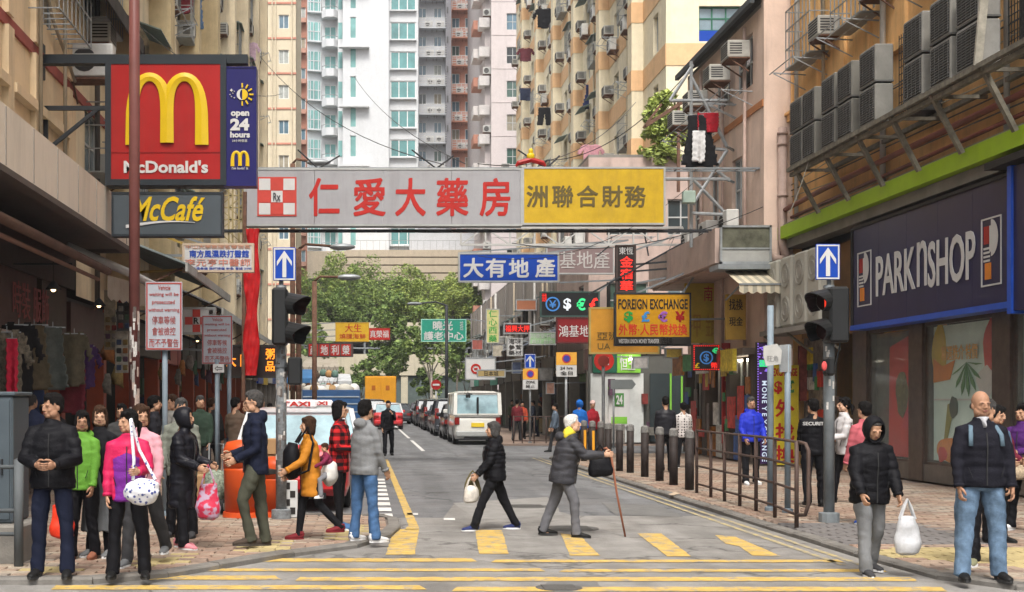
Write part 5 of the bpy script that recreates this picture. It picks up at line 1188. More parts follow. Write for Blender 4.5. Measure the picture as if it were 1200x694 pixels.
# awnings on the left
awm = mat('awning_brown', (.13, .075, .055), rough=.8, var=.25, stain=.3)
t = thing('awning', 'brown roller awning sloping out over the left clothes shop', 'awning', (-5, 19, 3.9))
b = MB(); b.add([(-5.6, 9, 4.35), (-5.6, 22.4, 4.35), (-4.55, 22.4, 3.9), (-4.55, 9, 3.9), (-5.6, 9, 4.32), (-5.6, 22.4, 4.32), (-4.55, 22.4, 3.87), (-4.55, 9, 3.87)], [(0, 3, 2, 1), (4, 5, 6, 7), (3, 7, 6, 2), (2, 6, 5, 1)]); b.build('canvas', awm, t)
b = MB(); b.smooth = True; b.tube([(-4.53, 9, 3.88), (-4.53, 22.4, 3.88)], .07, 10); b.build('front_roll', awm, t)
b = MB(); b.smooth = True; b.tube([(-4.62, 9, 3.70), (-4.62, 22.0, 3.70)], .035, 8); b.build('front_bar', mat('bar_br', (.2, .11, .08)), t)
for y in (12, 16, 20): b = MB(); b.bar((-5.7, y, 3.75), (-4.6, y, 3.75), .03); b.build('arm', dsteel, t)
t = thing('awning', 'rolled white awning edge with a torn hanging valance behind the brown post', 'awning', (-5, 24, 3.9))
b = MB(); b.smooth = True; b.tube([(-5.3, 22.6, 4.35), (-4.35, 23.2, 3.95), (-3.9, 26.2, 3.75)], .075, 10); b.build('roll', mat('canvas_white', (.50, .50, .49), stain=.3), t)
b = MB(); n = 20
b.add([(-4.55+.5*i/n, 22.45+2.2*i/n, 3.82-.05*i/n) for i in range(n+1)]+[(-4.55+.5*i/n+.02*math.sin(i), 22.45+2.2*i/n, 3.45-.08*abs(math.sin(i*1.3))) for i in range(n+1)], [(i, i+1, i+n+2, i+n+1) for i in range(n)]); b.build('valance', mat('canvas_beige', (.32, .27, .22), stain=.4), t)
for i, (u0, u1, z, d, lab) in enumerate(((25.5, 33.5, 4.35, 1.9, 'grey-green corrugated canopy behind the clinic sign'), (34.5, 44, 4.1, 1.6, 'long dark canopy over the shops with orange-red pillars'), (46, 60, 4.1, 1.5, 'far dark canopy over the left pavement before the market stalls'))):
    t = thing('canopy', lab, 'canopy', tuple(fL((u0+u1)/2, z, 0)))
    corr(fL, u0, u1, z+.75, z, 0, d).build('sheet', mat('canopy%d' % i, [(.13, .16, .16), (.10, .10, .10), (.16, .15, .14)][i], rough=.8, var=.3, stain=.4), t)
    b = MB(); fL.box(b, u0, u1, z-.16, z+.02, d-.02, d+.03); b.build('edge_strip', mat('edge_white', (.42, .42, .40), stain=.4), t)
    for u in (u0+.3, (u0+u1)/2, u1-.3): b = MB(); b.bar(fL(u, z-.05, d-.1), fL(u, z-.9, 0), .04); b.build('strut', rust, t)
random.seed(23)
for i in range(18):
    Yg = random.uniform(25, 46); z = random.uniform(2.1, 3.0); xg = -random.uniform(4.4, 5.5); p = Vector((xg, Yg, z)); t = thing('hanging_goods', 'small '+['dark red', 'navy', 'ochre', 'grey', 'dark green', 'plum', 'cream', 'black', 'orange-brown'][i % 9]+' bundle hanging in the left shop fronts, '+('nearer one' if Yg < 35 else 'farther one'), 'goods', p, group='goods hanging in the left shop fronts')
    b = MB(); b.smooth = True; w_ = random.uniform(.06, .15); b.tube([(0, 0, -.42), (.01, 0, -.40), (-.015, 0, -.25), (.012, 0, -.1), (0, 0, -.02)], [w_*1.1, w_*.8, w_, w_*.7, w_*.5], 7, ry=[w_*.2, w_*.35, w_*.3, w_*.35, w_*.15]); b.build('pouch', gc[i % 9], t, world=False); b = MB(); b.bar((0, 0, -.03), (0, 0, 3.6-z), .01); b.build('string', BK, t, world=False)
for i in range(9):
    p = Vector((-4.9, 13.2+i*3.4, 3.35)); t = thing('shop_lamp', ['first', 'second', 'third', 'fourth', 'fifth', 'sixth', 'seventh', 'eighth', 'ninth'][i]+' small warm lamp from the near end over the left shops', 'lamp', p, group='warm lamps of the left shops'); b = MB(); b.smooth = True; b.tube([(0, 0, .14), (0, 0, .1), (0, 0, -.0)], [.02, .06, .13], 10); b.build('shade', dsteel, t, world=False); b = MB(); b.ell((0, 0, .0), (.04, .04, .035)); b.build('bulb', lit('bulb', (1, .70, .35), 3), t, world=False); b = MB(); b.bar((0, 0, .14), (0, 0, .5), .01); b.build('cord', BK, t, world=False)
# posters hanging by the shop next to the post (photo 125..155)
for i, (px0, py0, px1, py1, c, lab) in enumerate(((137, 345, 152, 388, (.06, .06, .06), 'dark rack of small items hanging beside the brown post'), (135, 388, 150, 437, (.35, .33, .28), 'pale hanging poster beside the brown post'), (122, 340, 135, 410, (.28, .24, .17), 'beige upright board at the end of the clothes shop'))):
    Y = 24+i*.3; a, c2 = P(px0, py0, Y), P(px1, py1, Y); t = thing('hanging_board', lab, 'board', ((a.x+c2.x)/2, Y, c2.z)); MB().box(a.x, c2.x, Y, Y+.05, c2.z, a.z).build('board', mat('hb%d' % i, c, var=.5, scale=9), t)
    for k in range(4): 
        for l in range(2): MB().bbox(a.x+.03+l*.12, a.x+.12+l*.12, Y-.03, Y, c2.z+.05+k*.16, c2.z+.15+k*.16).build('item', gc[(k*3+l+i) % 9], t)
# clothes at the left shop
spec = [('camouflage jacket with a bright red sleeve hanging at the left edge', 'shirt', mat('camo', (.13, .11, .08), var=.8, scale=14), 8, 470, 18.6, .5, 1.0), ('black jacket hanging behind the camouflage one', 'shirt', CL('k', (.015, .014, .015)), 22, 465, 19.6, .5, 1.1), ('long olive brown coat hanging in the left shop', 'dress', CL('ol', (.10, .08, .05)), 40, 455, 20.2, .55, 1.0),
        ('grey-green dress hanging in the left shop', 'dress', CL('gg', (.09, .10, .09)), 62, 455, 21., .5, 1.0), ('dark khaki top hanging in the left shop', 'shirt', CL('kh', (.10, .085, .055)), 87, 452, 22.2, .42, .9), ('dark purple top hanging above the man in the black jacket', 'shirt', CL('pu', (.05, .02, .08)), 100, 455, 22.8, .4, .75), ('maroon garment hanging low in the left shop', 'cloth', CL('ma', (.14, .02, .03)), 85, 485, 22.6, .45, .8), ('navy jacket hanging behind the utility cabinet', 'shirt', CL('nb', (.02, .03, .07)), 30, 520, 20.2, .5, .9), ('grey cardigan hanging above the utility cabinet', 'shirt', CL('gr', (.14, .13, .12)), 8, 515, 20.2, .5, .9)]
for lab, sh, m_, px, py, Y, w_, h in spec: garment(lab, sh, m_, P(px, py, Y), w_, h, R(15))
p = P(14, 466, 18.45); garment('bright red jacket on the rail beside the camouflage one', 'cloth', CL('rd', (.5, .02, .05)), p, .16, .85, R(10))
# red vertical banner & lattice
t = thing('banner', 'tall crumpled red banner hanging beside the left signal post', 'banner', P(297, 440, 29.5))
b = MB(); b.smooth = True; n = 40; vs = []; Yq = 29.5
for j in range(n+1):
    y = 268+172*j/n; c = P(296-2*j/n, y, Yq)
    for i in range(7): vs.append((c.x+(-.16+.053*i)*(1-.2*math.sin(j*.35)), c.y+.07*math.sin(i*2.1+j*.4)+.04*noise.noise(Vector((i, j*.5, 0))), c.z))
b.add(vs, [(j*7+i, j*7+i+1, (j+1)*7+i+1, (j+1)*7+i) for j in range(n) for i in range(6)]); b.build('cloth', mat('banner_red', (.42, .01, .012), rough=.6, var=.2, scale=6), t)
b = MB(); b.tube([P(287, 225, 29.6), P(285, 470, 29.6)], .05, 8); b.build('pole', rust, t)
t = thing('sign_lattice', 'steel lattice frame holding the left end of the overhead sign', 'frame', (-3.2, 31.5, 5)); b = MB()
for px in (256, 268, 280): truss(b, P(px, 300, 31.6), P(px, 215, 31.6), (.35, 0, 0), 6, .02)
b.build('lattice', mat('lattice_yel', (.34, .27, .13), stain=.4), t); b = MB(); b.bar((-5.5, 31.6, 5.2), (-2.9, 31.6, 5.2), .06); b.bar((-5.5, 31.6, 6.9), (-2.9, 31.6, 6.9), .06); b.bar((-5.5, 31.6, 6.0), (-2.9, 31.6, 5.1), .05); b.build('arms', galv, t)
# laundry and clutter high on the left
for lab, sh, c, px, py, Y, w_, h in (('blue jeans hanging high on the left tenement', 'trousers', (.08, .14, .24), 226, 34, 38, .75, 1.0), ('dark red cloth hanging high left of the blue jeans', 'cloth', (.2, .03, .04), 216, 16, 37, .5, .9), ('pale pink shirt hanging beside the cream end wall', 'shirt', (.5, .35, .42), 293, 72, 56, .6, .8), ('white shirt hanging high above the opening hours panel', 'shirt', (.6, .6, .6), 288, 12, 57, .6, .8)):
    garment(lab, sh, CL('l'+lab[:6]+str(px), c), P(px, py, Y), w_, h)
# ================================================================ RIGHT SIDE
orange = mat('plaster_orange', (.78, .47, .20), rough=.85, var=.12, scale=.9, bump=.3, bscale=12, stain=.3, streak=.4)
pink = mat('plaster_pink', (.72, .55, .45), rough=.9, var=.12, scale=.9, bump=.25, bscale=12, stain=.3, streak=.4)
lime = mat('lime_band', (.30, .47, .015), rough=.6, var=.08, stain=.12)
fR = Fr(10.3, 31, -90)      # u = 31 - Y
U = lambda Y: 31-Y
t1 = building('supermarket_building', 'orange building with a lime green band above the supermarket sign', loc=(10.3, 20, 0))
wall_grid(t1, fR, 0, 24, 5.85, 20, orange, [('tall', U(29.3), 9.6), ('tall', U(26.4), 9.6), ('alu', U(23), 9.6), ('alu', U(19.6), 9.6)])
b = MB(); fR.box(b, 0, 24, 5.50, 5.80, 0, .36); b.build('green_band', lime, t1)
b = MB(); fR.box(b, 0, 24, 5.80, 5.85, 0, .30); fR.box(b, 0, 24, 5.28, 5.49, -.2, .2); b.build('band_ledge', conc, t1)
b = MB(); fR.box(b, 0, 24, 8.35, 8.5, 0, .14); fR.box(b, 0, 4.6, 8.5, 8.56, 0, .2); b.build('cornice', orange, t1)
for Y in (30.9, 29.2, 27.6, 26.2, 24.5): b = MB(); fR.box(b, U(Y), U(Y)+.14, 8.5, 20, 0, .07); b.build('pilaster', orange, t1)
for Y, r_, z0_ in ((30.4, .05, 5.9), (28.6, .04, 8.5), (25.3, .06, 5.9), (22.4, .04, 8.5), (20.4, .05, 5.9)): b = MB(); b.smooth = True; b.tube([fR(U(Y), z0_, .1), fR(U(Y), 20, .1)], r_, 7); b.build('drain_pipe', random.choice(pmats), t1)
for Y, z in ((29.3, 9.4), (26.4, 9.4), (23, 9.4)): put(CG, 'window_cage', fR, U(Y), z, t1, .03); put(ACM['win'], 'air_conditioner', fR, U(Y)+1.1, z+.2, t1, .03); put(RK, 'drying_rack', fR, U(Y), z-.15, t1, .02)
for k in range(9): z = 6.0+k*.22; b = MB(); b.smooth = True; b.tube([fR(U(30.8), z+.1*math.sin(k), .05+.01*k), fR(U(26), z+.15*math.sin(k*2), .07), fR(U(20), z+.1*math.cos(k), .06), fR(U(15), z, .06)], .014, 5); b.build('wall_cable', pmats[k % 2], t1)
b = MB(); b.box(10.31, 16, 30.9, 31, 0, 20); b.build('end_wall', orange, t1)
# back of the shop
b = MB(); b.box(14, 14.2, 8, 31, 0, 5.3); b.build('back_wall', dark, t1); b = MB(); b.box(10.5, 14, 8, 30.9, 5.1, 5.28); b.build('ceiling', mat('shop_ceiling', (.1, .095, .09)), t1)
b = MB(); b.box(10.75, 14, 8, 30.9, .1, .16); b.build('floor', mat('shop_floor2', (.3, .28, .25)), t1)
colm = mat('steel_brown', (.12, .095, .08), rough=.35, metal=.5, var=.25, scale=5)
fG = Fr(10.5, 31, -90)
cols_ = [(27.6, 26.85), (24.75, 24.15), (21.45, 20.85), (18.0, 17.4), (14.5, 13.9)]
for a, c in cols_: b = MB(); fG.box(b, U(a), U(c), .1, 3.1, -.35, .03); b.build('column', colm, t1)
bays = [(26.85, 24.75), (24.15, 21.45), (20.85, 18.0), (17.4, 14.5)]
gl = bpy.data.materials.new('shop_glass'); gl.use_nodes = True; pb = gl.node_tree.nodes['Principled BSDF']; pb.inputs['Base Color'].default_value = (.5, .6, .58, 1); pb.inputs['Roughness'].default_value = .03; pb.inputs['Alpha'].default_value = .12; pb.inputs['Specular IOR Level'].default_value = .9
pale = mat('poster_pale', (.62, .80, .72), rough=.6, var=.12, scale=1.5)
def blob(cu, cz, ru, rz_, seed, n=22, k=.3):
    out = []
    for i in range(n):
        a = 6.283*i/n; r = 1+k*noise.noise(Vector((math.cos(a)*1.3+seed, math.sin(a)*1.3, seed))); out.append((cu+ru*r*math.cos(a), cz+rz_*r*math.sin(a)))
    return out
def shape(parent, fr, pts, d, m, name, th=.006):
    b = MB(); n = len(pts); vs = [fr(u, z, d) for u, z in pts]+[fr(u, z, d-th) for u, z in pts]
    b.add(vs, [tuple(range(n)), tuple(range(2*n-1, n-1, -1))]+[(i, i+n, (i+1) % n+n, (i+1) % n) for i in range(n)]); return b.build(name, m, parent)
pred = mat('poster_red', (.55, .025, .02), rough=.5, var=.15); pyel = mat('poster_yellow', (.6, .45, .05)); pgrn = mat('poster_green', (.06, .20, .05)); pwh = mat('poster_white', (.6, .6, .56)); pdk = mat('poster_dark', (.04, .05, .03)); pgo = mat('poster_orange', (.65, .22, .03))
for i, (a, c) in enumerate(bays):
    w0, w1 = U(a), U(c)
    b = MB(); fG.box(b, w0, w1, .1, .42, -.25, .0); b.build('plinth', mat('plinth_steel', (.16, .145, .13), rough=.4, metal=.4, var=.2), t1)
    b = MB(); fG.box(b, w0, w1, .42, .47, -.12, -.02); fG.box(b, w0, w1, 3.02, 3.1, -.12, -.02); fG.box(b, w0, w0+.06, .47, 3.02, -.12, -.02); fG.box(b, w1-.06, w1, .47, 3.02, -.12, -.02); f_ = b.build('window', colm, t1)
    b = MB(); fG.box(b, w0+.06, w1-.06, .47, 3.02, -.07, -.06); b.build('pane', gl, f_)
    po = MB(); fG.box(po, w0+.1, w1-.1, .5, 3.0, -.16, -.15); pp = po.build('window_poster', pale if i else mat('dim', (.10, .10, .09), var=.4), t1)
    W = w1-w0; D = -.14
    if i == 0:
        shape(pp, fG, [(w0+.75, .5), (w1-.1, .5), (w1-.1, 2.1), (w1-.35, 2.9), (w0+.8, 2.7)], D, pred, 'red_panel'); shape(pp, fG, blob(w0+1.4, 1.75, .28, .45, 2), D+.01, mat('leafdk', (.14, .12, .05), var=.5, scale=10), 'leaf_print')
    elif i == 1:
        shape(pp, fG, blob(w0+.35, 2.5, .3, .5, 1), D, pyel, 'yellow_print'); shape(pp, fG, [(w0+.12, 1.95), (w0+.8, 2.0), (w0+1.0, 2.35), (w0+.5, 2.25), (w0+.12, 2.4)], D+.007, pgo, 'orange_print')
        for k in range(7):
            a0 = -1.2+k*.45; cu, cz = w0+1.45, 2.3; shape(pp, fG, [(cu, cz), (cu+.45*math.sin(a0)+.06, cz-.45*math.cos(a0)), (cu+.62*math.sin(a0), cz-.62*math.cos(a0)), (cu+.45*math.sin(a0)-.08, cz-.42*math.cos(a0)-.03)], D+.006+.002*k, pgrn, 'leaf_print')
        shape(pp, fG, blob(w0+2.3, 2.45, .25, .55, 4), D, pred, 'red_print'); shape(pp, fG, blob(w0+2.15, 1.95, .3, .25, 6), D+.008, pwh, 'white_print')
        shape(pp, fG, [(w0+.12, 1.62), (w1-.12, 1.62), (w1-.12, 1.65), (w0+.12, 1.65)], D+.003, pwh, 'joint_line')
        shape(pp, fG, [(w0+.7, 1.55), (w0+1.0, 1.6), (w0+.78, 1.1), (w0+.62, .75), (w0+.5, .7), (w0+.6, 1.1)], D+.004, mat('rib', (.30, .28, .05)), 'stem_print'); shape(pp, fG, blob(w0+.95, 1.5, .16, .2, 9), D+.008, pdk, 'dark_print'); shape(pp, fG, blob(w0+.7, .72, .4, .22, 11), D+.006, pgo, 'orange_print'); shape(pp, fG, blob(w0+.5, .62, .2, .14, 12), D+.01, pred, 'red_print')
        q = MB(); text(q, '精選推介 特價', w0+.5, w0+1.9, 2.35, 2.62, lambda u, z, d: fG(u, z, -.12+d), .02); q.build('lettering', mat('warm', (.8, .45, .12)), pp)
    else:
        shape(pp, fG, blob(w0+.6, 2.2, .35, .6, 21+i), D, pred, 'red_print'); shape(pp, fG, blob(w0+1.7, 1.4, .5, .6, 25+i), D, pgrn, 'leaf_print')
# wall between the supermarket and the corner
pat = mat('patchy_column', (.20, .17, .14), rough=.9, var=.6, scale=6, stain=.8)
b = MB(); fG.box(b, U(30.6), U(29.4), .1, 3.1, -.3, .05); b.build('patchy_column', pat, t1)
b = MB(); fG.box(b, U(29.4), U(27.6), .1, 3.1, -1.2, -1.0); b.build('doorway', dark, t1)
b = MB(); fG.box(b, 0, U(27.0), 3.1, 5.28, -.2, .0); b.build('lintel_wall', mat('plaster_brown', (.33, .18, .08), stain=.4), t1)
# the supermarket sign
fP = Fr(10.02, 31, -90)
navy2 = mat('sign_deepnavy', (.018, .016, .062), rough=.35, var=.12, scale=2); bluf = mat('sign_blueedge', (.02, .08, .45), rough=.35)
t = thing('supermarket_sign', 'long dark navy supermarket sign with white letters on the right building', 'sign', (10.02, 23, 3.08))
a, c = U(26.4), U(19.85)
for k in range(5):
    u0 = a+.05+(c-a-.1)*k/5; u1 = a+.05+(c-a-.1)*(k+1)/5; b = MB(); fP.box(b, u0+.003, u1-.003, 3.16, 5.12, -.3, 0); b.build('panel', navy2, t)
b = MB(); fP.box(b, a-.02, c+.05, 3.06, 3.16, -.3, .05); fP.box(b, c-.04, c+.06, 3.16, 5.2, -.3, .06); b.build('blue_edge', bluf, t)
b = MB(); fP.box(b, a-.02, c-.04, 5.12, 5.18, -.3, .03); fP.box(b, a-.05, a+.0, 3.16, 5.12, -.3, .03); b.build('edge', BK, t)
pl = lambda u, z, d: fP(u, z, d+.01)
for s, y0, y1, z0, z1, bo in (('PARK', 25.15, 23.35, 3.66, 4.44, .015), ('n', 23.27, 22.87, 3.68, 4.50, .0), ('SHOP', 22.82, 21.05, 3.62, 4.44, .015)):
    q = MB(); text(q, s, U(y0), U(y1), z0, z1, pl, bo, .03); q.build('lettering', WHT, t)
for y0, y1, z0, z1 in ((26.12, 25.42, 3.52, 4.62), (20.86, 20.2, 3.46, 4.56)):
    u0, u1 = U(y0), U(y1); W = u1-u0; H = z1-z0; q = MB(); e = .025
    for (p0, p1, r0, r1) in ((u0, u1, z0, z0+e), (u0, u1, z1-e, z1), (u0, u0+e, z0+e, z1-e), (u1-e, u1, z0+e, z1-e)): fP.box(q, p0, p1, r0, r1, 0, .015)
    n = 12; zc = z0+H*.70; r = W*.36
    for j in range(n):
        a0, a1 = math.pi*j/n, math.pi*(j+1)/n
        q.add([fP(u0+W*.50, zc, .013), fP(u0+W*.50+r*math.sin(a0), zc+r*1.25*math.cos(a0), .013), fP(u0+W*.50+r*math.sin(a1), zc+r*1.25*math.cos(a1), .013)], [(0, 1, 2)])
    fP.box(q, u0+W*.42, u0+W*.5, z0+H*.50, z1-H*.12, 0, .013)
    for k in range(4): fP.box(q, u0+W*.12, u0+W*.42, z0+H*(.36+.06*k), z0+H*(.36+.06*k+.03), 0, .013)
    o = q.build('logo', WHT, t)
    q = MB(); fP.box(q, u0+W*.14, u0+W*.40, z0+H*.62, z0+H*.88, 0, .015); q.build('red_block', RED, o); q = MB(); fP.box(q, u0+W*.2, u0+W*.48, z0+H*.1, z0+H*.34, 0, .015); q.build('orange_block', pgo, o)
t = thing('supermarket_sign', 'second dark sign continuing past the blue edge at the right border', 'sign', (10.0, 17, 3.1)); b = MB(); fP.box(b, U(19.6), U(13), 3.0, 5.2, -.3, .12); b.build('panel', navy2, t); b = MB(); fP.box(b, U(19.72), U(19.6), 2.95, 5.22, -.3, .16); b.build('edge', bluf, t)
b = MB(); fP.box(b, U(20.2), U(12), 5.24, 5.34, -.3, .28); b.build('shade_board', BK, t)
# AC rack ------------------------------------------------------------------
rk_m = mat('rack_steel', (.18, .165, .13), rough=.8, var=.45, scale=7, stain=.8)
t = thing('condenser_rack', 'long weathered steel rack under the row of condensers on the orange wall', 'rack', (9.9, 23, 6.8))
fW = Fr(10.3, 31, -90)
for d, z in ((.95, 6.72), (.88, 6.62), (.1, 6.72)): b = MB(); b.bar(fW(U(28.4), z, d), fW(U(16), z, d), .09, .08); b.build('beam', rk_m, t)
for Y in (28, 26.25, 24.5, 22.9, 21.25, 19.5, 17.6):
    b = MB(); b.bar(fW(U(Y), 6.7, .93), fW(U(Y), 5.72, .42), .10, .07); b.build('strut', rk_m, t)
    b = MB(); b.bar(fW(U(Y), 6.66, .0), fW(U(Y), 6.66, .95), .06); b.build('cross_bar', rk_m, t)
b = MB(); b.bar(fW(U(19.6), 6.75, .95), fW(U(19.2), 8.6, .95), .12, .05); b.build('upright', mat('upright_pale', (.42, .40, .34), var=.5, stain=.9), t)
red_p = mat('pipe_red', (.16, .05, .035), rough=.5, var=.3)
b = MB(); b.smooth = True; b.tube([fW(U(31.0), 4.9, .25), fW(U(30.9), 6.2, .25), fW(U(28), 6.25, .3), fW(U(20), 6.3, .3), fW(U(15), 6.3, .3)], .06, 8); b.build('red_pipe', red_p, t)
b = MB(); b.smooth = True; b.tube([fW(U(30.6), 6.0, .15), fW(U(16), 6.05, .2)], .04, 8); b.build('red_pipe', red_p, t)
random.seed(2)
cgrey = [mat('condenser%d' % i, c, rough=.6, var=.18, stain=.4) for i, c in enumerate([(.17, .165, .145), (.22, .215, .195), (.29, .285, .265)])]
def condenser(m, w_=.76, h=.70, d=.34):
    b = MB(); b.bbox(-w_/2, w_/2, -d/2, d/2, 0, h, .02)
    b.cur = 1
    b.box(-w_/2+.05, w_/2-.05, -d/2-.006, -d/2, .05, h-.05)
    b.cur = 2
    for i in range(13): z = .07+i*(h-.14)/12.5; b.box(-w_/2+.05, w_/2-.05, -d/2-.02, -d/2-.006, z, z+.012)
    for i in range(5): x = -w_/2+.06+i*(w_-.12)/4; b.box(x-.004, x+.004, -d/2-.024, -d/2-.02, .05, h-.05)
    b.box(-w_/2-.003, w_/2+.003, -d/2-.003, d/2+.003, h*.0+.0, .03)
    return b.mesh('condenser_casing', [m, acg, mat('grille_wire', (.12, .12, .115))])
cm = [condenser(m) for m in cgrey]
stk = [28.0, 27.2, 26.05, 25.15, 24.0, 22.0, 20.95, 20.0]
onm = ['first', 'second', 'third', 'fourth', 'fifth', 'sixth', 'seventh', 'eighth']
for i, Y in enumerate(stk):
    for k in range(2):
        lab = '%s grey condenser of the %s stack counted from the far end of the rack' % (('lower', 'upper')[k], onm[i])
        z = 6.78+k*.73; t = thing('condenser_unit', lab, 'condenser', tuple(fW(U(Y), z, .75)), R(-90), 'condensers stacked on the rack')
        link('casing', cm[(0 if i < 4 else 1 if i < 7 else 2)], t)
for i, Y in enumerate((23.1, 19.1)):
    t = thing('wire_cage', ('black wire cage between the condenser stacks' if i == 0 else 'black wire cage behind the nearest condensers'), 'cage', tuple(fW(U(Y), 6.8, .5)))
    b = MB(); 
    for k in range(9): b.bar(fW(U(Y)-.35+k*.09, 6.8, .55), fW(U(Y)-.35+k*.09, 8.3, .55), .012)
    for k in range(12): b.bar(fW(U(Y)-.36, 6.8+k*.13, .55), fW(U(Y)+.38, 6.8+k*.13, .55), .012); b.bar(fW(U(Y)+.38, 6.8+k*.13, .55), fW(U(Y)+.38, 6.8+k*.13, .05), .012)
    b.build('mesh', blackp, t); b = MB(); fW.box(b, U(Y)-.33, U(Y)+.3, 6.8, 8.2, .05, .4); b.build('backing', mat('cageback', (.05, .05, .05)), t)
# pale condensers low at the corner
for i, Y in enumerate((30.3, 29.3, 28.35, 27.5)):
    t = thing('condenser_unit', ('farthest', 'second farthest', 'third farthest', 'nearest')[i]+' tall pale condenser beside the right signal post', 'condenser', tuple(fW(U(Y), 3.3, .55)), R(-90), 'tall pale condensers on the low wall')
    b = MB(); b.bbox(-.38, .38, -.17, .17, 0, 1.62, .05); b.cur = 1
    for zc in (.42, 1.18): b.prism([(.29*math.cos(6.283*j/18), zc+.29*math.sin(6.283*j/18)) for j in range(18)], -.178, -.165)
    b.cur = 2
    for zc in (.42, 1.18):
        for rr in (.15, .27): b.tube([(rr*math.cos(6.283*j/14), -.185, zc+rr*math.sin(6.283*j/14)) for j in range(15)], .006, 4, cap=False)
    b.build('casing', [mat('cond_pale', (.40, .385, .33), stain=.12, var=.06), mat('cond_fan', (.31, .30, .26)), mat('cond_ring', (.40, .38, .33))], t, world=False)
    b = MB(); b.box(.38, .383, -.03, .04, 1.25, 1.5); b.build('label', mat('lblue', (.1, .2, .4)), t, world=False)
t = thing('condenser_shelf', 'weathered shelf carrying the tall pale condensers', 'shelf', (9.8, 29, 3.2)); b = MB(); fW.box(b, U(30.8), U(27.0), 3.16, 3.27, .2, .85); b.build('shelf', conc, t); 
for Y in (30.6, 29, 27.3): b = MB(); b.bar(fW(U(Y), 3.16, .8), fW(U(Y), 2.7, .2), .05); b.build('strut', rk_m, t)

# ---------------------------------------------------------------- R2 pink building
t2 = building('pink_building', 'faded pink building with a slanted dark roof edge and scaffold on the right', loc=(9.6, 35, 0))
f2 = Fr(9.6, 41, -90); U2 = lambda Y: 41-Y
wall_grid(t2, f2, 2.7, 10, 2.9, 11.2, pink, [('tall', U2(33.2), 6.3), ('tall', U2(35.4), 6.3), ('alu2', U2(37.2), 6.3), ('alu', U2(32.6), 9.5), ('alu', U2(34.6), 9.5), ('alu', U2(36.9), 9.5)])
b = MB(); b.box(9.606, 12, 30.98-.0, 31.2, 2.9, 11.5); b.build('end_wall', pink, t2)
b = MB(); f2.box(b, 2.7, 10.02, 8.75, 8.92, 0, .03); b.build('orange_stripe', mat('stripe_or', (.48, .20, .08), stain=.3), t2)
corr(f2, 2.6, 10.1, 11.7, 11.35, -.4, .35).build('roof_edge', cor, t2)
b = MB(); f2.box(b, 2.6, 10.1, 11.22, 11.36, .25, .36); b.build('roof_fascia', mat('rf', (.07, .08, .085), stain=.3), t2)
b = MB(); b.box(9.6, 16, 31.2, 38.3, 11.2, 11.3); b.build('roof', conc, t2)
b = MB(); b.box(9.62, 16, 38.1, 38.3, 0, 11.2); b.build('far_wall', pink, t2)
pp_ = mat('pipe_pink', (.45, .33, .28), rough=.6, var=.15, stain=.3)
b = MB(); b.smooth = True; b.tube([P(917, 150, 30.85), P(917, 285, 30.85), P(921, 300, 30.85), P(934, 304, 30.85)], .11, 10); b.build('drain_pipe', pp_, t2)
b = MB(); b.smooth = True
for y in (155, 168, 228): b.tube([P(917, y, 30.85), P(917, y+3, 30.85)], .135, 10)
b.build('pipe_collar', pp_, t2)
b = MB(); b.smooth = True; b.tube([P(898, 268, 30.8), P(896, 290, 30.8), P(906, 303, 30.8), P(932, 304, 30.8)], .09, 8); b.build('bent_pipe', pp_, t2)
for i, Y in enumerate((31.9, 33.6, 35.8, 37.6)):
    put(ACM['win'], 'air_conditioner', f2, U2(Y), 10.1-.15*i, t2, .25)
random.seed(8)
for Y in (32.5, 34, 36, 37.4): put(RK, 'drying_rack', f2, U2(Y), 9.3, t2, .02)
for Y in (33, 35, 37): put(ACM['split'], 'air_conditioner', f2, U2(Y), 5.9, t2, .02)
for Y in (32.2, 34.2, 36.4): b = MB(); b.smooth = True; b.tube([f2(U2(Y), 3, .1), f2(U2(Y), 11, .1)], .045, 7); b.build('drain_pipe', pp_, t2)
# projecting concrete balcony
b = MB(); b.box(8.43, 8.55, 31, 38.3, 4.95, 5.8); b.box(8.55, 9.6, 31, 38.3, 4.9, 5.02); b.box(8.55, 9.6, 31, 31.12, 5.02, 5.8); b.build('balcony', mat('balcony_pink', (.47, .36, .31), stain=.4, streak=.3), t2)
b = MB(); p0, p1 = P(840, 266, 30.9), P(900, 312, 30.9); b.box(p0.x, p1.x, 30.6, 30.68, p1.z, p1.z+.08); b.box(p0.x, p1.x, 30.6, 30.68, p0.z-.05, p0.z); b.box(p0.x, p0.x+.05, 30.6, 30.68, p1.z, p0.z); b.box(p1.x-.05, p1.x, 30.6, 30.68, p1.z, p0.z); b.box(p0.x, p1.x, 30.61, 30.67, (p0.z+p1.z)/2-.1, (p0.z+p1.z)/2-.06); o = b.build('window_box', galv, t2)
b = MB(); b.box(p0.x+.05, p1.x-.05, 30.63, 30.65, (p0.z+p1.z)/2-.08, p0.z-.05); b.build('pane', mat('murky', (.12, .12, .09), rough=.2, var=.5, scale=3), o); b = MB(); b.box(p0.x+.05, p1.x-.05, 30.63, 30.65, p1.z+.05, (p0.z+p1.z)/2-.08); b.build('metal_sheet', mat('sheet', (.33, .33, .31), stain=.3), o)
b = MB(); b.box(p0.x-.1, p1.x+.1, 30.4, 31.2, p1.z-.12, p1.z); b.build('metal_sill', steel, o)
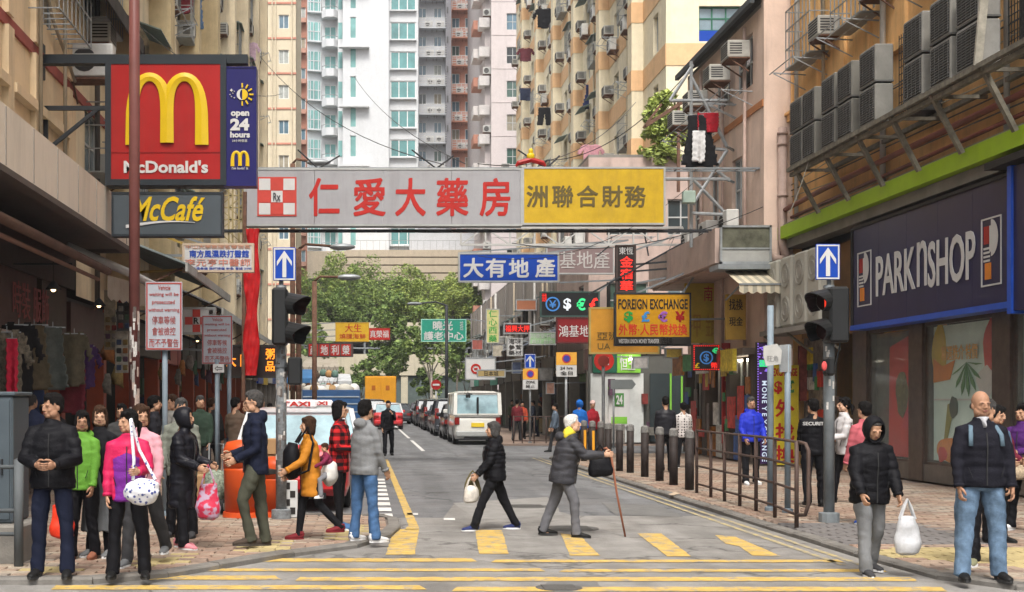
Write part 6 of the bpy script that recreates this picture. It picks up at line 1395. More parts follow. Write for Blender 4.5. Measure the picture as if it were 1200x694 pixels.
# wall sign boards under the balcony (yellow)
ys = mat('board_yellow', (.50, .38, .05), var=.12, stain=.2); yd = mat('board_ochre', (.40, .24, .04), var=.15, stain=.2)
def board(label, px0, py0, px1, py1, Y, m, texts=(), cat='sign', name='sign_board', th=.12, f=None):
    return sign(name, label, px0, py0, px1, py1, Y, m, f or m, texts, th=th, fw=.03, cat=cat)
board('big faded yellow board under the pink balcony', 803, 332, 843, 402, 35.4, ys, [('南', .55, .8, .05, .3, LRD, .0), ('押', .1, .45, .5, .9, yd, .0), ('金飾', .6, .9, .5, .9, yd, 0)])
board('ochre board under the striped awning, right of the big yellow board', 851, 345, 874, 398, 31.5, yd, [('找換', .15, .85, .1, .35, BK), ('現金', .15, .85, .5, .7, BK)])
# ground floor
b = MB(); b.box(9.9, 10.1, 31, 38.1, .1, 2.9); b.build('back_wall', dark, t2)
b = MB(); b.box(9.1, 9.9, 31, 38.1, 2.75, 2.9); b.build('lower_slab', mat('slab', (.13, .1, .08), stain=.4), t2)
for Y in (31.2, 33.2, 35.6, 37.7): b = MB(); b.bbox(9.4, 9.8, Y, Y+.35, .1, 2.75, .01); b.build('pier', mat('pier_dk', (.09, .075, .065), stain=.4), t2)
for Y, m_ in ((31.6, glassd), (33.7, glassb), (36.2, glassd)): b = MB(); b.box(9.7, 9.73, Y, Y+1.5, .15, 2.6); o = b.build('window', m_, t2); b = MB(); [b.box(9.66, 9.7, Y+.5*k-.02, Y+.5*k+.02, .15, 2.6) for k in range(4)]; b.build('mullion', aluf, o)
t = thing('awning', 'cream striped awning with a scalloped edge beside the tall pale condensers', 'awning', P(875, 335, 30.3))
p0, p1 = P(848, 318, 31), P(908, 318, 31); n = 24; vs = []; 
for i in range(n+1):
    x = p0.x+(p1.x-p0.x)*i/n; vs += [(x, 30.95, p0.z), (x-.0, 29.7, p0.z-.42), (x, 29.69, p0.z-.6-.05*abs(math.sin(i*math.pi/4)))]
aw2 = [mat('aw_cream', (.52, .46, .34), stain=.2), mat('aw_grey', (.30, .28, .22), stain=.2)]
b = MB()
for i in range(n): b.cur = (i//2) % 2; b.add([vs[i*3], vs[i*3+1], vs[i*3+4], vs[i*3+3]], [(0, 1, 2, 3)]); b.add([vs[i*3+1], vs[i*3+2], vs[i*3+5], vs[i*3+4]], [(0, 1, 2, 3)])
b.build('canvas', aw2, t); b = MB(); b.bar((p0.x, 29.7, p0.z-.43), (p1.x, 29.7, p0.z-.43), .04); b.bar((p0.x+.05, 29.7, p0.z-.43), (p0.x+.05, 31, p0.z-.7), .03); b.build('frame', steel, t)
# money exchange: red upright, LED upright, yellow board
board('tall red panel with pale characters at the money changer', 847, 402, 859, 520, 33.8, mat('rpanel', (.35, .03, .03)), [('找', .2, .8, .05, .18, ys, 0), ('換', .2, .8, .25, .38, ys, 0), ('店', .2, .8, .45, .58, ys, 0)], name='vertical_sign')
t = board('upright purple electric sign spelling money exchange', 887, 401, 902.5, 545, 30.4, mat('ledpanel', (.04, .015, .08)), [], name='led_sign', f=BK)
yy = 30.4; 
for i, ch in enumerate('MONEYEXCHANGE'):
    q = MB(); p = P(892, 446+i*7.6, yy); vs, fs = text_mesh(ch, .02, .02); s_ = .16
    q.add([(p.x+.02-(v[1])*s_*-1-.0, yy-.01, p.z-v[0]*s_) for v in vs], fs); q.build('lettering', LW, t)
random.seed(4); q = MB()
for i in range(95):
    p = P(888.3+(i % 2)*12.6, 403+i*1.48, yy); q.box(p.x-.014, p.x+.014, yy-.012, yy+.01, p.z-.012, p.z+.012)
q.build('led_dots', LP, t); q = MB(); p = P(890, 425, yy); q.box(p.x, p.x+.2, yy-.012, yy+.01, p.z-.1, p.z+.06); q.build('green_light', LG, t)
q = MB()
for i in range(26): p = P(889+random.random()*11, 404+random.random()*36, yy); q.box(p.x-.02, p.x+.02, yy-.012, yy+.01, p.z-.015, p.z+.015)
q.build('led_pattern', LP, t)
board('yellow exchange board with red and green characters behind the blank-plate post', 904, 428, 936, 545, 30.2, mat('exch_y', (.58, .46, .03), stain=.15), [('EXCHANGE', .06, .95, .03, .11, LRD, .03), ('$', .1, .4, .16, .29, LRD, .03), ('£', .55, .85, .15, .28, pgrn, .05), ('外', .15, .85, .34, .52, LRD, .04), ('找', .15, .85, .58, .76, LRD, .04), ('換', .15, .85, .8, .98, LRD, .04)])
board('red panel beside the doorway behind the security guard', 937, 405, 946, 470, 30.3, mat('dullred', (.2, .05, .04), var=.5, scale=6), [])

# scaffold frame with clothes in front of the pink wall
t = thing('scaffold', 'grey steel scaffold frame bolted to the pink building', 'scaffold', P(813, 290, 33))
b = MB(); Ys = 33; 
for x0, y0, x1, y1 in ((810, 72, 810, 290), (810, 118, 852, 118), (810, 172, 852, 176), (810, 210, 855, 210), (810, 250, 855, 252), (810, 90, 852, 172), (852, 176, 812, 240), (812, 178, 855, 212), (812, 76, 785, 118), (785, 118, 810, 118), (812, 210, 850, 250), (780, 210, 810, 210)):
    b.tube([P(x0, y0, Ys), P(x1, y1, Ys)], .045, 7)
b.build('tubes', galv, t, kind='stuff'); b = MB(); 
for y in (118, 172, 210, 250): b.bar(P(852, y, Ys), (9.6, Ys+.5, P(0, y, Ys).z), .05)
b.build('ties', galv, t)
b = MB(); p = P(806, 232, 32.8); b.bbox(p.x-.16, p.x+.16, 32.6, 32.8, p.z-.16, p.z+.16, .02); b.build('junction_box', mat('jb', (.33, .42, .36)), t)
garment('black and white clothes hanging on the scaffold', 'dress', CL('blk2', (.01, .01, .012)), P(820, 194, 32.9), .95, 1.3); garment('white cloth hanging in front of the black one on the scaffold', 'cloth', CL('wh2', (.6, .6, .6)), P(819, 190, 32.75), .32, .8); garment('dark red cloth at the top of the scaffold', 'cloth', CL('dr2', (.3, .01, .02)), P(830, 155, 32.9), .55, .5)
# shop dressing along the pink building's ground floor and the corner wall
rs = random.Random(5); dress = [mat('print%d' % i, c, rough=.5, var=.5, scale=7) for i, c in enumerate([(.45, .04, .03), (.55, .42, .04), (.05, .22, .08), (.5, .5, .47), (.04, .10, .30), (.30, .12, .03), (.12, .10, .09)])]
for k in range(30):
    Y = rs.uniform(31.3, 37.4); z = rs.uniform(.5, 2.4); w_ = rs.uniform(.2, .7); h = rs.uniform(.2, .9); b = MB(); b.box(9.36-.004*k/30, 9.385, Y, Y+w_, z, min(2.7, z+h)); b.build('shop_poster', dress[k % 7], t2)
for k in range(5): Y = 31.5+k*1.3; b = MB(); b.box(9.0+.02*(k % 3), 9.1, Y, Y+1.1, 2.35+.1*(k % 2), 2.9); b.build('shop_sign', [dress[1], dress[0], dress[3], dress[2], dress[5], dress[1], dress[4]][k], t2)
for k in range(3): Y = 32+k*1.8; b = MB(); b.box(9.6, 9.68, Y, Y+1.2, 2.62, 2.68); b.build('strip_light', lit('shop_tube', (1, .9, .72), 6), t2)
for k in range(9): Y = 31.6+rs.random()*5.8; b = MB(); b.bbox(9.42, 9.42+rs.uniform(.2, .4), Y, Y+rs.uniform(.3, .8), .1, rs.uniform(.4, 1.3), .01); b.build('display_stand', dress[rs.randrange(7)], t2)
for k in range(12): Y = rs.uniform(27.8, 30.4); z = rs.uniform(.6, 2.6); b = MB(); b.box(10.42-.002*k, 10.45, Y, Y+rs.uniform(.15, .5), z, z+rs.uniform(.15, .5)); b.build('pasted_bill', dress[(k*3) % 7], t1)
# ---------------------------------------------------------------- R3 low corner building and row beyond the side street
pink2 = mat('plaster_palepink', (.52, .40, .35), rough=.9, var=.1, stain=.35, streak=.3)
t3 = building('corner_block', 'old pinkish low block with the bank at its foot beyond the side street', loc=(10, 50, 0))
f3 = Fr(8.0, 46.2, 0)
wall_grid(t3, f3, .0, 8, 3.3, 10.4, pink2, [('alu', 1.4, 4.6), ('alu', 3.6, 4.6), ('alu2', 5.6, 4.6), ('alu', 1.4, 7.6), ('alu', 3.6, 7.6), ('alu2', 5.6, 7.6)])
f3s = Fr(8.0, 54, -90); wall_grid(t3, f3s, 0, 7.8, 3.3, 10.4, pink2, [('alu', 1.3, 4.6), ('alu', 3.8, 4.6), ('alu2', 6.2, 4.6), ('alu', 1.3, 7.6), ('alu', 3.8, 7.6), ('alu2', 6.2, 7.6)])
b = MB(); b.box(8, 16, 46.2, 54, 10.4, 10.5); b.build('roof', conc, t3)
for u in (1.4, 3.6, 5.6): put(ACM['win'], 'air_conditioner', f3, u+1, 4.8, t3, .02); put(RK, 'drying_rack', f3, u, 7.4, t3, .02)
for u in (1.3, 3.8, 6.2): put(ACM['win'], 'air_conditioner', f3s, u+1, 4.8, t3, .02); put(ACM['split'], 'air_conditioner', f3s, u+.9, 7.3, t3, .02); put(RK, 'drying_rack', f3s, u, 4.4, t3, .02)
# bank front
tb_ = building('bank_front', 'green and white bank front with a 24 hour poster beyond the side street', 'bank', (9, 46.2, 0))
bgreen = mat('bank_green', (.02, .10, .06), rough=.4); blime = mat('bank_lime', (.20, .48, .06), rough=.4)
b = MB(); b.box(8, 16, 46.25, 46.4, .1, 3.3); b.build('wall', mat('bank_wall', (.10, .10, .09), stain=.2), tb_)
p0, p1 = P(694, 414, 46.1), P(740, 437, 46.1); m_ = P(722, 0, 46.1).x
b = MB(); b.box(p0.x, m_-.01, 45.95, 46.1, p1.z, p0.z); b.build('sign_panel', bgreen, tb_); b = MB(); b.box(m_+.01, p1.x+.3, 45.95, 46.1, p1.z, p0.z); o = b.build('sign_panel', blime, tb_)
q = MB(); text(q, '恒生', m_+.1, p1.x+.1, p1.z+.08, p0.z-.08, lambda u, z, d: Vector((u, 45.94-d, z)), .02); q.build('lettering', WHT, o)
disc(tb_, P(707.5, 0, 46).x, P(0, 423, 46).z, .36, 45.95, LRD, 'round_emblem'); q = MB(); text(q, 'M', P(702, 0, 46).x, P(713, 0, 46).x, P(0, 428, 46).z, P(0, 419, 46).z, lambda u, z, d: Vector((u, 45.93-d, z)), .03); q.build('lettering', WHT, tb_)
b = MB(); b.box(8.05, 9.95, 46.05, 46.24, .12, p1.z-.02); b.build('white_cladding', mat('bank_white', (.55, .57, .55), stain=.1), tb_)
a, c = P(713, 456, 46), P(738, 500, 46); b = MB(); b.box(a.x, c.x, 45.98, 46.04, c.z, a.z); po = b.build('poster', WHT, tb_); b = MB(); b.box(a.x+.22, c.x-.22, 45.96, 45.98, a.z-.62, a.z-.15); b.build('green_square', pgrn, po); q = MB(); text(q, '24', a.x+.27, c.x-.27, a.z-.55, a.z-.22, lambda u, z, d: Vector((u, 45.95-d, z)), .03); q.build('lettering', WHT, po); b = MB(); b.box(a.x+.1, c.x-.1, 45.97, 45.98, c.z+.1, c.z+.35); b.build('green_strip', blime, po)
b = MB(); b.box(a.x-.02, c.x+.02, 45.97, 46.0, a.z, a.z+.08); b.build('poster_edge', blime, po)
b = MB(); b.box(10.2, 11.7, 46.1, 46.2, .15, 2.6); o = b.build('door', glassd, tb_); b = MB(); b.box(10.9, 10.96, 46.04, 46.1, .15, 2.6); b.box(11.3, 11.36, 46.04, 46.1, .15, 2.5); b.build('frame', blime, o)
# shop row right far
fS4 = Fr(8.0, 98, -90); t4 = shoprow('shop_row', 'far right row of small shops behind the parked cars', fS4, 0, 51.7, 3.5, mat('pier_g', (.18, .17, .15), stain=.3), 4.0, gc, sgs+[mat('shs', (.45, .40, .30)), WHT, GRN], seed=21)
t5 = tenement('old_lowrise', 'weathered low grey houses above the far right shops', Fr(8.0, 98, -90), 0, 43.9, 3.5, 8.2, mat('plaster_oldgrey', (.36, .31, .27), stain=.5, streak=.5), ['alu', 'alu2', 'brown'], zb=4.7, fh=2.9, step=2.8, acp=.9, rackp=.7, hoodp=.6)
b = MB(); b.box(8, 12, 54.1, 98, 8.2, 8.3); b.build('roof', conc, t5)
for i, (y0, y1, z) in enumerate(((47, 55, 3.9), (57, 66, 4.0), (69, 80, 3.8))):
    t = thing('canopy', ('nearest', 'middle', 'farthest')[i]+' dark blue-grey canopy over the far right shops', 'canopy', (7.4, (y0+y1)/2, z)); corr(Fr(8.0, y1, -90), 0, y1-y0, z+.8, z, 0, 1.5).build('sheet', mat('cn%d' % i, [(.06, .07, .09), (.10, .10, .10), (.07, .08, .10)][i], stain=.3), t)
# R4 orange and cream tower
cr2 = mat('paint_cream', (.76, .68, .50), rough=.85, var=.08, stain=.12, streak=.22); or2 = mat('paint_orange', (.72, .47, .26), rough=.85, var=.08, stain=.1, streak=.15)
t6 = building('apartment_tower', 'cream and orange apartment tower with many air conditioners and laundry', loc=(11.8, 75, 0))
f4 = Fr(11.8, 101, -90); U4 = lambda Y: 101-Y; FH = 2.9; ZB = 15.8-FH*3
wins = []; ex = []; random.seed(31)
piers = [55, 62.7, 70.4, 78.1, 85.8, 93.5, 101.2]
bb = MB()
for fl in range(11):
    z = ZB+FH*fl
    wins.append(('tall', U4(52.3), z))
    for a, c in zip(piers, piers[1:]):
        for k, fr_ in enumerate((.3, .72)):
            Y = a+(c-a)*fr_; wins.append((('alu', 'alu2')[k], U4(Y), z))
            if random.random() < .9: ex.append((ACM['win'], 'air_conditioner', U4(Y)-(.95 if k else -1.05), z+random.uniform(-.1, .5)))
            if random.random() < .35: ex.append((ACM['split'], 'air_conditioner', U4(Y)+.3, z-.65))
            if random.random() < .22: ex.append((CG, 'window_cage', U4(Y), z-.03))
            elif random.random() < .35 and Y < 85: ex.append((RK, 'drying_rack', U4(Y), z-.12))
            if random.random() < .25: ex.append((SH, 'window_hood', U4(Y), z+1.35))
wall_grid(t6, f4, 0, 50.5, 8.2, 38, cr2, wins, depth=.3)
for fl in range(11):
    z = ZB+FH*fl
    for a, c in zip([50.5]+piers, piers): b = MB(); f4.box(b, U4(min(c, 101))+.0, U4(a), z-.95, z-.08, 0, .025); b.build('orange_band', or2, t6)
for Y in piers[:-1]:
    b = MB(); f4.box(b, U4(Y)-.5, U4(Y)+.35, 8.2, 38, 0, .5); pz_ = b.build('pier', cr2, t6)
    for fl in range(11): z = ZB+FH*fl; b = MB(); f4.box(b, U4(Y)-.52, U4(Y)+.37, z-.95, z-.08, 0, .525); b.build('orange_block', or2, pz_)
for me, nm, u, z in ex: put(me, nm, f4, u, z, t6, .03)
f5 = Fr(11.8, 50.5, 0); wins = [('green', 2.4, ZB+FH*fl) for fl in range(11)]+[('tall', 5.2, ZB+FH*fl) for fl in range(11)]
wall_grid(t6, f5, 0, 9, 8.2, 38, cr2, wins, depth=.3)
for fl in range(11): z = ZB+FH*fl; b = MB(); f5.box(b, 0, 9, z-.95, z-.08, 0, .025); b.build('orange_band', or2, t6); b = MB(); f5.box(b, 1.3, 3.5, z+.0, z+.45, -.2, -.1); b.build('blue_panel', BLU, t6)
for fl in (3, 4): put(ACM['win'], 'air_conditioner', f5, 3.9, ZB+FH*fl+.8, t6, .02)
for Y in (57.5, 66, 74): b = MB(); b.smooth = True; b.tube([f4(U4(Y), 8.2, .1), f4(U4(Y), 38, .1)], .05, 6); b.build('drain_pipe', cr2, t6)
for lab, sh, c, px, py, Y, w_, h in (('black jacket hanging on the orange tower, near the top', 'shirt', (.01, .01, .012), 638, 33, 80, 1.0, 1.2), ('dark red shirts hanging on the orange tower at its left', 'shirt', (.12, .03, .04), 616, 72, 90, .9, .9), ('dark blue and brown garment hanging in the middle of the orange tower', 'dress', (.02, .03, .10), 695, 127, 68, 1.2, 1.25), ('small black top hanging beside a window of the orange tower', 'shirt', (.015, .015, .015), 712, 82, 64, .6, .5), ('pink flowered shirt hanging just above the yellow overhead sign', 'shirt', (.6, .30, .35), 693, 192, 62, .9, .9), ('black trousers hanging low on the orange tower', 'trousers', (.015, .015, .02), 638, 147, 79, 1.1, 1.1), ('dark blue cloth hanging at the far end of the orange tower', 'cloth', (.03, .04, .08), 617, 118, 92, .9, .9), ('small black shorts hanging above the blue garment', 'trousers', (.02, .02, .02), 720, 95, 63, .4, .5)):
    garment(lab, sh, CL('m'+str(px), c), P(px, py, Y) if Y else 0, w_, h)
# ---------------------------------------------------------------- far end
whp = mat('paint_white', (.64, .66, .68), rough=.8, var=.04, streak=.08); pwp = mat('paint_pinkwhite', (.56, .50, .49), rough=.85, var=.05, streak=.12); salm = mat('paint_salmon', (.52, .25, .18), rough=.85, var=.08, stain=.15); gryp = mat('paint_grey', (.52, .54, .57), rough=.85, var=.06, stain=.15)
crm3 = mat('paint_cream2', (.58, .51, .38), rough=.85, var=.06, stain=.12, streak=.15); redl = mat('line_red', (.50, .22, .16), stain=.2)
def fx(px, Y): return (px-VX)*Y/F
# C1
Yc = 102.; x0, x1 = fx(282, Yc), fx(347, Yc); t = building('cream_building', 'cream building with thin red floor lines beyond the left tenements', loc=((x0+x1)/2, Yc, 0)); fr = Fr(x0, Yc, 0)
FHc = 2.8; zs0 = CH+(470-160)*Yc/F-FHc*7+.1
wins = []
for fl in range(16): 
    z = zs0+FHc*fl; wins += [('alu2', fx(303, Yc)-x0, z), ('small', fx(332.5, Yc)-x0, z+.1)]
wall_grid(t, fr, 0, x1-x0, 0, 46, crm3, wins)
for fl in range(16): z = zs0+FHc*fl; b = MB(); fr.box(b, 0, x1-x0+.02, z+2.05, z+2.2, 0, .06); b.build('floor_line', redl, t)
for px in (287, 319, 323, 342): b = MB(); b.tube([fr(fx(px, Yc)-x0, 4, .1), fr(fx(px, Yc)-x0, 46, .1)], .05, 6); b.build('drain_pipe', crm3, t)
b = MB(); b.box(x1-.02, x1, Yc, Yc+8, 0, 46); b.build('side_wall', crm3, t)
# brick strip
Yk = 118.; x0, x1 = fx(346, Yk), fx(360, Yk); t = building('brick_building', 'narrow strip of red-brown building between the cream and white blocks', loc=((x0+x1)/2, Yk, 0)); fr = Fr(x0, Yk, 0)
wall_grid(t, fr, 0, x1-x0, 0, 52, mat('brick_red', (.36, .17, .12), stain=.3), [('small', .55, 6+2.8*i) for i in range(15)])
for i in range(16): b = MB(); fr.box(b, .1, 1.0, 5.6+2.8*i, 6.0+2.8*i, 0, .5); b.build('balcony', mat('brick_pale', (.45, .25, .19)), t)
# white tower
Yt = 128.; X = lambda px: fx(px, Yt); t = building('white_tower', 'tall white apartment tower with teal windows at the end of the street', loc=(X(430), Yt, 0))
FHt = 34.4*Yt/F; zt0 = CH+(470-184)*Yt/F      # sill level of a window row
fl0 = -4; rows = [zt0+FHt*k for k in range(fl0, 8)]
frA = Fr(X(455), Yt, 0); wall_grid(t, frA, 0, X(490)-X(455), 12, 56, whp, [('teal3', X(472.5)-X(455), z) for z in rows], depth=.15)
for z in rows: b = MB(); frA.box(b, .15, X(488)-X(455), z-.16, z-.04, 0, .35); b.build('sill', whp, t)
frB = Fr(X(402), Yt-1.2, 0); wB = X(455)-X(402); wall_grid(t, frB, 0, wB, 12, 56, whp, [('tealn', X(414)-X(402), z-.2) for z in rows], depth=.15)
b = MB(); b.box(X(455), X(455)+.02, Yt-1.2, Yt, 12, 56); b.build('return_wall', whp, t)
for k in (1, 3, 5, 7): z = zt0+FHt*k*1.0-4.2; b = MB(); frB.box(b, -.4, 2.6, z, z+.25, 0, .7); b.build('ledge', whp, t)
frC = Fr(X(396), Yt-.6, 0); wall_grid(t, frC, 0, X(402)-X(396)+.1, 12, 56, whp, [])
for z in rows: b = MB(); frC.box(b, .05, .45, z-.1, z+1.5, 0, .03); b.build('window', tealp, t)
# balconies column and bay windows column, angled
frD = Fr(X(377), Yt+.3, 0); wall_grid(t, frD, 0, X(397)-X(377), 12, 56, whp, [('teal2', .85, z-.2) for z in rows], depth=.15)
for z in rows:
    b = MB(); n = 8; w_ = X(396)-X(377); c0 = frD(w_*.5, 0, 0)
    prof = [(-w_*.5+.02, 0), (-w_*.5+.02, .6), (-w_*.2, 1.15), (w_*.25, 1.2), (w_*.5, .7), (w_*.5, 0)]
    zb_ = z-.9; b.add([(c0.x+a, c0.y-d, zz) for zz in (zb_, zb_+.75) for a, d in prof], [tuple(range(5, -1, -1)), tuple(range(6, 12))]+[(i, i+1, i+7, i+6) for i in range(5)]); b.build('balcony', whp, t)
    b = MB()
    for i in range(5):
        for (q0, q1) in ((prof[i], prof[i+1]),): b.bar((c0.x+q0[0], c0.y-q0[1], zb_+1.05), (c0.x+q1[0], c0.y-q1[1], zb_+1.05), .05)
    for a, d in prof: b.bar((c0.x+a, c0.y-d, zb_+.75), (c0.x+a, c0.y-d, zb_+1.05), .04)
    b.build('balcony_rail', galv, t)
frE = Fr(X(358), Yt+.0, 14); wE = (X(377)-X(358))/math.cos(R(14)); wall_grid(t, frE, 0, wE, 12, 56, whp, [], back=False)
for z in rows:
    b = MB(); frE.box(b, .15, wE-.1, z-.3, z-.15, 0, .5); b.build('sill', whp, t); b = MB(); frE.box(b, .2, wE*.47, z-.1, z+1.7, 0, .3); frE.box(b, wE*.52, wE-.15, z-.1, z+1.7, 0, .3); b.build('bay_window', tealp, t)
    b = MB()
    for u in (.2, wE*.25, wE*.47, wE*.75, wE-.2): frE.box(b, u-.04, u+.04, z-.12, z+1.72, .3, .34)
    frE.box(b, .15, wE-.1, z+.75, z+.83, .3, .34); b.build('window_frame', whp, t)
b = MB(); b.box(X(356), X(490), Yt+1, Yt+12, 0, 56); b.build('core', whp, t)
def balc_block(name, label, pa, pb, Y, fh, pyref, m, wx, n=12, rail=galv, base=12):
    x0, x1 = fx(pa, Y), fx(pb, Y); t = building(name, label, loc=((x0+x1)/2, Y, 0)); fr = Fr(x0, Y, 0); z0 = CH+(470-pyref)*Y/F; rows = [z0+fh*k for k in range(-4, n-4)]
    wall_grid(t, fr, 0, x1-x0, base, 58, m, [(k, fx(p, Y)-x0, z+(0 if k != 'door' else -.6)) for z in rows for k, p in wx], depth=.15)
    for z in rows:
        zb_ = z-1.25; b = MB(); fr.box(b, .1, x1-x0-.1, zb_, zb_+.12, 0, 1.0); b.build('balcony_slab', m, t)
        b = MB(); 
        for k in range(4): fr.box(b, .1, x1-x0-.1, zb_+.3+k*.24, zb_+.36+k*.24, .96, 1.0)
        for k in range(6): u = .1+(x1-x0-.2)*k/5; fr.box(b, u-.03, u+.03, zb_+.12, zb_+1.1, .955, .995)
        b.build('balcony_rail', mat('rail_pale', (.55, .55, .55)), t)
        put(ACM['split'], 'air_conditioner', fr, (x1-x0)*random.uniform(.3, .45), zb_+.2, t, .25); put(ACM['split'], 'air_conditioner', fr, (x1-x0)*.75, zb_+.2, t, .25)
    b = MB(); b.box(x0, x1, Y+1, Y+9, 0, 58); b.build('core', m, t); return t
balc_block('grey_block', 'pale grey block with balconies right of the white tower', 490, 524, 131, 33.5*131/F, 156, gryp, [('small', 495), ('small', 513)])
x0, x1 = fx(522, 130.5), fx(528.5, 130.5); t = building('service_shaft', 'dark grey vertical shaft between the grey and salmon blocks', loc=(x0, 130.5, 0)); b = MB(); b.box(x0, x1, 130, 136, 0, 58); b.build('wall', mat('shaft', (.22, .22, .24), streak=.3), t)
for k in range(14): b = MB(); b.box(x0+.1, x0+.25, 129.9, 130, 14+3*k, 14.6+3*k); b.build('vent', mat('shaftv', (.08, .08, .08)), t)
balc_block('salmon_block', 'salmon pink block with balconies near the middle of the skyline', 528, 557, 134, 32.6*134/F, 164, salm, [('small', 534), ('small', 549.5)])
# white side with stacked balconies
Yw = 112.; x0, x1 = fx(557, Yw), fx(576, Yw); t = building('white_flats', 'white flats with stacked small balconies seen edge-on', loc=((x0+x1)/2, Yw, 0)); b = MB(); b.box(x0+.9, x1, Yw+.6, Yw+20, 0, 50); b.build('wall', pwp, t)
for k in range(17):
    z = 6.3+2.55*k; b = MB(); b.box(x0+.35, x0+1.25, Yw+.1, Yw+1.5, z, z+.85); b.build('balcony', mat('balc_w', (.70, .66, .64), stain=.15), t); b = MB(); b.box(x0+.05, x0+.9, Yw+2.5, Yw+5, z+.5, z+1.3); b.build('balcony', salm if k % 2 else mat('balc_w', (.70, .66, .64)), t)
    if k % 2: put(ACM['split'], 'air_conditioner', Fr(x0+.9, Yw+.6, 0), .2, z+1, t, .1)
Yp = 108.; x0, x1 = fx(575.5, Yp), fx(640, Yp); t = building('pinkwhite_block', 'pinkish white block with a column of windows beside the orange tower', loc=((x0+x1)/2, Yp, 0)); fr = Fr(x0, Yp, 0); fh = 39.5*Yp/F; z0 = CH+(470-96)*Yp/F
wall_grid(t, fr, 0, x1-x0, 0, 50, pwp, [('pinkw', fx(601, Yp)-x0, z0+fh*k-1.3) for k in range(-7, 7)]+[('pinkw', fx(622, Yp)-x0, z0+fh*k-1.3) for k in range(-7, 7)])
for k in range(-7, 7): b = MB(); fr.box(b, 0, x1-x0, z0+fh*k-1.75, z0+fh*k-1.7, 0, .03); b.build('floor_line', pwp, t)
put(ACM['win'], 'air_conditioner', fr, fx(592, Yp)-x0, z0-2.6*fh, t, .02)
# podium behind the trees
pod = mat('podium_beige', (.50, .42, .32), rough=.85, var=.08, stain=.2, streak=.2)
t = building('podium', 'beige podium with long grooves behind the treetops', loc=(0, 121, 0)); za, zb_ = CH+(470-330)*121/F, CH+(470-293)*121/F
for k in range(4):
    zz0 = za+(zb_-za)*k/4; b = MB(); b.box(fx(405, 121), fx(660, 121), 121, 122, zz0+.12, zz0+(zb_-za)/4); b.build('concrete_band', pod, t); b = MB(); b.box(fx(405, 121), fx(660, 121), 121.15, 122, zz0, zz0+.12); b.build('groove', mat('groove', (.2, .17, .13)), t)
b = MB(); b.box(fx(340, 121), fx(700, 121), 122, 127, 0, zb_); b.build('body', pod, t)
b = MB(); zq = zb_
for i in range(34): x = fx(415, 121)+i*.6; b.bar((x, 121.1, zq), (x, 121.1, zq+.9), .03)
b.bar((fx(415, 121), 121.1, zq+.9), (fx(415, 121)+20, 121.1, zq+.9), .04); b.build('roof_rail', galv, t)
b = MB(); b.box(fx(480, 124), fx(560, 124), 124, 126, zb_, zb_+2.0); b.build('roof_house', gryp, t)
# car park block at the T-junction
wallc = mat('parapet_cream', (.55, .50, .38), rough=.85, var=.08, stain=.2, streak=.25); t = building('carpark_block', 'cream car park block with dark open levels closing the street', loc=(0, 113, 0)); Yq = 113.
def zz(py): return CH+(470-py)*Yq/F
X0, X1 = fx(300, Yq), fx(720, Yq)
for a, c in ((400, 378), (440, 415)): b = MB(); b.box(X0, X1, Yq, Yq+.4, zz(a), zz(c)); b.build('parapet', wallc, t)
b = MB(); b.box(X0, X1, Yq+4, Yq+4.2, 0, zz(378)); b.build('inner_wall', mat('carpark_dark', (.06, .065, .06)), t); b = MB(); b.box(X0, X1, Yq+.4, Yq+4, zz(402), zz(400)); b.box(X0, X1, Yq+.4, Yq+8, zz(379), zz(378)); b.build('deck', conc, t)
for i in range(18): x = X0+.5+i*1.8; b = MB(); b.box(x, x+.18, Yq+.1, Yq+.35, zz(415), zz(400)); b.build('upright', steel, t)
b = MB(); b.box(X0, X1, Yq+.05, Yq+.1, zz(409), zz(407)); b.build('rail', steel, t)
b = MB(); b.box(X0, X1, Yq+.3, Yq+.6, 0, zz(440)); b.build('lower_wall', mat('hoarding', (.10, .13, .125), var=.2, stain=.3), t)
for px in (432, 470, 505, 560): b = MB(); b.box(fx(px, Yq), fx(px, Yq)+.6, Yq+.1, Yq+.3, 0, zz(440)); b.build('pier', wallc, t)
# slope below the podium so no gap shows behind the trees
b = MB(); b.add([(-40, 116, 4), (60, 116, 4), (60, 121.1, 13.2), (-40, 121.1, 13.2)], [(0, 1, 2, 3)]); b.build('hill_slope', mat('slope_green', (.05, .065, .03), rough=.95, var=.4, scale=2), kind='structure')
# backdrop blocks so that the skyline is closed behind the seams
t = building('back_block', 'pale block filling the skyline behind the towers', loc=(0, 150, 0)); b = MB(); b.box(-40, 60, 150, 160, 0, 70); b.build('wall', pwp, t)
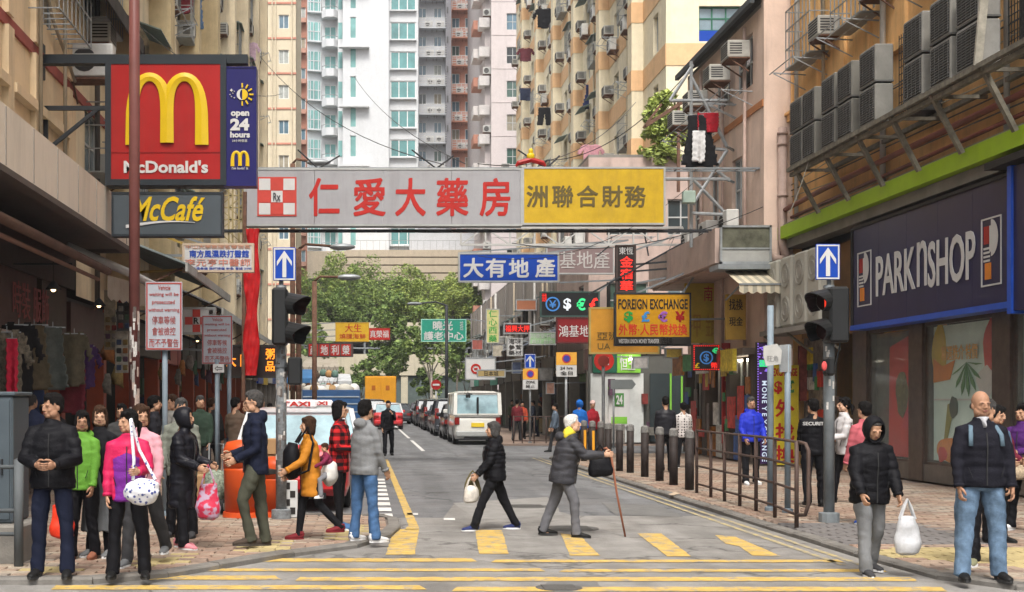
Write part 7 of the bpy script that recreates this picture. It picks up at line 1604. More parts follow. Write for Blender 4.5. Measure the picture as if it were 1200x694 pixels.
# ================================================================ TREES
def leafmat(k, c): return mat(k, c, rough=.75, var=.45, scale=1.3, spec=.3)
lm = [leafmat('leaf%d' % i, c) for i, c in enumerate([(.21, .29, .08), (.13, .20, .06), (.29, .37, .10), (.38, .45, .12)])]
bark = mat('bark', (.13, .11, .09), rough=.95, var=.3, scale=8, bump=.5); barkp = mat('bark_pale', (.32, .29, .25), rough=.9, var=.3, scale=5, bump=.4)
def tree(name, label, base, blobs, n, leaf, tr=.15, bm=None, mats=(0, 1, 2), seed=1, group=None, cat='tree'):
    rnd = random.Random(seed); t = thing(name, label, cat, base, group=group); base = Vector(base); b = MB(); b.smooth = True
    cz = sum(z for _, _, z, _ in blobs)/len(blobs); top_ = Vector((base.x+rnd.uniform(-.2, .2), base.y, base.z+(cz-base.z)*.62))
    b.tube([base, base.lerp(top_, .5)+Vector((.08, 0, 0)), top_], [tr, tr*.75, tr*.6], 10); b.tube([base, base+Vector((0, 0, .3))], [tr*1.4, tr], 10); b.build('trunk', bm or bark, t)
    b = MB(); b.smooth = True
    for (x, y, z, r) in blobs:
        m = Vector((x, y, z)); st = base.lerp(top_, rnd.uniform(.6, 1)); mid = st.lerp(m, .5)+Vector((rnd.uniform(-.2, .2), 0, rnd.uniform(0, .3))); b.tube([st, mid, m], [tr*.45, tr*.3, tr*.1], 7)
        for k in range(3): q = m+Vector((rnd.uniform(-1, 1), rnd.uniform(-1, 1), rnd.uniform(-.6, 1)))*r*.8; b.tube([mid.lerp(m, .6), q], [tr*.15, tr*.05], 5)
    b.build('limbs', bm or bark, t)
    b = MB(); tot = sum(r**2 for *_, r in blobs)
    for (x, y, z, r) in blobs:
        k = int(n*r*r/tot); sub = [(Vector((rnd.gauss(0, 1), rnd.gauss(0, 1), rnd.gauss(0, 1))).normalized()*r*rnd.uniform(.45, .95), r*rnd.uniform(.22, .42)) for _ in range(11)]
        for i in range(k):
            c, rr = sub[rnd.randrange(len(sub))]; d = Vector((rnd.gauss(0, 1), rnd.gauss(0, 1), rnd.gauss(0, 1))).normalized()
            p = Vector((x, y, z))+Vector((c.x, c.y, c.z*.8))+d*rr*rnd.uniform(.6, 1.05); s = leaf*rnd.uniform(.6, 1.3)
            a = Vector((rnd.gauss(0, 1), rnd.gauss(0, 1), rnd.gauss(0, .6))).normalized(); e = a.cross(Vector((rnd.gauss(0, 1), rnd.gauss(0, 1), rnd.gauss(0, 1)))).normalized()
            b.cur = rnd.choices(range(len(mats)), [5, 3, 2, 2][:len(mats)])[0]
            b.add([p-a*s*.5, p+e*s*.22, p+a*s*.5, p-e*s*.22], [(0, 1, 2, 3)])
    b.build('crown', [lm[m] for m in mats], t); return t
def TB(px, py, Y, r): p = P(px, py, Y); return (p.x, p.y, p.z, r)
g0 = 'trees on the raised deck behind the far signs'
tr_ = [('leftmost light green tree behind the hanging yellow sign', (385, 400, 116), [(372, 330, 117, 2.3), (395, 318, 117, 2.2), (360, 345, 116, 1.7), (410, 335, 117, 2.0), (385, 350, 116, 1.8)], (0, 2, 3)),
       ('dark green bushy tree low behind the yellow sign', (400, 410, 115), [(385, 365, 115, 1.9), (405, 358, 115, 1.9), (420, 368, 115, 1.7), (368, 372, 115, 1.6)], (1, 0)),
       ('broad tree in the middle of the deck below the beige podium', (440, 410, 116), [(430, 325, 117, 2.1), (450, 335, 117, 2.2), (438, 350, 116, 2.0), (466, 330, 117, 1.6), (420, 345, 116, 1.7)], (0, 1, 2)),
       ('tree on the deck just left of the green sign', (490, 410, 116), [(485, 330, 117, 2.2), (505, 340, 117, 1.9), (480, 350, 116, 2.0), (500, 358, 116, 1.8), (468, 348, 116, 1.6)], (2, 0, 3)),
       ('yellow-green tree behind the green sign', (530, 410, 116), [(528, 345, 116, 1.8), (520, 362, 116, 1.7), (545, 335, 117, 1.8), (538, 355, 116, 1.7)], (3, 2, 0)),
       ('rightmost deck tree below the blue overhead sign', (565, 410, 116), [(560, 340, 117, 1.9), (572, 358, 116, 1.7), (585, 345, 117, 1.8)], (1, 0, 2))]
for i, (lab, ba, bl, ms_) in enumerate(tr_): tree('deck_tree', lab, P(ba[0], 378, ba[2]), [TB(*q) for q in bl], 6500, .26, .14, mats=ms_, seed=i+1, group=g0)
tree('street_tree', 'street tree at the end of the road with bushy dark crown over the orange truck', (fx(462, 104), 104, 0), [TB(*q) for q in ((455, 375, 104, 1.7), (470, 390, 104, 1.6), (450, 405, 104, 1.5), (472, 415, 103, 1.5), (458, 425, 103, 1.4), (440, 420, 104, 1.1), (462, 355, 104, 1.3))], 7000, .36, .16, mats=(1, 0), seed=21)
tree('street_tree', 'thin pale-trunked tree in front of the green sign post', (fx(503, 100), 100, 0), [TB(*q) for q in ((497, 365, 100, 1.3), (512, 375, 100, 1.2), (492, 395, 100, 1.1), (520, 410, 100, 1.0), (500, 415, 100, 1.0), (485, 405, 100, .9), (530, 430, 100, .8))], 3800, .34, .15, bm=barkp, mats=(0, 1, 2), seed=22)
tree('street_tree', 'small tree right of the thin pale-trunked tree', (fx(533, 98), 98, 0), [TB(*q) for q in ((530, 420, 98, 1.0), (540, 405, 98, 1.1), (548, 390, 98, 1.0))], 2200, .32, .1, mats=(1, 0), seed=23)
tree('street_tree', 'small tree behind the left signal post above the truck', (fx(372, 100), 100, 0), [TB(*q) for q in ((370, 395, 100, 1.3), (362, 405, 100, 1.0), (382, 408, 100, 1.0))], 2200, .32, .12, mats=(1, 0), seed=24)
b = MB(); b.box(fx(330, 115), fx(700, 115), 114, 121, zz(380), zz(377)); b.build('planting_deck', conc, kind='structure')
for i, (px, py, Y, lab) in enumerate(((392, 452, 104, 'low dark bush behind the small red sign post at the far end'), (425, 446, 106, 'rounded bush left of the orange truck at the far end'), (500, 455, 106, 'dark bush right of the round no-entry sign'), (545, 440, 104, 'bushy shrub behind the parked cars under the ring sign'))): tree('bush', lab, (fx(px, Y), Y, 0), [TB(px-6, py, Y, .9), TB(px+8, py-4, Y, 1.0), TB(px, py-14, Y, .9)], 2200, .3, .08, mats=(1, 0), seed=50+i, cat='bush')
# plant growing on the roof of the low block
tree('roof_plant', 'bright green leafy shrub growing on a roof by the scaffold', P(782, 190, 46.5), [TB(*q) for q in ((777, 130, 46.5, .75), (790, 140, 46.5, .7), (782, 160, 46.5, .8), (770, 150, 46.4, .55), (795, 165, 46.5, .6), (778, 118, 46.5, .45), (763, 183, 46.3, .5), (785, 180, 46.3, .6))], 5200, .24, .06, mats=(3, 2, 3), seed=31, cat='shrub')
tC_ = thing('roof_shelter', 'dark lean-to edge and post beside the roof shrub', 'shelter', P(795, 200, 45)); b = MB(); b.bar(P(756, 148, 45), P(812, 112, 45), .18, .12); b.bar(P(795, 120, 45), P(795, 225, 45), .10); b.bar(P(754, 150, 45), P(775, 122, 45), .08); b.build('frame', rust, tC_)

# ================================================================ VEHICLES
tyre = mat('tyre', (.018, .018, .018), rough=.85); rim = mat('rim', (.35, .35, .36), rough=.35, metal=.7); tail = mat('tail_red', (.20, .01, .008), rough=.2, coat=.5); chrome = mat('chrome', (.5, .5, .5), rough=.2, metal=.9)
def paint(k, c): return mat('paint_'+k, c, rough=.28, var=.05, coat=.6, spec=.5)
carglass = mat('car_glass', (.03, .037, .04), rough=.05, spec=.9, var=.3, scale=1.5); carglassb = mat('car_glass_reflection', (.24, .36, .40), rough=.08, spec=.9, var=.35, scale=2)  # second glass has a pale blue reflection put into its colour
KINDS_ = {'sedan': dict(L=4.6, W=1.70, H=1.45, belt=.90, rb=.62, rt=1.25, ft=2.65, fb=3.45, deck=.93, hood=.88), 'taxi': dict(L=4.7, W=1.70, H=1.50, belt=.92, rb=.55, rt=1.05, ft=2.7, fb=3.4, deck=.98, hood=.9),
          'mpv': dict(L=4.6, W=1.78, H=1.72, belt=1.0, rb=.10, rt=.42, ft=3.0, fb=3.9, deck=1.0, hood=.98), 'van': dict(L=4.7, W=1.70, H=1.97, belt=1.12, rb=.05, rt=.20, ft=4.0, fb=4.55, deck=1.12, hood=1.05), 'hatch': dict(L=4.1, W=1.70, H=1.52, belt=.95, rb=.12, rt=.6, ft=2.5, fb=3.3, deck=.95, hood=.9)}
def car(name, label, kind, x, y, m, rz=0, group=None, roofm=None, glass=None, cat='car', plate=None, plate_txt=None, gz=.0):
    k = KINDS_[kind]; W, L, H = k['W']/2, k['L'], k['H']; t = thing(name, label, cat, (x, y, gz), rz, group)
    bt = k['belt']
    # lower body
    st = [(.0, .80, .36, bt-.22), (.04, .93, .27, bt-.06), (.18, .985, .22, bt if kind in ('van', 'mpv', 'hatch') else k['deck']-.02), (.6, 1, .2, bt if kind != 'sedan' else k['deck']), (L*.35, 1, .2, bt), (L*.65, 1, .2, bt), (k['fb'], .99, .2, bt-.01), (L-.35, .96, .22, k['hood']-.10), (L-.08, .88, .26, k['hood']-.25), (L, .78, .35, k['hood']-.35)]
    b = MB(); b.smooth = True; vs = []
    for (yy, ws, zb_, zt) in st:
        w_ = W*ws; pr = [(-w_*.93, zb_), (-w_, zb_+.16), (-w_*1.0, (zb_+zt)/2+.08), (-w_*.965, zt-.05), (-w_*.90, zt), (0, zt+.015), (w_*.90, zt), (w_*.965, zt-.05), (w_, (zb_+zt)/2+.08), (w_, zb_+.16), (w_*.93, zb_)]
        vs += [(a, yy, z) for a, z in pr]
    n = 11; fs = [(i*n+j, i*n+(j+1) % n, (i+1)*n+(j+1) % n, (i+1)*n+j) for i in range(len(st)-1) for j in range(n)]+[tuple(range(n-1, -1, -1)), tuple((len(st)-1)*n+j for j in range(n))]
    b.add(vs, fs); bo = b.build('body', m, t, world=False)
    # cabin: glass core, roof skin, pillars
    rw = W*(.93 if kind == 'van' else .80); bw = W*.955; rm = roofm or m; zr = H-.07
    c0 = [(-bw, k['rb'], bt-.03), (bw, k['rb'], bt-.03), (bw, k['fb'], bt-.03), (-bw, k['fb'], bt-.03), (-rw, k['rt'], zr), (rw, k['rt'], zr), (rw, k['ft'], zr), (-rw, k['ft'], zr)]
    ins = .02; b = MB(); b.add(c0, [(0, 1, 5, 4), (1, 2, 6, 5), (2, 3, 7, 6), (3, 0, 4, 7)]); b.build('windows', glass or carglass, t, world=False)
    b = MB(); b.smooth = True; vs = []
    ys = [k['rt']-.04, k['rt']+.10, k['rt']+.5, (k['rt']+k['ft'])/2, k['ft']-.1, k['ft']+.08]; zs = [-.04, .03, .065, .075, .05, -.03]
    for yy, dz in zip(ys, zs):
        vs += [(a*rw*1.02, yy, zr+q*(dz+.02)) for a, q in ((-1, -.3), (-.97, .45), (-.8, .85), (0, 1.05), (.8, .85), (.97, .45), (1, -.3))]
    b.add(vs, [(i*7+j, i*7+j+1, (i+1)*7+j+1, (i+1)*7+j) for i in range(5) for j in range(6)]+[tuple(range(6, -1, -1)), tuple(35+j for j in range(7))]); b.build('roof', rm, t, world=False)
    b = MB(); V = [Vector(v) for v in c0]; pw = .13 if kind == 'van' else .09
    for a, c in ((0, 4), (1, 5)): b = MB(); b.bar(V[a]+Vector((0, -.0, 0)), V[c], pw, pw); b.build('pillar', rm, t, world=False)
    for a, c in ((3, 7), (2, 6)): b = MB(); b.bar(V[a], V[c], .07, .07); b.build('pillar', rm, t, world=False)
    for fr_ in ((.36, .38), (.66, .68)):
        for s in (0, 1):
            lo = V[0+s].lerp(V[3-s], fr_[0]); hi = V[4+s].lerp(V[7-s], fr_[1]); b = MB(); b.bar(lo, hi, .06, .05); b.build('pillar', rm, t, world=False)
    b = MB(); b.bar(V[0]+Vector((0, .0, .03)), V[1]+Vector((0, 0, .03)), .07, .06); b.build('lower_window_rail', m, t, world=False); b = MB(); b.bar(V[4]+Vector((0, 0, -.02)), V[5]+Vector((0, 0, -.02)), .07, .06)
    b.build('upper_window_rail', rm, t, world=False)
    # bumper, lights, plate, seams
    b = MB(); b.bbox(-W*.93, W*.93, -.07, .12, .30, .52, .04); b.build('bumper', m if kind != 'van' else paint('bump', (.35, .36, .35)), t, world=False)
    for s in (-1, 1):
        b = MB()
        if kind in ('van', 'mpv'): b.bbox(s*W*.78, s*W*.985, -.02, .14, .74 if kind == 'van' else .80, 1.0 if kind == 'van' else 1.28, .015)
        else: b.bbox(s*W*.62, s*W*.97, -.005, .14, bt-.30, bt-.12, .015)
        b.build('tail_light', tail, t, world=False)
        b = MB(); b.bbox(s*W*.985, s*(W+.17), k['fb']-.55, k['fb']-.42, bt+.0, bt+.16, .03); b.build('wing_mirror', m, t, world=False)
        b = MB(); b.bbox(s*W*.98, s*(W+.012), L*.42, L*.42+.16, bt-.16, bt-.13, .005); b.bbox(s*W*.98, s*(W+.012), L*.62, L*.62+.16, bt-.16, bt-.13, .005); b.build('door_handles', chrome if kind != 'taxi' else blackp, t, world=False)
    pm_ = mat('plate_yellow', (.72, .52, .03)) ; b = MB(); zp = .62 if kind != 'taxi' else .56
    if kind == 'van': zp = .66
    b.bbox(-.24, .24, -.035, -.012, zp, zp+.15, .004); po = b.build('number_plate', pm_, t, world=False)
    if plate_txt: q = MB(); text(q, plate_txt, -.2, .2, zp+.03, zp+.12, lambda u, z, d: Vector((u, -.036-d*.5, z)), .02); q.build('lettering', BK, po, world=False)
    b = MB(); b.box(-W*.6, W*.6, -.03, .1, .2, .28); b.build('under_tray', blackp, t, world=False)
    for s in (-1, 1):
        for yy in (L*.19, L*.81):
            b = MB(); b.smooth = True; r = .31; b.tube([(s*(W-.2), yy, r), (s*(W-.17), yy, r), (s*(W-.03), yy, r), (s*(W+.0), yy, r)], [r*.85, r, r, r*.9], 22); wo_ = b.build('wheel', tyre, t, world=False)
            b = MB(); b.tube([(s*(W-.01), yy, r), (s*(W+.008), yy, r)], [r*.62, r*.55], 14); b.build('rim', rim, wo_, world=False)
            b = MB(); nn = 14; b.add([(s*(W+.004), yy+.37*math.cos(math.pi*i/nn), .31+.37*math.sin(math.pi*i/nn)) for i in range(nn+1)]+[(s*(W-.15), yy+.37*math.cos(math.pi*i/nn), .31+.37*math.sin(math.pi*i/nn)) for i in range(nn+1)], [(i, i+1, i+nn+2, i+nn+1) for i in range(nn)]); b.build('wheel_arch', blackp, t, world=False)
    return t
silver = paint('silver', (.42, .43, .43)); taxr = paint('taxi_red', (.52, .018, .022)); silr = paint('silver_roof', (.55, .56, .57)); vanw = paint('van_white', (.66, .65, .60))
def taxi(label, x, y, group=None):
    t = car('taxi', label, 'taxi', x, y, taxr, roofm=silr, glass=carglassb, cat='taxi', plate_txt='TX 482' if False else None)
    b = MB(); b.bbox(-.32, .32, 1.35, 1.55, 1.50, 1.63, .03); so_ = b.build('roof_sign', mat('taxi_sign', (.75, .70, .70)), t, world=False)
    q = MB(); text(q, 'TAXI', -.22, .22, 1.525, 1.605, lambda u, z, d: Vector((u, 1.35-d, z)), .03); q.build('lettering', LRD, so_, world=False); return t
taxi('nearest red taxi with silver roof waiting behind the left signal post', -1.1, 18.5); taxi('second red taxi with silver roof, directly ahead of the nearest one', -1.0, 24.0)
t = car('van', 'white van parked at the right kerb, seen from behind', 'van', 4.05, 46.8, vanw, cat='van', glass=carglassb)
b = MB(); b.bbox(-.04, .04, -.02, .02, 1.15, 1.75, .01); b.bar((-.5, .02, 1.9), (-.2, -.03, 1.85), .03); b.build('wiper', blackp, t, world=False)
b = MB(); b.bbox(-.82, .82, -.02, .03, 1.02, 1.07, .01); b.build('tailgate_seam', mat('seamv', (.28, .28, .26)), t, world=False)
b = MB(); b.bbox(-.45, -.28, -.2, -.12, 1.72, 1.86, .02); b.bar((-.36, -.16, 1.85), (-.36, .1, 1.95), .02); b.build('rear_mirror', blackp, t, world=False)
pk = [('hatch', (.03, .028, .03), 'dark hatchback parked directly ahead of the white van'), ('mpv', (.05, .055, .065), 'dark grey people carrier second ahead of the white van'), ('sedan', (.035, .04, .05), 'dark sedan parked third ahead of the white van'), ('mpv', (.018, .018, .02), 'black people carrier parked fourth ahead of the white van'), ('sedan', (.12, .125, .13), 'grey sedan parked fifth ahead of the white van'), ('mpv', (.022, .022, .028), 'black people carrier parked sixth ahead of the white van'), ('sedan', (.30, .31, .32), 'silver sedan near the far end of the parked row'), ('hatch', (.03, .03, .04), 'last dark car of the parked row before the trees')]
for i, (kd, c, lab) in enumerate(pk): car('parked_car', lab, kd, 4.02-.06*(i % 2), 52.6+5.5*i, paint('p%d' % i, c), group='cars parked ahead of the white van along the right kerb')
car('taxi', 'red taxi with silver roof driving away in the middle of the street', 'taxi', 1.35-.15, 72, taxr, roofm=silr, glass=carglassb, cat='taxi')
car('parked_car', 'black people carrier beside the red taxi farther up the street', 'mpv', .3, 78, paint('pk1', (.015, .015, .017))); car('parked_car', 'dark hatchback on the left beside the walking man in black', 'mpv', -.6, 62, paint('pk2', (.02, .02, .025)))
car('moving_car', 'small dark car far ahead of the red taxi', 'sedan', 2.2, 88, paint('pk3', (.03, .03, .035)))
# orange box truck
t = thing('box_truck', 'orange box truck seen from behind at the far end of the street', 'truck', (fx(446, 82), 82, 0)); cx = fx(446, 82); ort = mat('truck_orange', (.62, .28, .015), rough=.45, var=.08)
b = MB(); b.bbox(cx-1.0, cx+1.0, 82, 86, 1.0, 3.2, .03); b.build('box', ort, t)
for s in (-1, 1): b = MB(); b.bbox(cx+s*.03, cx+s*.97, 81.95, 81.99, 1.08, 3.12, .01); d_ = b.build('rear_door', ort, t); b = MB(); b.bbox(cx+s*.45-.12, cx+s*.45+.12, 81.93, 81.95, 2.3, 2.6, .005); b.build('door_mark', mat('tmark', (.35, .1, .01)), d_)
b = MB(); b.bbox(cx-.85, cx+.85, 82.2, 87.5, .5, .95, .03); b.build('chassis', blackp, t); b = MB(); b.bbox(cx-.85, cx+.85, 86.1, 87.8, .6, 2.3, .08); b.build('cab', ort, t)
for s in (-1, 1):
    for yy in (83, 87): b = MB(); b.tube([(cx+s*.6, yy, .4), (cx+s*.9, yy, .4)], .4, 16); b.build('wheel', tyre, t)
# blue open truck loaded with goods
Yq = 33.; cx = fx(388, 40); Yq = 40.; t = thing('flatbed_truck', 'blue open truck piled with sacks beyond the taxis', 'truck', (cx, Yq, 0)); blt = mat('truck_blue', (.03, .09, .22), rough=.5, var=.15, stain=.3)
zb_ = P(0, 478, Yq).z; zt = P(0, 457, Yq).z
b = MB(); b.bbox(cx-.9, cx+.9, Yq, Yq+3.4, .95, 1.05, .02); b.bbox(cx-.9, cx+.9, Yq, Yq+.05, 1.05, zt, .01); b.bbox(cx-.9, cx-.85, Yq+.05, Yq+3.4, 1.05, zt, .01); b.bbox(cx+.85, cx+.9, Yq+.05, Yq+3.4, 1.05, zt, .01); b.build('bed', blt, t)
for z in (1.25, 1.5, 1.72): b = MB(); b.bbox(cx-.88, cx+.88, Yq-.02, Yq, z, z+.04, .005); b.build('tailboard_rib', mat('ribw', (.3, .35, .4)), t)
b = MB(); b.bbox(cx-.85, cx+.85, Yq+3.5, Yq+5, .5, 2.0, .08); b.build('cab', blt, t); b = MB(); b.bbox(cx-.8, cx+.8, Yq+.2, Yq+5, .5, .9, .03); b.build('chassis', blackp, t)
random.seed(6)
for i in range(11): t_ = thing('sack', ['leftmost', 'second', 'third', 'fourth', 'fifth', 'middle', 'seventh', 'eighth', 'ninth', 'tenth', 'rightmost'][i]+' sack from the left heaped on the blue truck', 'sack', (cx-.7+.14*i, Yq+.6+random.random(), zt-.05), group='load heaped on the blue truck'); b = MB(); b.smooth = True; b.ell((0, 0, .06), (random.uniform(.15, .3), .3, random.uniform(.1, .22))); b.build('cloth', mat('sack%d' % (i % 4), [(.5, .48, .42), (.35, .22, .1), (.6, .6, .58), (.3, .3, .3)][i % 4]), t_, world=False)
for s in (-1, 1):
    for yy in (.8, 4.2): b = MB(); b.tube([(cx+s*.6, Yq+yy, .38), (cx+s*.86, Yq+yy, .38)], .38, 16); b.build('wheel', tyre, t)
# ================================================================ SMALL STREET THINGS
obin = mat('bin_orange', (.55, .075, .015), rough=.4, var=.08, stain=.15)
def bin_(label, x, y, h=.92, r=.30):
    t = thing('litter_bin', label, 'litter bin', (x, y, PZ)); b = MB(); b.smooth = True
    b.tube([(0, 0, .05), (0, 0, h*.62), (0, 0, h*.66)], [r*.94, r, r*1.02], 24); b.build('drum', obin, t, world=False); b = MB(); b.tube([(0, 0, 0), (0, 0, .07)], [r*1.06, r*1.02], 24); b.build('base', obin, t, world=False)
    b = MB(); b.smooth = True; b.tube([(0, 0, h*.66), (0, 0, h*.9), (0, 0, h*1.0), (0, 0, h*1.03)], [r*1.03, r*1.02, r*.85, r*.3], 24); b.build('hood', obin, t, world=False)
    b = MB(); b.bbox(-r*.55, r*.55, -r*1.05, -r*.8, h*.72, h*.84, .02); b.build('slot', BK, t, world=False); return t
bx, by = gx(284, 607); bin_('orange litter bin behind the man in the navy jacket, left one', bx, by+.2, 1.0, .27); bin_('orange litter bin touching the signal post, right one', bx+.43, by+.3, .78, .25)
t = thing('shopping_trolley', 'patterned wheeled shopping trolley beside the orange bin', 'trolley', (*gx(252, 601), PZ)); b = MB(); b.smooth = True; b.tube([(0, 0, .12), (0.02, 0, .35), (.0, 0, .55), (0, 0, .6)], [.14, .16, .15, .05], 12); b.build('bag', mat('trol', (.22, .26, .20), var=.8, scale=25), t, world=False)
for s in (-.14, .1): b = MB(); b.smooth = True; b.tube([(s, -.16, .10), (s+.04, -.16, .10)], .1, 16); w0_ = b.build('wheel', tyre, t, world=False); b = MB(); b.tube([(s-.005, -.17, .1), (s+.045, -.17, .1)], .05, 10); b.build('hub', WHT, w0_, world=False)
b = MB(); b.tube([(-.1, .1, .1), (-.1, .15, .95), (.1, .15, .95), (.1, .1, .1)], .012, 6); b.build('handle', galv, t, world=False)
ctn = mat('cardboard', (.36, .22, .11), rough=.9, var=.15)
for i, (px, py, w_, h, z, lab) in enumerate(((215, 590, .6, .4, PZ, 'low cardboard box by the hooded woman'), (232, 583, .45, .5, PZ, 'taller cardboard box behind the patterned red bag'), (316, 600, .35, .22, .85, 'flat cardboard box leaning on the signal post'), (316, 600, .3, .25, .58, 'lower cardboard box beside the signal post'))):
    x, y = gx(px, py); t = thing('cardboard_box', lab, 'box', (x, y+.5, z)); b = MB(); b.bbox(-w_/2, w_/2, -.2, .2, 0, h, .008); b.build('carton', ctn, t, world=False); b = MB(); b.box(-w_/2, w_/2, -.03, .03, h, h+.003); b.build('tape', mat('tape', (.5, .38, .2)), t, world=False)
t = thing('cardboard_box', 'tall carton supporting the boxes by the signal post', 'box', (*gx(317, 603), PZ)); b = MB(); b.bbox(-.16, .16, .28, .6, 0, .45, .01); b.build('carton', ctn, t, world=False)
# black and white barrier board
x, y = gx(340, 607); t = thing('barrier_board', 'white board with black blocks standing at the kerb by the taxi', 'barrier', (x, y, PZ)); b = MB(); b.bbox(-.10, .10, -.02, .02, .0, .5, .01); b.build('board', WHT, t, world=False)
for k in range(4): b = MB(); b.box(-.07 if k % 2 else 0, .0 if k % 2 else .07, -.026, -.02, .05+.11*k, .14+.11*k); b.build('black_block', BK, t, world=False)
# kerb litter
for i, (px, py, rz) in enumerate(((955, 607, .4), (812, 582, .9))):
    x, y = gx(px, py); t = thing('litter_scrap', ('flat pale scrap of card on the pavement edge by the end of the railing', 'small pale scrap of paper at the kerb near the bollards')[i], 'litter', (x-.3, y+.1, PZ+.01), rz); b = MB(); b.add([(0, 0, 0), (.3, .02, .01), (.34, .12, .03), (.05, .1, .01), (0, 0, .004), (.3, .02, .014), (.34, .12, .034), (.05, .1, .014)], [(0, 3, 2, 1), (4, 5, 6, 7), (0, 1, 5, 4), (1, 2, 6, 5), (2, 3, 7, 6), (3, 0, 4, 7)]); b.build('card', mat('scrap', (.45, .35, .25)), t, world=False)
# bags and awnings of the market stalls at the far left
random.seed(15); bc = [mat('hangbag%d' % i, c, rough=.6, var=.3, scale=8) for i, c in enumerate([(.30, .12, .04), (.35, .05, .03), (.10, .07, .05), (.45, .25, .10), (.12, .20, .16), (.4, .36, .3)])]
for i in range(16):
    p = P(340+(i % 8)*7.6+random.uniform(-1, 1), 437+(i//8)*15+random.uniform(-2, 2), 44+random.random()*2); t = thing('hanging_bag', ('upper' if i < 8 else 'lower')+' row hanging market bag, '+['leftmost', 'second from the left', 'third from the left', 'fourth from the left', 'fourth from the right', 'third from the right', 'second from the right', 'rightmost'][i % 8], 'bag', p, group='bags hanging at the market stall')
    b = MB(); b.smooth = True; b.tube([(0, 0, -.16), (0, 0, -.12), (0, 0, .02), (0, 0, .1)], [.06, .13, .12, .05], 10, ry=[.03, .06, .06, .03]); b.build('pouch', bc[random.randrange(6)], t, world=False); b = MB(); b.tube([(-.07, 0, .06), (0, 0, .26), (.07, 0, .06)], .01, 5); b.build('strap', BK, t, world=False)
for i, (px0, px1, py, Y, c, lab) in enumerate(((352, 397, 419, 47, (.36, .32, .26), 'beige stall awning behind the left signal post'), (336, 366, 431, 42, (.05, .16, .34), 'small blue stall awning above the hanging bags'), (372, 412, 437, 55, (.50, .52, .53), 'pale sheet awning behind the blue truck'))):
    a, c2 = P(px0, py, Y), P(px1, py, Y); t = thing('stall_awning', lab, 'awning', ((a.x+c2.x)/2, Y, a.z)); b = MB(); b.add([(a.x, Y, a.z-.35), (c2.x, Y, a.z-.35), (c2.x-.1, Y+2.2, a.z), (a.x+.1, Y+2.2, a.z), (a.x, Y, a.z-.5), (c2.x, Y, a.z-.5), (c2.x-.1, Y+2.2, a.z-.02), (a.x+.1, Y+2.2, a.z-.02)], [(0, 1, 2, 3), (0, 4, 5, 1), (7, 6, 5, 4)]); b.build('canvas', mat('stall%d' % i, c, rough=.8, var=.2, stain=.3), t)
    for x in (a.x+.05, c2.x-.05): b = MB(); b.tube([(x, Y+.02, PZ if x < -2.2 else 0), (x, Y+.02, a.z-.4)], .025, 6); b.build('pole', galv, t)
# thin cables over the street
def cable(label, a, b_, sag, r=.012, m=blackp):
    t = thing('overhead_cable', label, 'cable', tuple(a)); n = 14; q = MB(); q.tube([Vector(a).lerp(Vector(b_), i/n)-Vector((0, 0, sag*4*(i/n)*(1-i/n))) for i in range(n+1)], r, 5); q.build('wire', m, t)
cable('cable sagging from the left tenement to the overhead sign frame', P(300, 60, 60), P(520, 193, 31.5), .8); cable('cable running from the white tower side down to the overhead sign', P(415, 90, 70), P(545, 192, 31.5), .5); cable('cable from the overhead sign up to the orange tower', P(560, 192, 31.5), P(745, 120, 50), .8)
cable('cable across the gap by the roof shrub', P(640, 188, 36), P(810, 80, 33), .6); cable('wire drooping in front of the yellow overhead sign', P(560, 300, 30.5), P(812, 215, 32.5), .7, .008); cable('wire crossing under the yellow overhead sign', P(600, 285, 33), P(900, 240, 31), .5, .01)
cable('thin cable high at the left from wall to post', P(140, 10, 26), P(330, 110, 60), .7); cable('wire hanging on the green band above the supermarket sign', P(958, 150, 27), P(925, 250, 27.5), .15, .008, mat('wire_pale', (.4, .38, .33)))
# trusses in the jumble under the yellow sign
t = thing('sign_truss', 'pale steel truss beam above the blue overhead sign', 'truss', P(560, 270, 40)); b = MB(); truss(b, P(540, 287, 41), P(800, 287, 41), (0, 0, .55), 9, .035); b.build('beam', mat('truss_pale', (.45, .45, .43), stain=.3), t); b = MB()
for s in (P(700, 300, 41), P(760, 300, 41)): b.bar(s, (8.8, 41, s.z+1.2), .04)
b.build('ties', dsteel, t)
t = thing('sign_truss', 'dark steel bars running right from the vertical black sign', 'truss', P(760, 310, 35.5)); b = MB()
for y in (310, 318): b.bar(P(745, y, 36), P(840, y-8, 36), .05)
b.bar(P(690, 345, 36), P(800, 285, 36), .05); b.build('bars', dsteel, t)
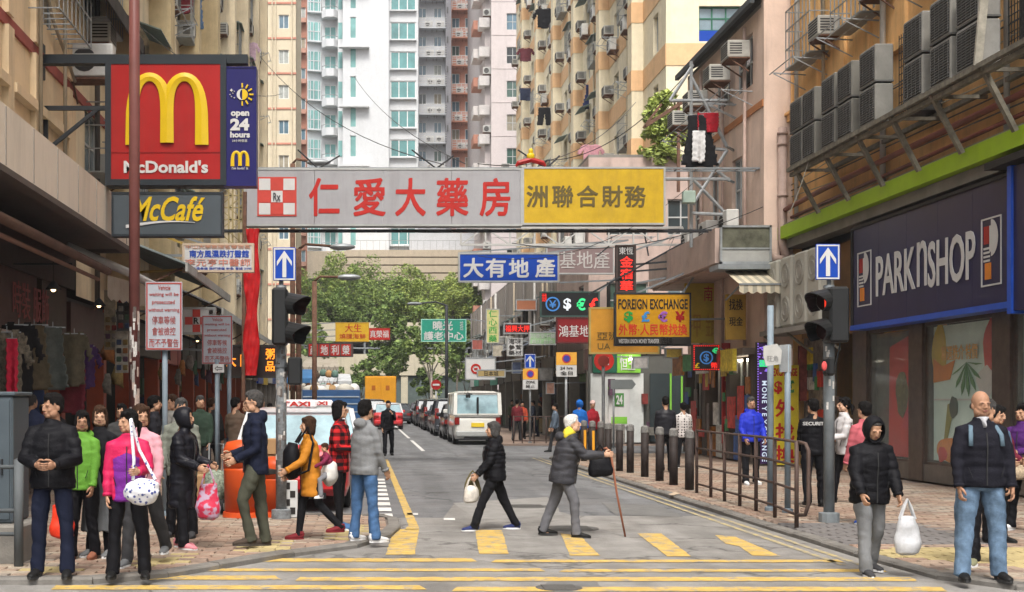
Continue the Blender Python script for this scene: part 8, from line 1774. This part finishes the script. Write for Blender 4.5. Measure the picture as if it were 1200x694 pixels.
# ================================================================ PEOPLE IN THE STREET
def cl(k, c, **kw): kw.setdefault('rough', .85); kw.setdefault('spec', .12); return mat('clothes_'+k, c, var=kw.pop('var', .15), scale=kw.pop('scale', 6), bump=.25, bscale=70, **kw)
blk = cl('black', (.007, .007, .009), rough=.6); blk2 = cl('black2', (.01, .01, .012)); nvy = cl('navy', (.010, .013, .028)); dk = cl('darkgrey', (.045, .045, .048)); gry = cl('grey', (.15, .155, .16)); jeans = cl('jeans', (.11, .17, .25), var=.4, scale=9); jeansb = cl('jeans_blue', (.055, .115, .23), var=.35, scale=9); olive = cl('olive', (.06, .062, .045))
wsh = (cl('shoe_white', (.6, .6, .6)), cl('sole_white', (.7, .7, .7))); bsh = (cl('shoe_black', (.012, .012, .012), rough=.4), mat('sole', (.03, .03, .03)))
def bag(label, p, w_, h, m, handle=.25, th=.1, name='shopping_bag', squash=0., rz=0, n=2):
    """soft bag hanging below the hand"""
    t = thing(name, label, 'bag', p, rz); b = MB(); b.smooth = True; z0 = -handle-h
    b.tube([(0, 0, z0), (0, 0, z0+h*.08), (0, 0, z0+h*.35), (0, 0, z0+h*.75), (0, 0, z0+h), (0, 0, z0+h*1.0)], [w_*.25, w_*.46, w_*.52, w_*.42, w_*(.34 if squash == 0 else squash), w_*.2], 16, ref=(1, 0, 0), ry=[th*.4, th*.9, th, th*.7, th*.35, th*.1])
    v, n_, f = remesh(b, .012, 2); v = wrinkle(v, n_, .012, hash_(label) % 50, zx=1.2); sm_obj('pouch', v, f, m, t)
    b = MB(); 
    for s in ((-1, 1) if n == 2 else (1,)): b.tube([(-w_*.28, s*.02, z0+h-.02), (-w_*.12, s*.015, z0+h+handle*.6), (0, s*.01, 0), (w_*.12, s*.015, z0+h+handle*.6), (w_*.28, s*.02, z0+h-.02)], .010, 6)
    b.build('handles', m, t, world=False); return t
jk = lambda m, **k: dict(m=m, **k)
# --- left group
person('man in black puffer jacket and dark jeans with his hands joined, looking left', 62, 676, 1.70, 0, legs=((0, 0, 5), (2, 2, 5)), arms=((12, 16, 62, 38), (12, 16, 62, 38)), look=(-38, 0), top=jk(blk, puff=.010, hem=-.09, hood=1, w=1.08), pants=nvy, shoes=bsh, skin=1)
j = person('woman in pink and purple jacket with a white patterned shoulder bag', 150, 677, 1.55, 5, legs=((0, 0, 6), (2, 2, 8)), arms=((2, 8, 8, 0), (16, 12, 70, 20)), look=(-45, 0), top=jk(cl('pink', (.48, .018, .08), rough=.5), m2=cl('purple', (.16, .025, .24), rough=.5), z2=(-.2, .36), hem=-.13, w=1.05), pants=blk, shoes=bsh, hair='tail', female=True, skin=0)
h = j['hand', 1]; wp = mat('bag_pattern', (.62, .62, .68), var=.5, scale=22, rough=.5)
n_ = wp.node_tree; vo = n_.nodes.new('ShaderNodeTexVoronoi'); vo.inputs['Scale'].default_value = 26; cr_ = n_.nodes.new('ShaderNodeValToRGB'); cr_.color_ramp.elements[0].position = .28; cr_.color_ramp.elements[0].color = (.06, .08, .25, 1); cr_.color_ramp.elements[1].position = .36; cr_.color_ramp.elements[1].color = (.66, .66, .70, 1)
n_.links.new(n_.nodes['Geometry'].outputs['Position'], vo.inputs['Vector']); n_.links.new(vo.outputs['Distance'], cr_.inputs[0]); n_.links.new(cr_.outputs[0], n_.nodes['Principled BSDF'].inputs['Base Color'])
t = thing('shoulder_bag', 'white shoulder bag with small blue pattern carried by the woman in pink', 'bag', (h.x+.06, h.y+.02, h.z-.02)); b = MB(); b.smooth = True
b.tube([(-.15, 0, -.2), (-.11, 0, -.17), (0, 0, -.15), (.10, 0, -.14), (.14, 0, -.16)], [.03, .09, .115, .10, .03], 14, ref=(0, 0, 1), ry=[.04, .08, .09, .08, .04]); v, nn_, f = remesh(b, .012, 2); sm_obj('pouch', wrinkle(v, nn_, .014, 3), f, wp, t)
b = MB(); b.tube([(-.08, -.02, -.05), (-.07, -.03, .12), (-.10, -.0, .42), (-.12, .1, .47), (-.05, .12, .2), (.1, .04, -.05)], .014, 6); b.build('strap', wp, t, world=False)
grn_ = cl('green', (.11, .27, .035), rough=.6)
j = person('woman in bright green jacket and sandals behind the man in black', 97, 655, 1.53, -15, legs=((4, 0, 2), (-4, 2, 2)), arms=((2, 6, 8, 0), (5, 6, 10, 0)), look=(28, 0), top=jk(grn_, hem=-.12, hood=1), pants=blk, shoes=(cl('sandal', (.25, .10, .06)), cl('sandal', (.25, .1, .06))), hair='long', female=True, skin=1)
t = bag('bright red bag held by the woman in the green jacket', j['hand', -1]+Vector((0, -.05, .02)), .24, .34, mat('bag_red', (.75, .05, .02), rough=.35, var=.2, scale=15), .14, .05, squash=.42)
gs = cl('skirtgrey', (.10, .105, .11))
person('long-haired woman in black with a long grey skirt behind the pink jacket', 118, 652, 1.58, -20, look=(30, 0), top=jk(blk2, hem=-.1), pants=blk, shoes=(gry, wsh[1]), skirt=(gs, -.62), hair='long', hairc='brown', female=True, skin=2)
person('person in pale pink top hidden behind the woman in the pink jacket', 166, 663, 1.60, -10, legs=((8, 3, 4), (-22, 12, 4)), look=(35, 0), top=jk(cl('palepink', (.55, .28, .32)), hem=-.05), pants=dk, shoes=(gry, wsh[1]), hair='bob', hairc='brown', female=True)
person('man in olive grey coat standing behind the hooded woman', 213, 630, 1.66, -10, look=(25, 0), legs=((0, 0, 5), (0, 0, 5)), top=jk(cl('olivegrey', (.17, .18, .15)), hem=-.16, w=1.12), pants=blk, shoes=(dk, bsh[1]), hairc='saltpepper', glasses=True)
j = person('woman in a shiny black hooded coat facing right with a patterned red bag', 214, 643, 1.56, 70, lean=5, legs=((6, 2, 2), (-6, 2, 2)), arms=((6, 5, 58, 0), (4, 8, 62, 8)), look=(15, 0), hood=cl('blackshine', (.012, .012, .016), rough=.3), top=jk(cl('blackshine', (.012, .012, .016), rough=.3), hem=-.42, puff=.007, pitch=.06), pants=blk, shoes=(cl('pinkshoe', (.6, .22, .25)), wsh[1]), female=True, hairc='black')
rp_ = mat('bag_redpattern', (.5, .06, .12), var=.6, scale=16, rough=.35); n_ = rp_.node_tree; no = n_.nodes.new('ShaderNodeTexNoise'); no.inputs['Scale'].default_value = 15; cr_ = n_.nodes.new('ShaderNodeValToRGB'); cr_.color_ramp.elements[0].position = .45; cr_.color_ramp.elements[0].color = (.50, .03, .07, 1); cr_.color_ramp.elements[1].position = .56; cr_.color_ramp.elements[1].color = (.42, .30, .40, 1)
n_.links.new(n_.nodes['Geometry'].outputs['Position'], no.inputs['Vector']); n_.links.new(no.outputs[0], cr_.inputs[0]); n_.links.new(cr_.outputs[0], n_.nodes['Principled BSDF'].inputs['Base Color'])
bag('large red and grey patterned carrier bag on the arm of the hooded woman', j['hand', 1]+Vector((-.06, -.1, .03)), .26, .38, rp_, .20, .08, rz=R(5))
person('grey-haired man in glasses, navy jacket and olive trousers facing left', 300, 641, 1.75, -78, lean=4, legs=((-8, 0, 2), (22, 34, 2)), arms=((-6, 6, 75, 5), (-4, 6, 62, 8)), look=(0, 3), top=jk(nvy, m2=None, hem=-.12, hood=1, w=1.05), pants=olive, shoes=(cl('shoe_brown', (.06, .045, .035)), cl('sole_brown', (.07, .06, .05))), hairc='saltpepper', glasses=True)
# mother with baby
orj = cl('orangejacket', (.46, .18, .02), rough=.6)
j = person('woman in orange jacket walking left with a baby on her back', 364, 633, 1.46, -80, lean=6, legs=((14, 8, 2), (-14, 30, 2)), arms=((12, 6, 25, 0), (18, 8, 35, 0)), look=(0, 0), top=jk(orj, hem=-.30, w=1.08), pants=blk2, legw=.86, shoes=(cl('maroonboot', (.16, .02, .025)), cl('maroonboot', (.16, .02, .025))), hair='bob', hairc='brown', female=True)
M_ = j['M']; t = thing('backpack', 'black backpack worn on the front of the woman in orange', 'backpack', M_ @ Vector((0, -.24, 1.08)), R(-80)); b = MB(); b.smooth = True; b.tube([(0, 0, -.2), (0, -.02, -.12), (0, -.02, .1), (0, 0, .2)], [.08, .15, .15, .08], 14, ry=[.05, .10, .09, .05], ref=(1, 0, 0)); b.build('pack', blk, t, world=False)
b = MB()
for s in (-1, 1): b.tube([(s*.10, .04, -.15), (s*.17, .15, -.1), (s*.17, .2, .2), (s*.12, .15, .38), (s*.10, .04, .2)], .015, 6)
b.build('straps', blk, t, world=False)
bp_ = M_ @ Vector((0, .24, .92)); pl_m = cl('plum', (.16, .02, .05))
person('baby in plum jacket and pale shoes carried on the back of the woman in orange', 0, 0, .74, -70, Y=bp_.y, X=bp_.x, z0=None, legs=((60, 60, 28), (60, 60, 28)), arms=((35, 25, 20, 10), (35, 25, 20, 10)), look=(-10, 10), lean=12, top=jk(pl_m, hem=-.1, w=1.15), pants=cl('greypants', (.16, .16, .17)), shoes=wsh, pz=.32, hairc='brown', fine=True)
for o in list(COL.objects):
    if o.name.startswith('person') and o.get('label', '').startswith('baby'): o.location.z = bp_.z-.13; ORG[o.name] = o.location.copy()
t = thing('baby_carrier', 'white cloth baby carrier hanging behind the woman in orange', 'baby carrier', M_ @ Vector((0, .26, .93)), R(-80)); b = MB(); b.smooth = True; b.ell((0, 0, -.02), (.13, .10, .15), 14, 10); v, nn_, f = remesh(b, .012, 1); sm_obj('cloth', wrinkle(v, nn_, .01, 4), f, cl('carrier', (.55, .53, .50)), t)
# plaid woman
pm2 = cl('plaid', (.3, .02, .02)); n_ = pm2.node_tree; tc = n_.nodes.new('ShaderNodeTexCoord'); sp = n_.nodes.new('ShaderNodeSeparateXYZ'); n_.links.new(tc.outputs['Object'], sp.inputs[0])
def band(sock, per):
    m1 = n_.nodes.new('ShaderNodeMath'); m1.operation = 'MULTIPLY'; m1.inputs[1].default_value = 1/per; n_.links.new(sock, m1.inputs[0]); m2 = n_.nodes.new('ShaderNodeMath'); m2.operation = 'FRACT'; n_.links.new(m1.outputs[0], m2.inputs[0]); m3 = n_.nodes.new('ShaderNodeMath'); m3.operation = 'GREATER_THAN'; m3.inputs[1].default_value = .5; n_.links.new(m2.outputs[0], m3.inputs[0]); return m3.outputs[0]
ad = n_.nodes.new('ShaderNodeMath'); ad.operation = 'ADD'; n_.links.new(sp.outputs[0], ad.inputs[0]); n_.links.new(sp.outputs[1], ad.inputs[1])
m4 = n_.nodes.new('ShaderNodeMath'); m4.operation = 'ADD'; n_.links.new(band(ad.outputs[0], .09), m4.inputs[0]); n_.links.new(band(sp.outputs[2], .09), m4.inputs[1]); m5 = n_.nodes.new('ShaderNodeMath'); m5.operation = 'MULTIPLY'; m5.inputs[1].default_value = .5; n_.links.new(m4.outputs[0], m5.inputs[0])
cr_ = n_.nodes.new('ShaderNodeValToRGB'); cr_.color_ramp.elements[0].color = (.46, .018, .02, 1); cr_.color_ramp.elements[1].color = (.012, .008, .01, 1); e_ = cr_.color_ramp.elements.new(.5); e_.color = (.14, .01, .012, 1); n_.links.new(m5.outputs[0], cr_.inputs[0]); n_.links.new(cr_.outputs[0], n_.nodes['Principled BSDF'].inputs['Base Color'])
person('woman in red and black plaid shirt and glasses facing right', 397, 620, 1.63, 68, legs=((4, 0, 2), (-3, 0, 2)), arms=((5, 5, 75, 40), (5, 5, 75, 40)), look=(10, 0), top=jk(pm2, hem=-.16, w=1.0, zip=0), pants=blk, legw=.84, shoes=(cl('shoe_blue', (.06, .14, .30)), wsh[1]), hair='bob', female=True, glasses=True)
person('man in grey hooded jacket and blue jeans seen from behind at the kerb', 427, 635, 1.64, 128, legs=((3, 0, 5), (-2, 2, 5)), arms=((6, 8, 18, 0), (6, 8, 25, 5)), look=(20, 0), top=jk(cl('greyhoodie', (.17, .175, .18)), hem=-.11, hood=1, w=1.14, zip=0), pants=jeansb, shoes=wsh)
person('man in black suit walking towards the camera in the middle of the road', 455, 534, 1.72, 0, z0=0, legs=((14, 5, 2), (-6, 12, 2)), arms=((4, 6, 10, 0), (30, 8, 105, 20)), top=jk(blk, hem=-.14, shirt=dk), pants=blk, shoes=bsh)
# --- crossing
j = person('woman in black puffer jacket crossing to the left with a small bag', 580, 621.5, 1.48, -88, z0=0, lean=5, legs=((-20, 8, 3), (27, 8, 3)), arms=((6, 8, 30, 0), (14, 8, 25, 0)), look=(0, 0), top=jk(blk, puff=.012, hem=-.10, hood=1, pitch=.07, w=1.12), pants=blk2, shoes=(cl('shoe_navy', (.03, .04, .12)), wsh[1]), hairc='saltpepper', female=True, hair='bob')
bag('small plastic bag with food carried by the woman crossing left', j['hand', -1]+Vector((-.05, -.0, .02)), .20, .22, mat('plastic_pale', (.60, .56, .50), rough=.35, var=.35, scale=14), .12, .07)
bag('olive cloth bag on the wrist of the woman crossing left', j['hand', -1]+Vector((-.02, .1, .08)), .22, .26, cl('olivebag', (.14, .12, .06)), .08, .07)
j = person('old man with white hair and grey puffer jacket crossing with a cane', 660, 629.5, 1.56, 82, z0=0, lean=24, legs=((20, 16, 3), (-16, 6, 3)), arms=((18, 8, 52, 0), (20, 10, 45, 0)), look=(0, -14), top=jk(cl('greypuff', (.042, .042, .048), rough=.5), puff=.013, hem=-.16, pitch=.10, w=1.22, collar=0), pants=cl('greytrouser', (.12, .12, .13)), shoes=bsh, hairc='white', hair='short', skin=2)
h = j['hand', 1]; t = thing('walking_cane', 'thin wooden walking cane held by the old man', 'cane', (h.x+.17, h.y-.05, 0)); b = MB(); b.smooth = True; b.tube([(h.x+.19, h.y-.1, 0), (h.x+.1, h.y-.05, .5), (h.x+.03, h.y-.02, h.z+.03), (h.x-.02, h.y-.01, h.z+.08), (h.x-.08, h.y, h.z+.05)], [.012, .013, .015, .016, .014], 8); b.build('stick', mat('cane_wood', (.24, .09, .05), rough=.5), t)
SPj = j['SP']; k_ = j['k']; q = MB(); q.smooth = True; q.tube([SPj(.44, .0, .09), SPj(.52, 0, .065), SPj(.58, 0, .04)], [.13, .105, .10], 14, ref=(1, 0, 0), ry=[.06, .075, .085]); q.xf(Matrix.Scale(k_, 4)); q.build('hood_lining', cl('yellow', (.68, .56, .05)), j['T'], world=False)
q = MB(); q.smooth = True; q.ell(SPj(.43, 0, .15), (.15, .08, .07), 14, 8); q.xf(Matrix.Scale(k_, 4)); q.build('hood', cl('greypuff', (.05, .05, .055)), j['T'], world=False)
bag('black shoulder bag hanging in front of the old man', (h.x-.1, h.y-.05, h.z+.12), .30, .24, blk, .14, .08, name='shoulder_bag')
# --- right
j = person('person in black hooded puffer jacket looking down with a white plastic bag', 1019, 673, 1.56, 6, z0=0, lean=8, legs=((14, 6, 3), (-6, 16, 3)), arms=((6, 10, 20, 0), (6, 10, 14, 0)), look=(0, 22), hood=blk, top=jk(blk, puff=.013, hem=-.14, pitch=.10, w=1.10), pants=cl('greytr2', (.16, .165, .17)), shoes=(dk, wsh[1]), hairc='saltpepper', skin=0)
plw = mat('plastic_white', (.50, .51, .53), rough=.3, var=.2, scale=11); bag('white plastic bag held by the hooded person in black', j['hand', 1]+Vector((.05, -.04, .02)), .24, .36, plw, .16, .09, squash=.25)
j = person('bald man in dark jacket and light blue jeans standing at the right kerb', 1149, 680, 1.72, -6, legs=((0, 0, 6), (0, 0, 7)), arms=((4, 12, 10, 0), (4, 12, 10, 0)), look=(4, -4), top=jk(cl('navyblack', (.010, .010, .015)), hem=-.07, w=1.16, shirt=cl('shirtwhite', (.4, .4, .42))), pants=jeans, legw=1.12, shoes=bsh, hair='bald', hairc='saltpepper', skin=1, wide=1.05)
T_ = j['T']; k_ = j['k']; SPj = j['SP']
for s in (-1, 1): q = MB(); q.smooth = True; q.tube([SPj(.30, s*.135, -.145), SPj(.40, s*.13, -.125), SPj(.475, s*.105, -.05), SPj(.48, s*.10, .05)], [.02]*4, 8, ry=[.007]*4); q.xf(Matrix.Scale(k_, 4)); q.build('backpack_strap', cl('strapblue', (.10, .15, .19)), T_, world=False)
person('person with dark hair hidden behind the bald man', 1156, 662, 1.66, -25, legs=((8, 0, 3), (-12, 10, 3)), look=(-20, 0), top=jk(cl('bluepack', (.07, .11, .17)), hem=-.05, w=1.1), pants=blk, shoes=(cl('shoe_olive', (.2, .2, .12)), wsh[1]), hairc='saltpepper')
person('woman in maroon top behind the right shoulder of the bald man', 1166, 636, 1.58, 20, look=(15, 5), arms=((10, 8, 60, 20), (10, 8, 60, 20)), top=jk(cl('maroon', (.12, .015, .03)), hem=-.08), pants=blk, shoes=bsh, hair='tail', female=True, skin=0)
j = person('woman in purple jacket at the right edge with a beige bag', 1199, 622, 1.60, -60, legs=((6, 0, 3), (-5, 3, 3)), arms=((15, 8, 75, 20), (10, 8, 70, 20)), top=jk(cl('purplej', (.07, .02, .12)), hem=-.08), pants=blk, shoes=wsh, hair='tail', female=True)
bag('beige woven bag at the elbow of the woman in purple', (j['M'] @ Vector((.1, -.22, 1.05))), .34, .22, mat('woven', (.36, .28, .19), var=.5, scale=40), .1, .09, name='shoulder_bag')
person('woman with dark hair in a white top in profile behind the hooded person', 990, 590, 1.70, -85, legs=((12, 4, 3), (-12, 14, 3)), look=(0, 0), arms=((15, 5, 65, 0), (15, 5, 65, 0)), top=jk(cl('whitetop', (.52, .50, .50)), hem=-.12), pants=blk, shoes=bsh, hair='tail', female=True, skin=2)
person('man with a red and white jacket partly hidden behind the hooded person', 1014, 615, 1.62, 200, legs=((5, 0, 3), (-8, 5, 3)), top=jk(cl('redwhite', (.42, .10, .12)), m2=None, hem=-.05), pants=jeansb, shoes=(cl('shoe_royal', (.02, .08, .4)), wsh[1]), hairc='black')
person('security guard in black uniform seen from behind beside the signal post', 953, 594, 1.66, 172, legs=((2, 0, 4), (-14, 8, 4)), arms=((8, 6, 30, 10), (8, 6, 30, 10)), look=(20, 0), top=jk(blk, hem=-.10, w=1.08, zip=0, print=('SECURITY', .37, .055, .36, WHT)), pants=blk, shoes=bsh, hairc='black', fine=True)
person('man in royal blue jacket with backpack straps standing behind the railing', 880, 568, 1.71, 5, legs=((4, 0, 4), (-4, 4, 4)), arms=((6, 12, 28, 5), (6, 12, 28, 5)), look=(-8, 0), top=jk(cl('royal', (.02, .035, .42), rough=.5), hem=-.08, w=1.12, hood=1), pants=blk2, shoes=wsh, hair='short', hairc='saltpepper', fine=True)
person('man in black leather jacket walking away behind the bollards', 780, 554, 1.74, 175, legs=((8, 2, 3), (-10, 10, 3)), arms=((5, 8, 12, 0), (5, 8, 12, 0)), top=jk(cl('leather', (.02, .02, .024), rough=.3), hem=-.08, w=1.1), pants=blk, shoes=bsh)
pk_ = cl('polka', (.5, .48, .46)); n_ = pk_.node_tree; vo = n_.nodes.new('ShaderNodeTexVoronoi'); vo.inputs['Scale'].default_value = 16; vo.inputs['Randomness'].default_value = .2; cr_ = n_.nodes.new('ShaderNodeValToRGB'); cr_.color_ramp.elements[0].position = .3; cr_.color_ramp.elements[0].color = (.06, .05, .05, 1); cr_.color_ramp.elements[1].position = .36; cr_.color_ramp.elements[1].color = (.55, .52, .50, 1); n_.links.new(n_.nodes['Geometry'].outputs['Position'], vo.inputs['Vector']); n_.links.new(vo.outputs['Distance'], cr_.inputs[0]); n_.links.new(cr_.outputs[0], n_.nodes['Principled BSDF'].inputs['Base Color'])
person('woman in black and white dotted top walking away beside the leather jacket', 801, 548.5, 1.60, 185, legs=((-10, 8, 3), (8, 2, 3)), top=jk(pk_, hem=-.12, w=1.0), pants=blk2, shoes=(dk, wsh[1]), hair='bun', female=True)
person('person in bright blue hooded jacket standing behind the far bollards', 679, 535, 1.66, 150, top=jk(cl('brightblue', (.02, .14, .50)), hem=-.12, w=1.1), hood=cl('brightblue', (.02, .14, .5)), pants=dk, shoes=bsh)
person('person in red jacket and pale knitted hat beside the blue hooded one', 694, 534, 1.63, 30, look=(-30, 0), top=jk(cl('redj', (.32, .02, .03)), hem=-.1, w=1.08), pants=dk, shoes=bsh, hair='beanie', hairc=mat('knit_pink', (.6, .42, .38)))
person('man in black vest with grey-blue sleeves walking left at the side street', 651, 530, 1.62, -85, z0=0, legs=((15, 5, 2), (-15, 12, 2)), top=jk(cl('greyblue', (.14, .18, .23)), hem=-.08), pants=dk, shoes=bsh)
rnd = random.Random(77)
far = [(606, 517, 'far person in dark red behind the white van', (.2, .03, .04)), (612, 515, 'far person in orange-red between the poles near the van', (.5, .08, .04)), (625, 512, 'person in slate blue walking away behind the dark railing', (.06, .075, .11)), (633, 508, 'far person in black under the small parking sign', (.02, .02, .02)), (600, 505, 'far person in olive on the right pavement', (.08, .09, .05)), (660, 508, 'far person in grey in front of the shops beyond the railing', (.15, .15, .16)), (738, 517, 'far person in brown near the bank door', (.12, .07, .04))]
for px, py, lab, c in far: person(lab, px, py, rnd.uniform(1.58, 1.74), rnd.choice((0, 180, 160, 20, -90)), legs=((10, 3, 3), (-10, 10, 3)), top=jk(cl('far%d' % px, c), hem=-.1), pants=rnd.choice((dk, blk, nvy)), shoes=bsh, fine=False)
lf = [(37, 585, 'person in dark blue behind the black puffer man, by the hanging clothes', (.04, .05, .10)), (142, 600, 'man with glasses looking from the shop behind the women', (.05, .05, .05)), (180, 594, 'woman in black standing behind the notice post', (.02, .02, .025)), (202, 598, 'man in light grey coat with dark scarf behind the olive coat', (.34, .33, .30)), (235, 575, 'person in dark green deep in the pavement crowd', (.03, .05, .035)), (248, 565, 'person in black with pale bag by the farther notice', (.03, .03, .03)), (276, 570, 'person in brown coat facing the camera by the thin post', (.10, .07, .05)), (290, 553, 'far person in black behind the grey-haired man', (.02, .02, .02)), (306, 548, 'far person in red below the orange glowing sign', (.25, .03, .03)), (316, 545, 'far person in dark blue left of the signal post', (.03, .04, .09)), (343, 524, 'far person in black by the market stalls', (.02, .02, .02)), (352, 518, 'far person in grey by the market stalls', (.2, .2, .2)), (360, 515, 'far person in brown under the market awning', (.15, .09, .05))]
for i, (px, py, lab, c) in enumerate(lf):
    person(lab, px, py, rnd.uniform(1.55, 1.74), rnd.choice((0, 20, -30, 160, -60, 90)), look=(rnd.uniform(-30, 30), 0), legs=((5, 3, 3), (-5, 5, 3)), arms=((5, 8, rnd.choice((10, 60)), 5), (5, 8, rnd.choice((10, 70)), 5)), top=jk(cl('lf%d' % i, c), hem=-.12), pants=rnd.choice((dk, blk, nvy)), shoes=bsh, hair=rnd.choice(('short', 'bob', 'tail', 'short')), hairc=rnd.choice(('black', 'black', 'brown', 'saltpepper')), glasses=('glasses' in lab), fine=(py > 590), female=('woman' in lab))
# ================================================================ the air between here and the end of the street
b = MB(); b.box(-310, 310, -70, 170, -1.1, 75)
hz = b.build('haze', [], None, kind='stuff'); hm_ = bpy.data.materials.new('haze'); hm_.use_nodes = True; n_ = hm_.node_tree.nodes; n_.clear()
pv = n_.new('ShaderNodeVolumePrincipled'); pv.inputs['Density'].default_value = .0005; pv.inputs['Color'].default_value = (.93, .95, 1, 1); pv.inputs['Anisotropy'].default_value = .2
mo = n_.new('ShaderNodeOutputMaterial'); hm_.node_tree.links.new(pv.outputs[0], mo.inputs['Volume']); hz.data.materials.clear(); hz.data.materials.append(hm_)
bpy.data.scenes.remove(TS)
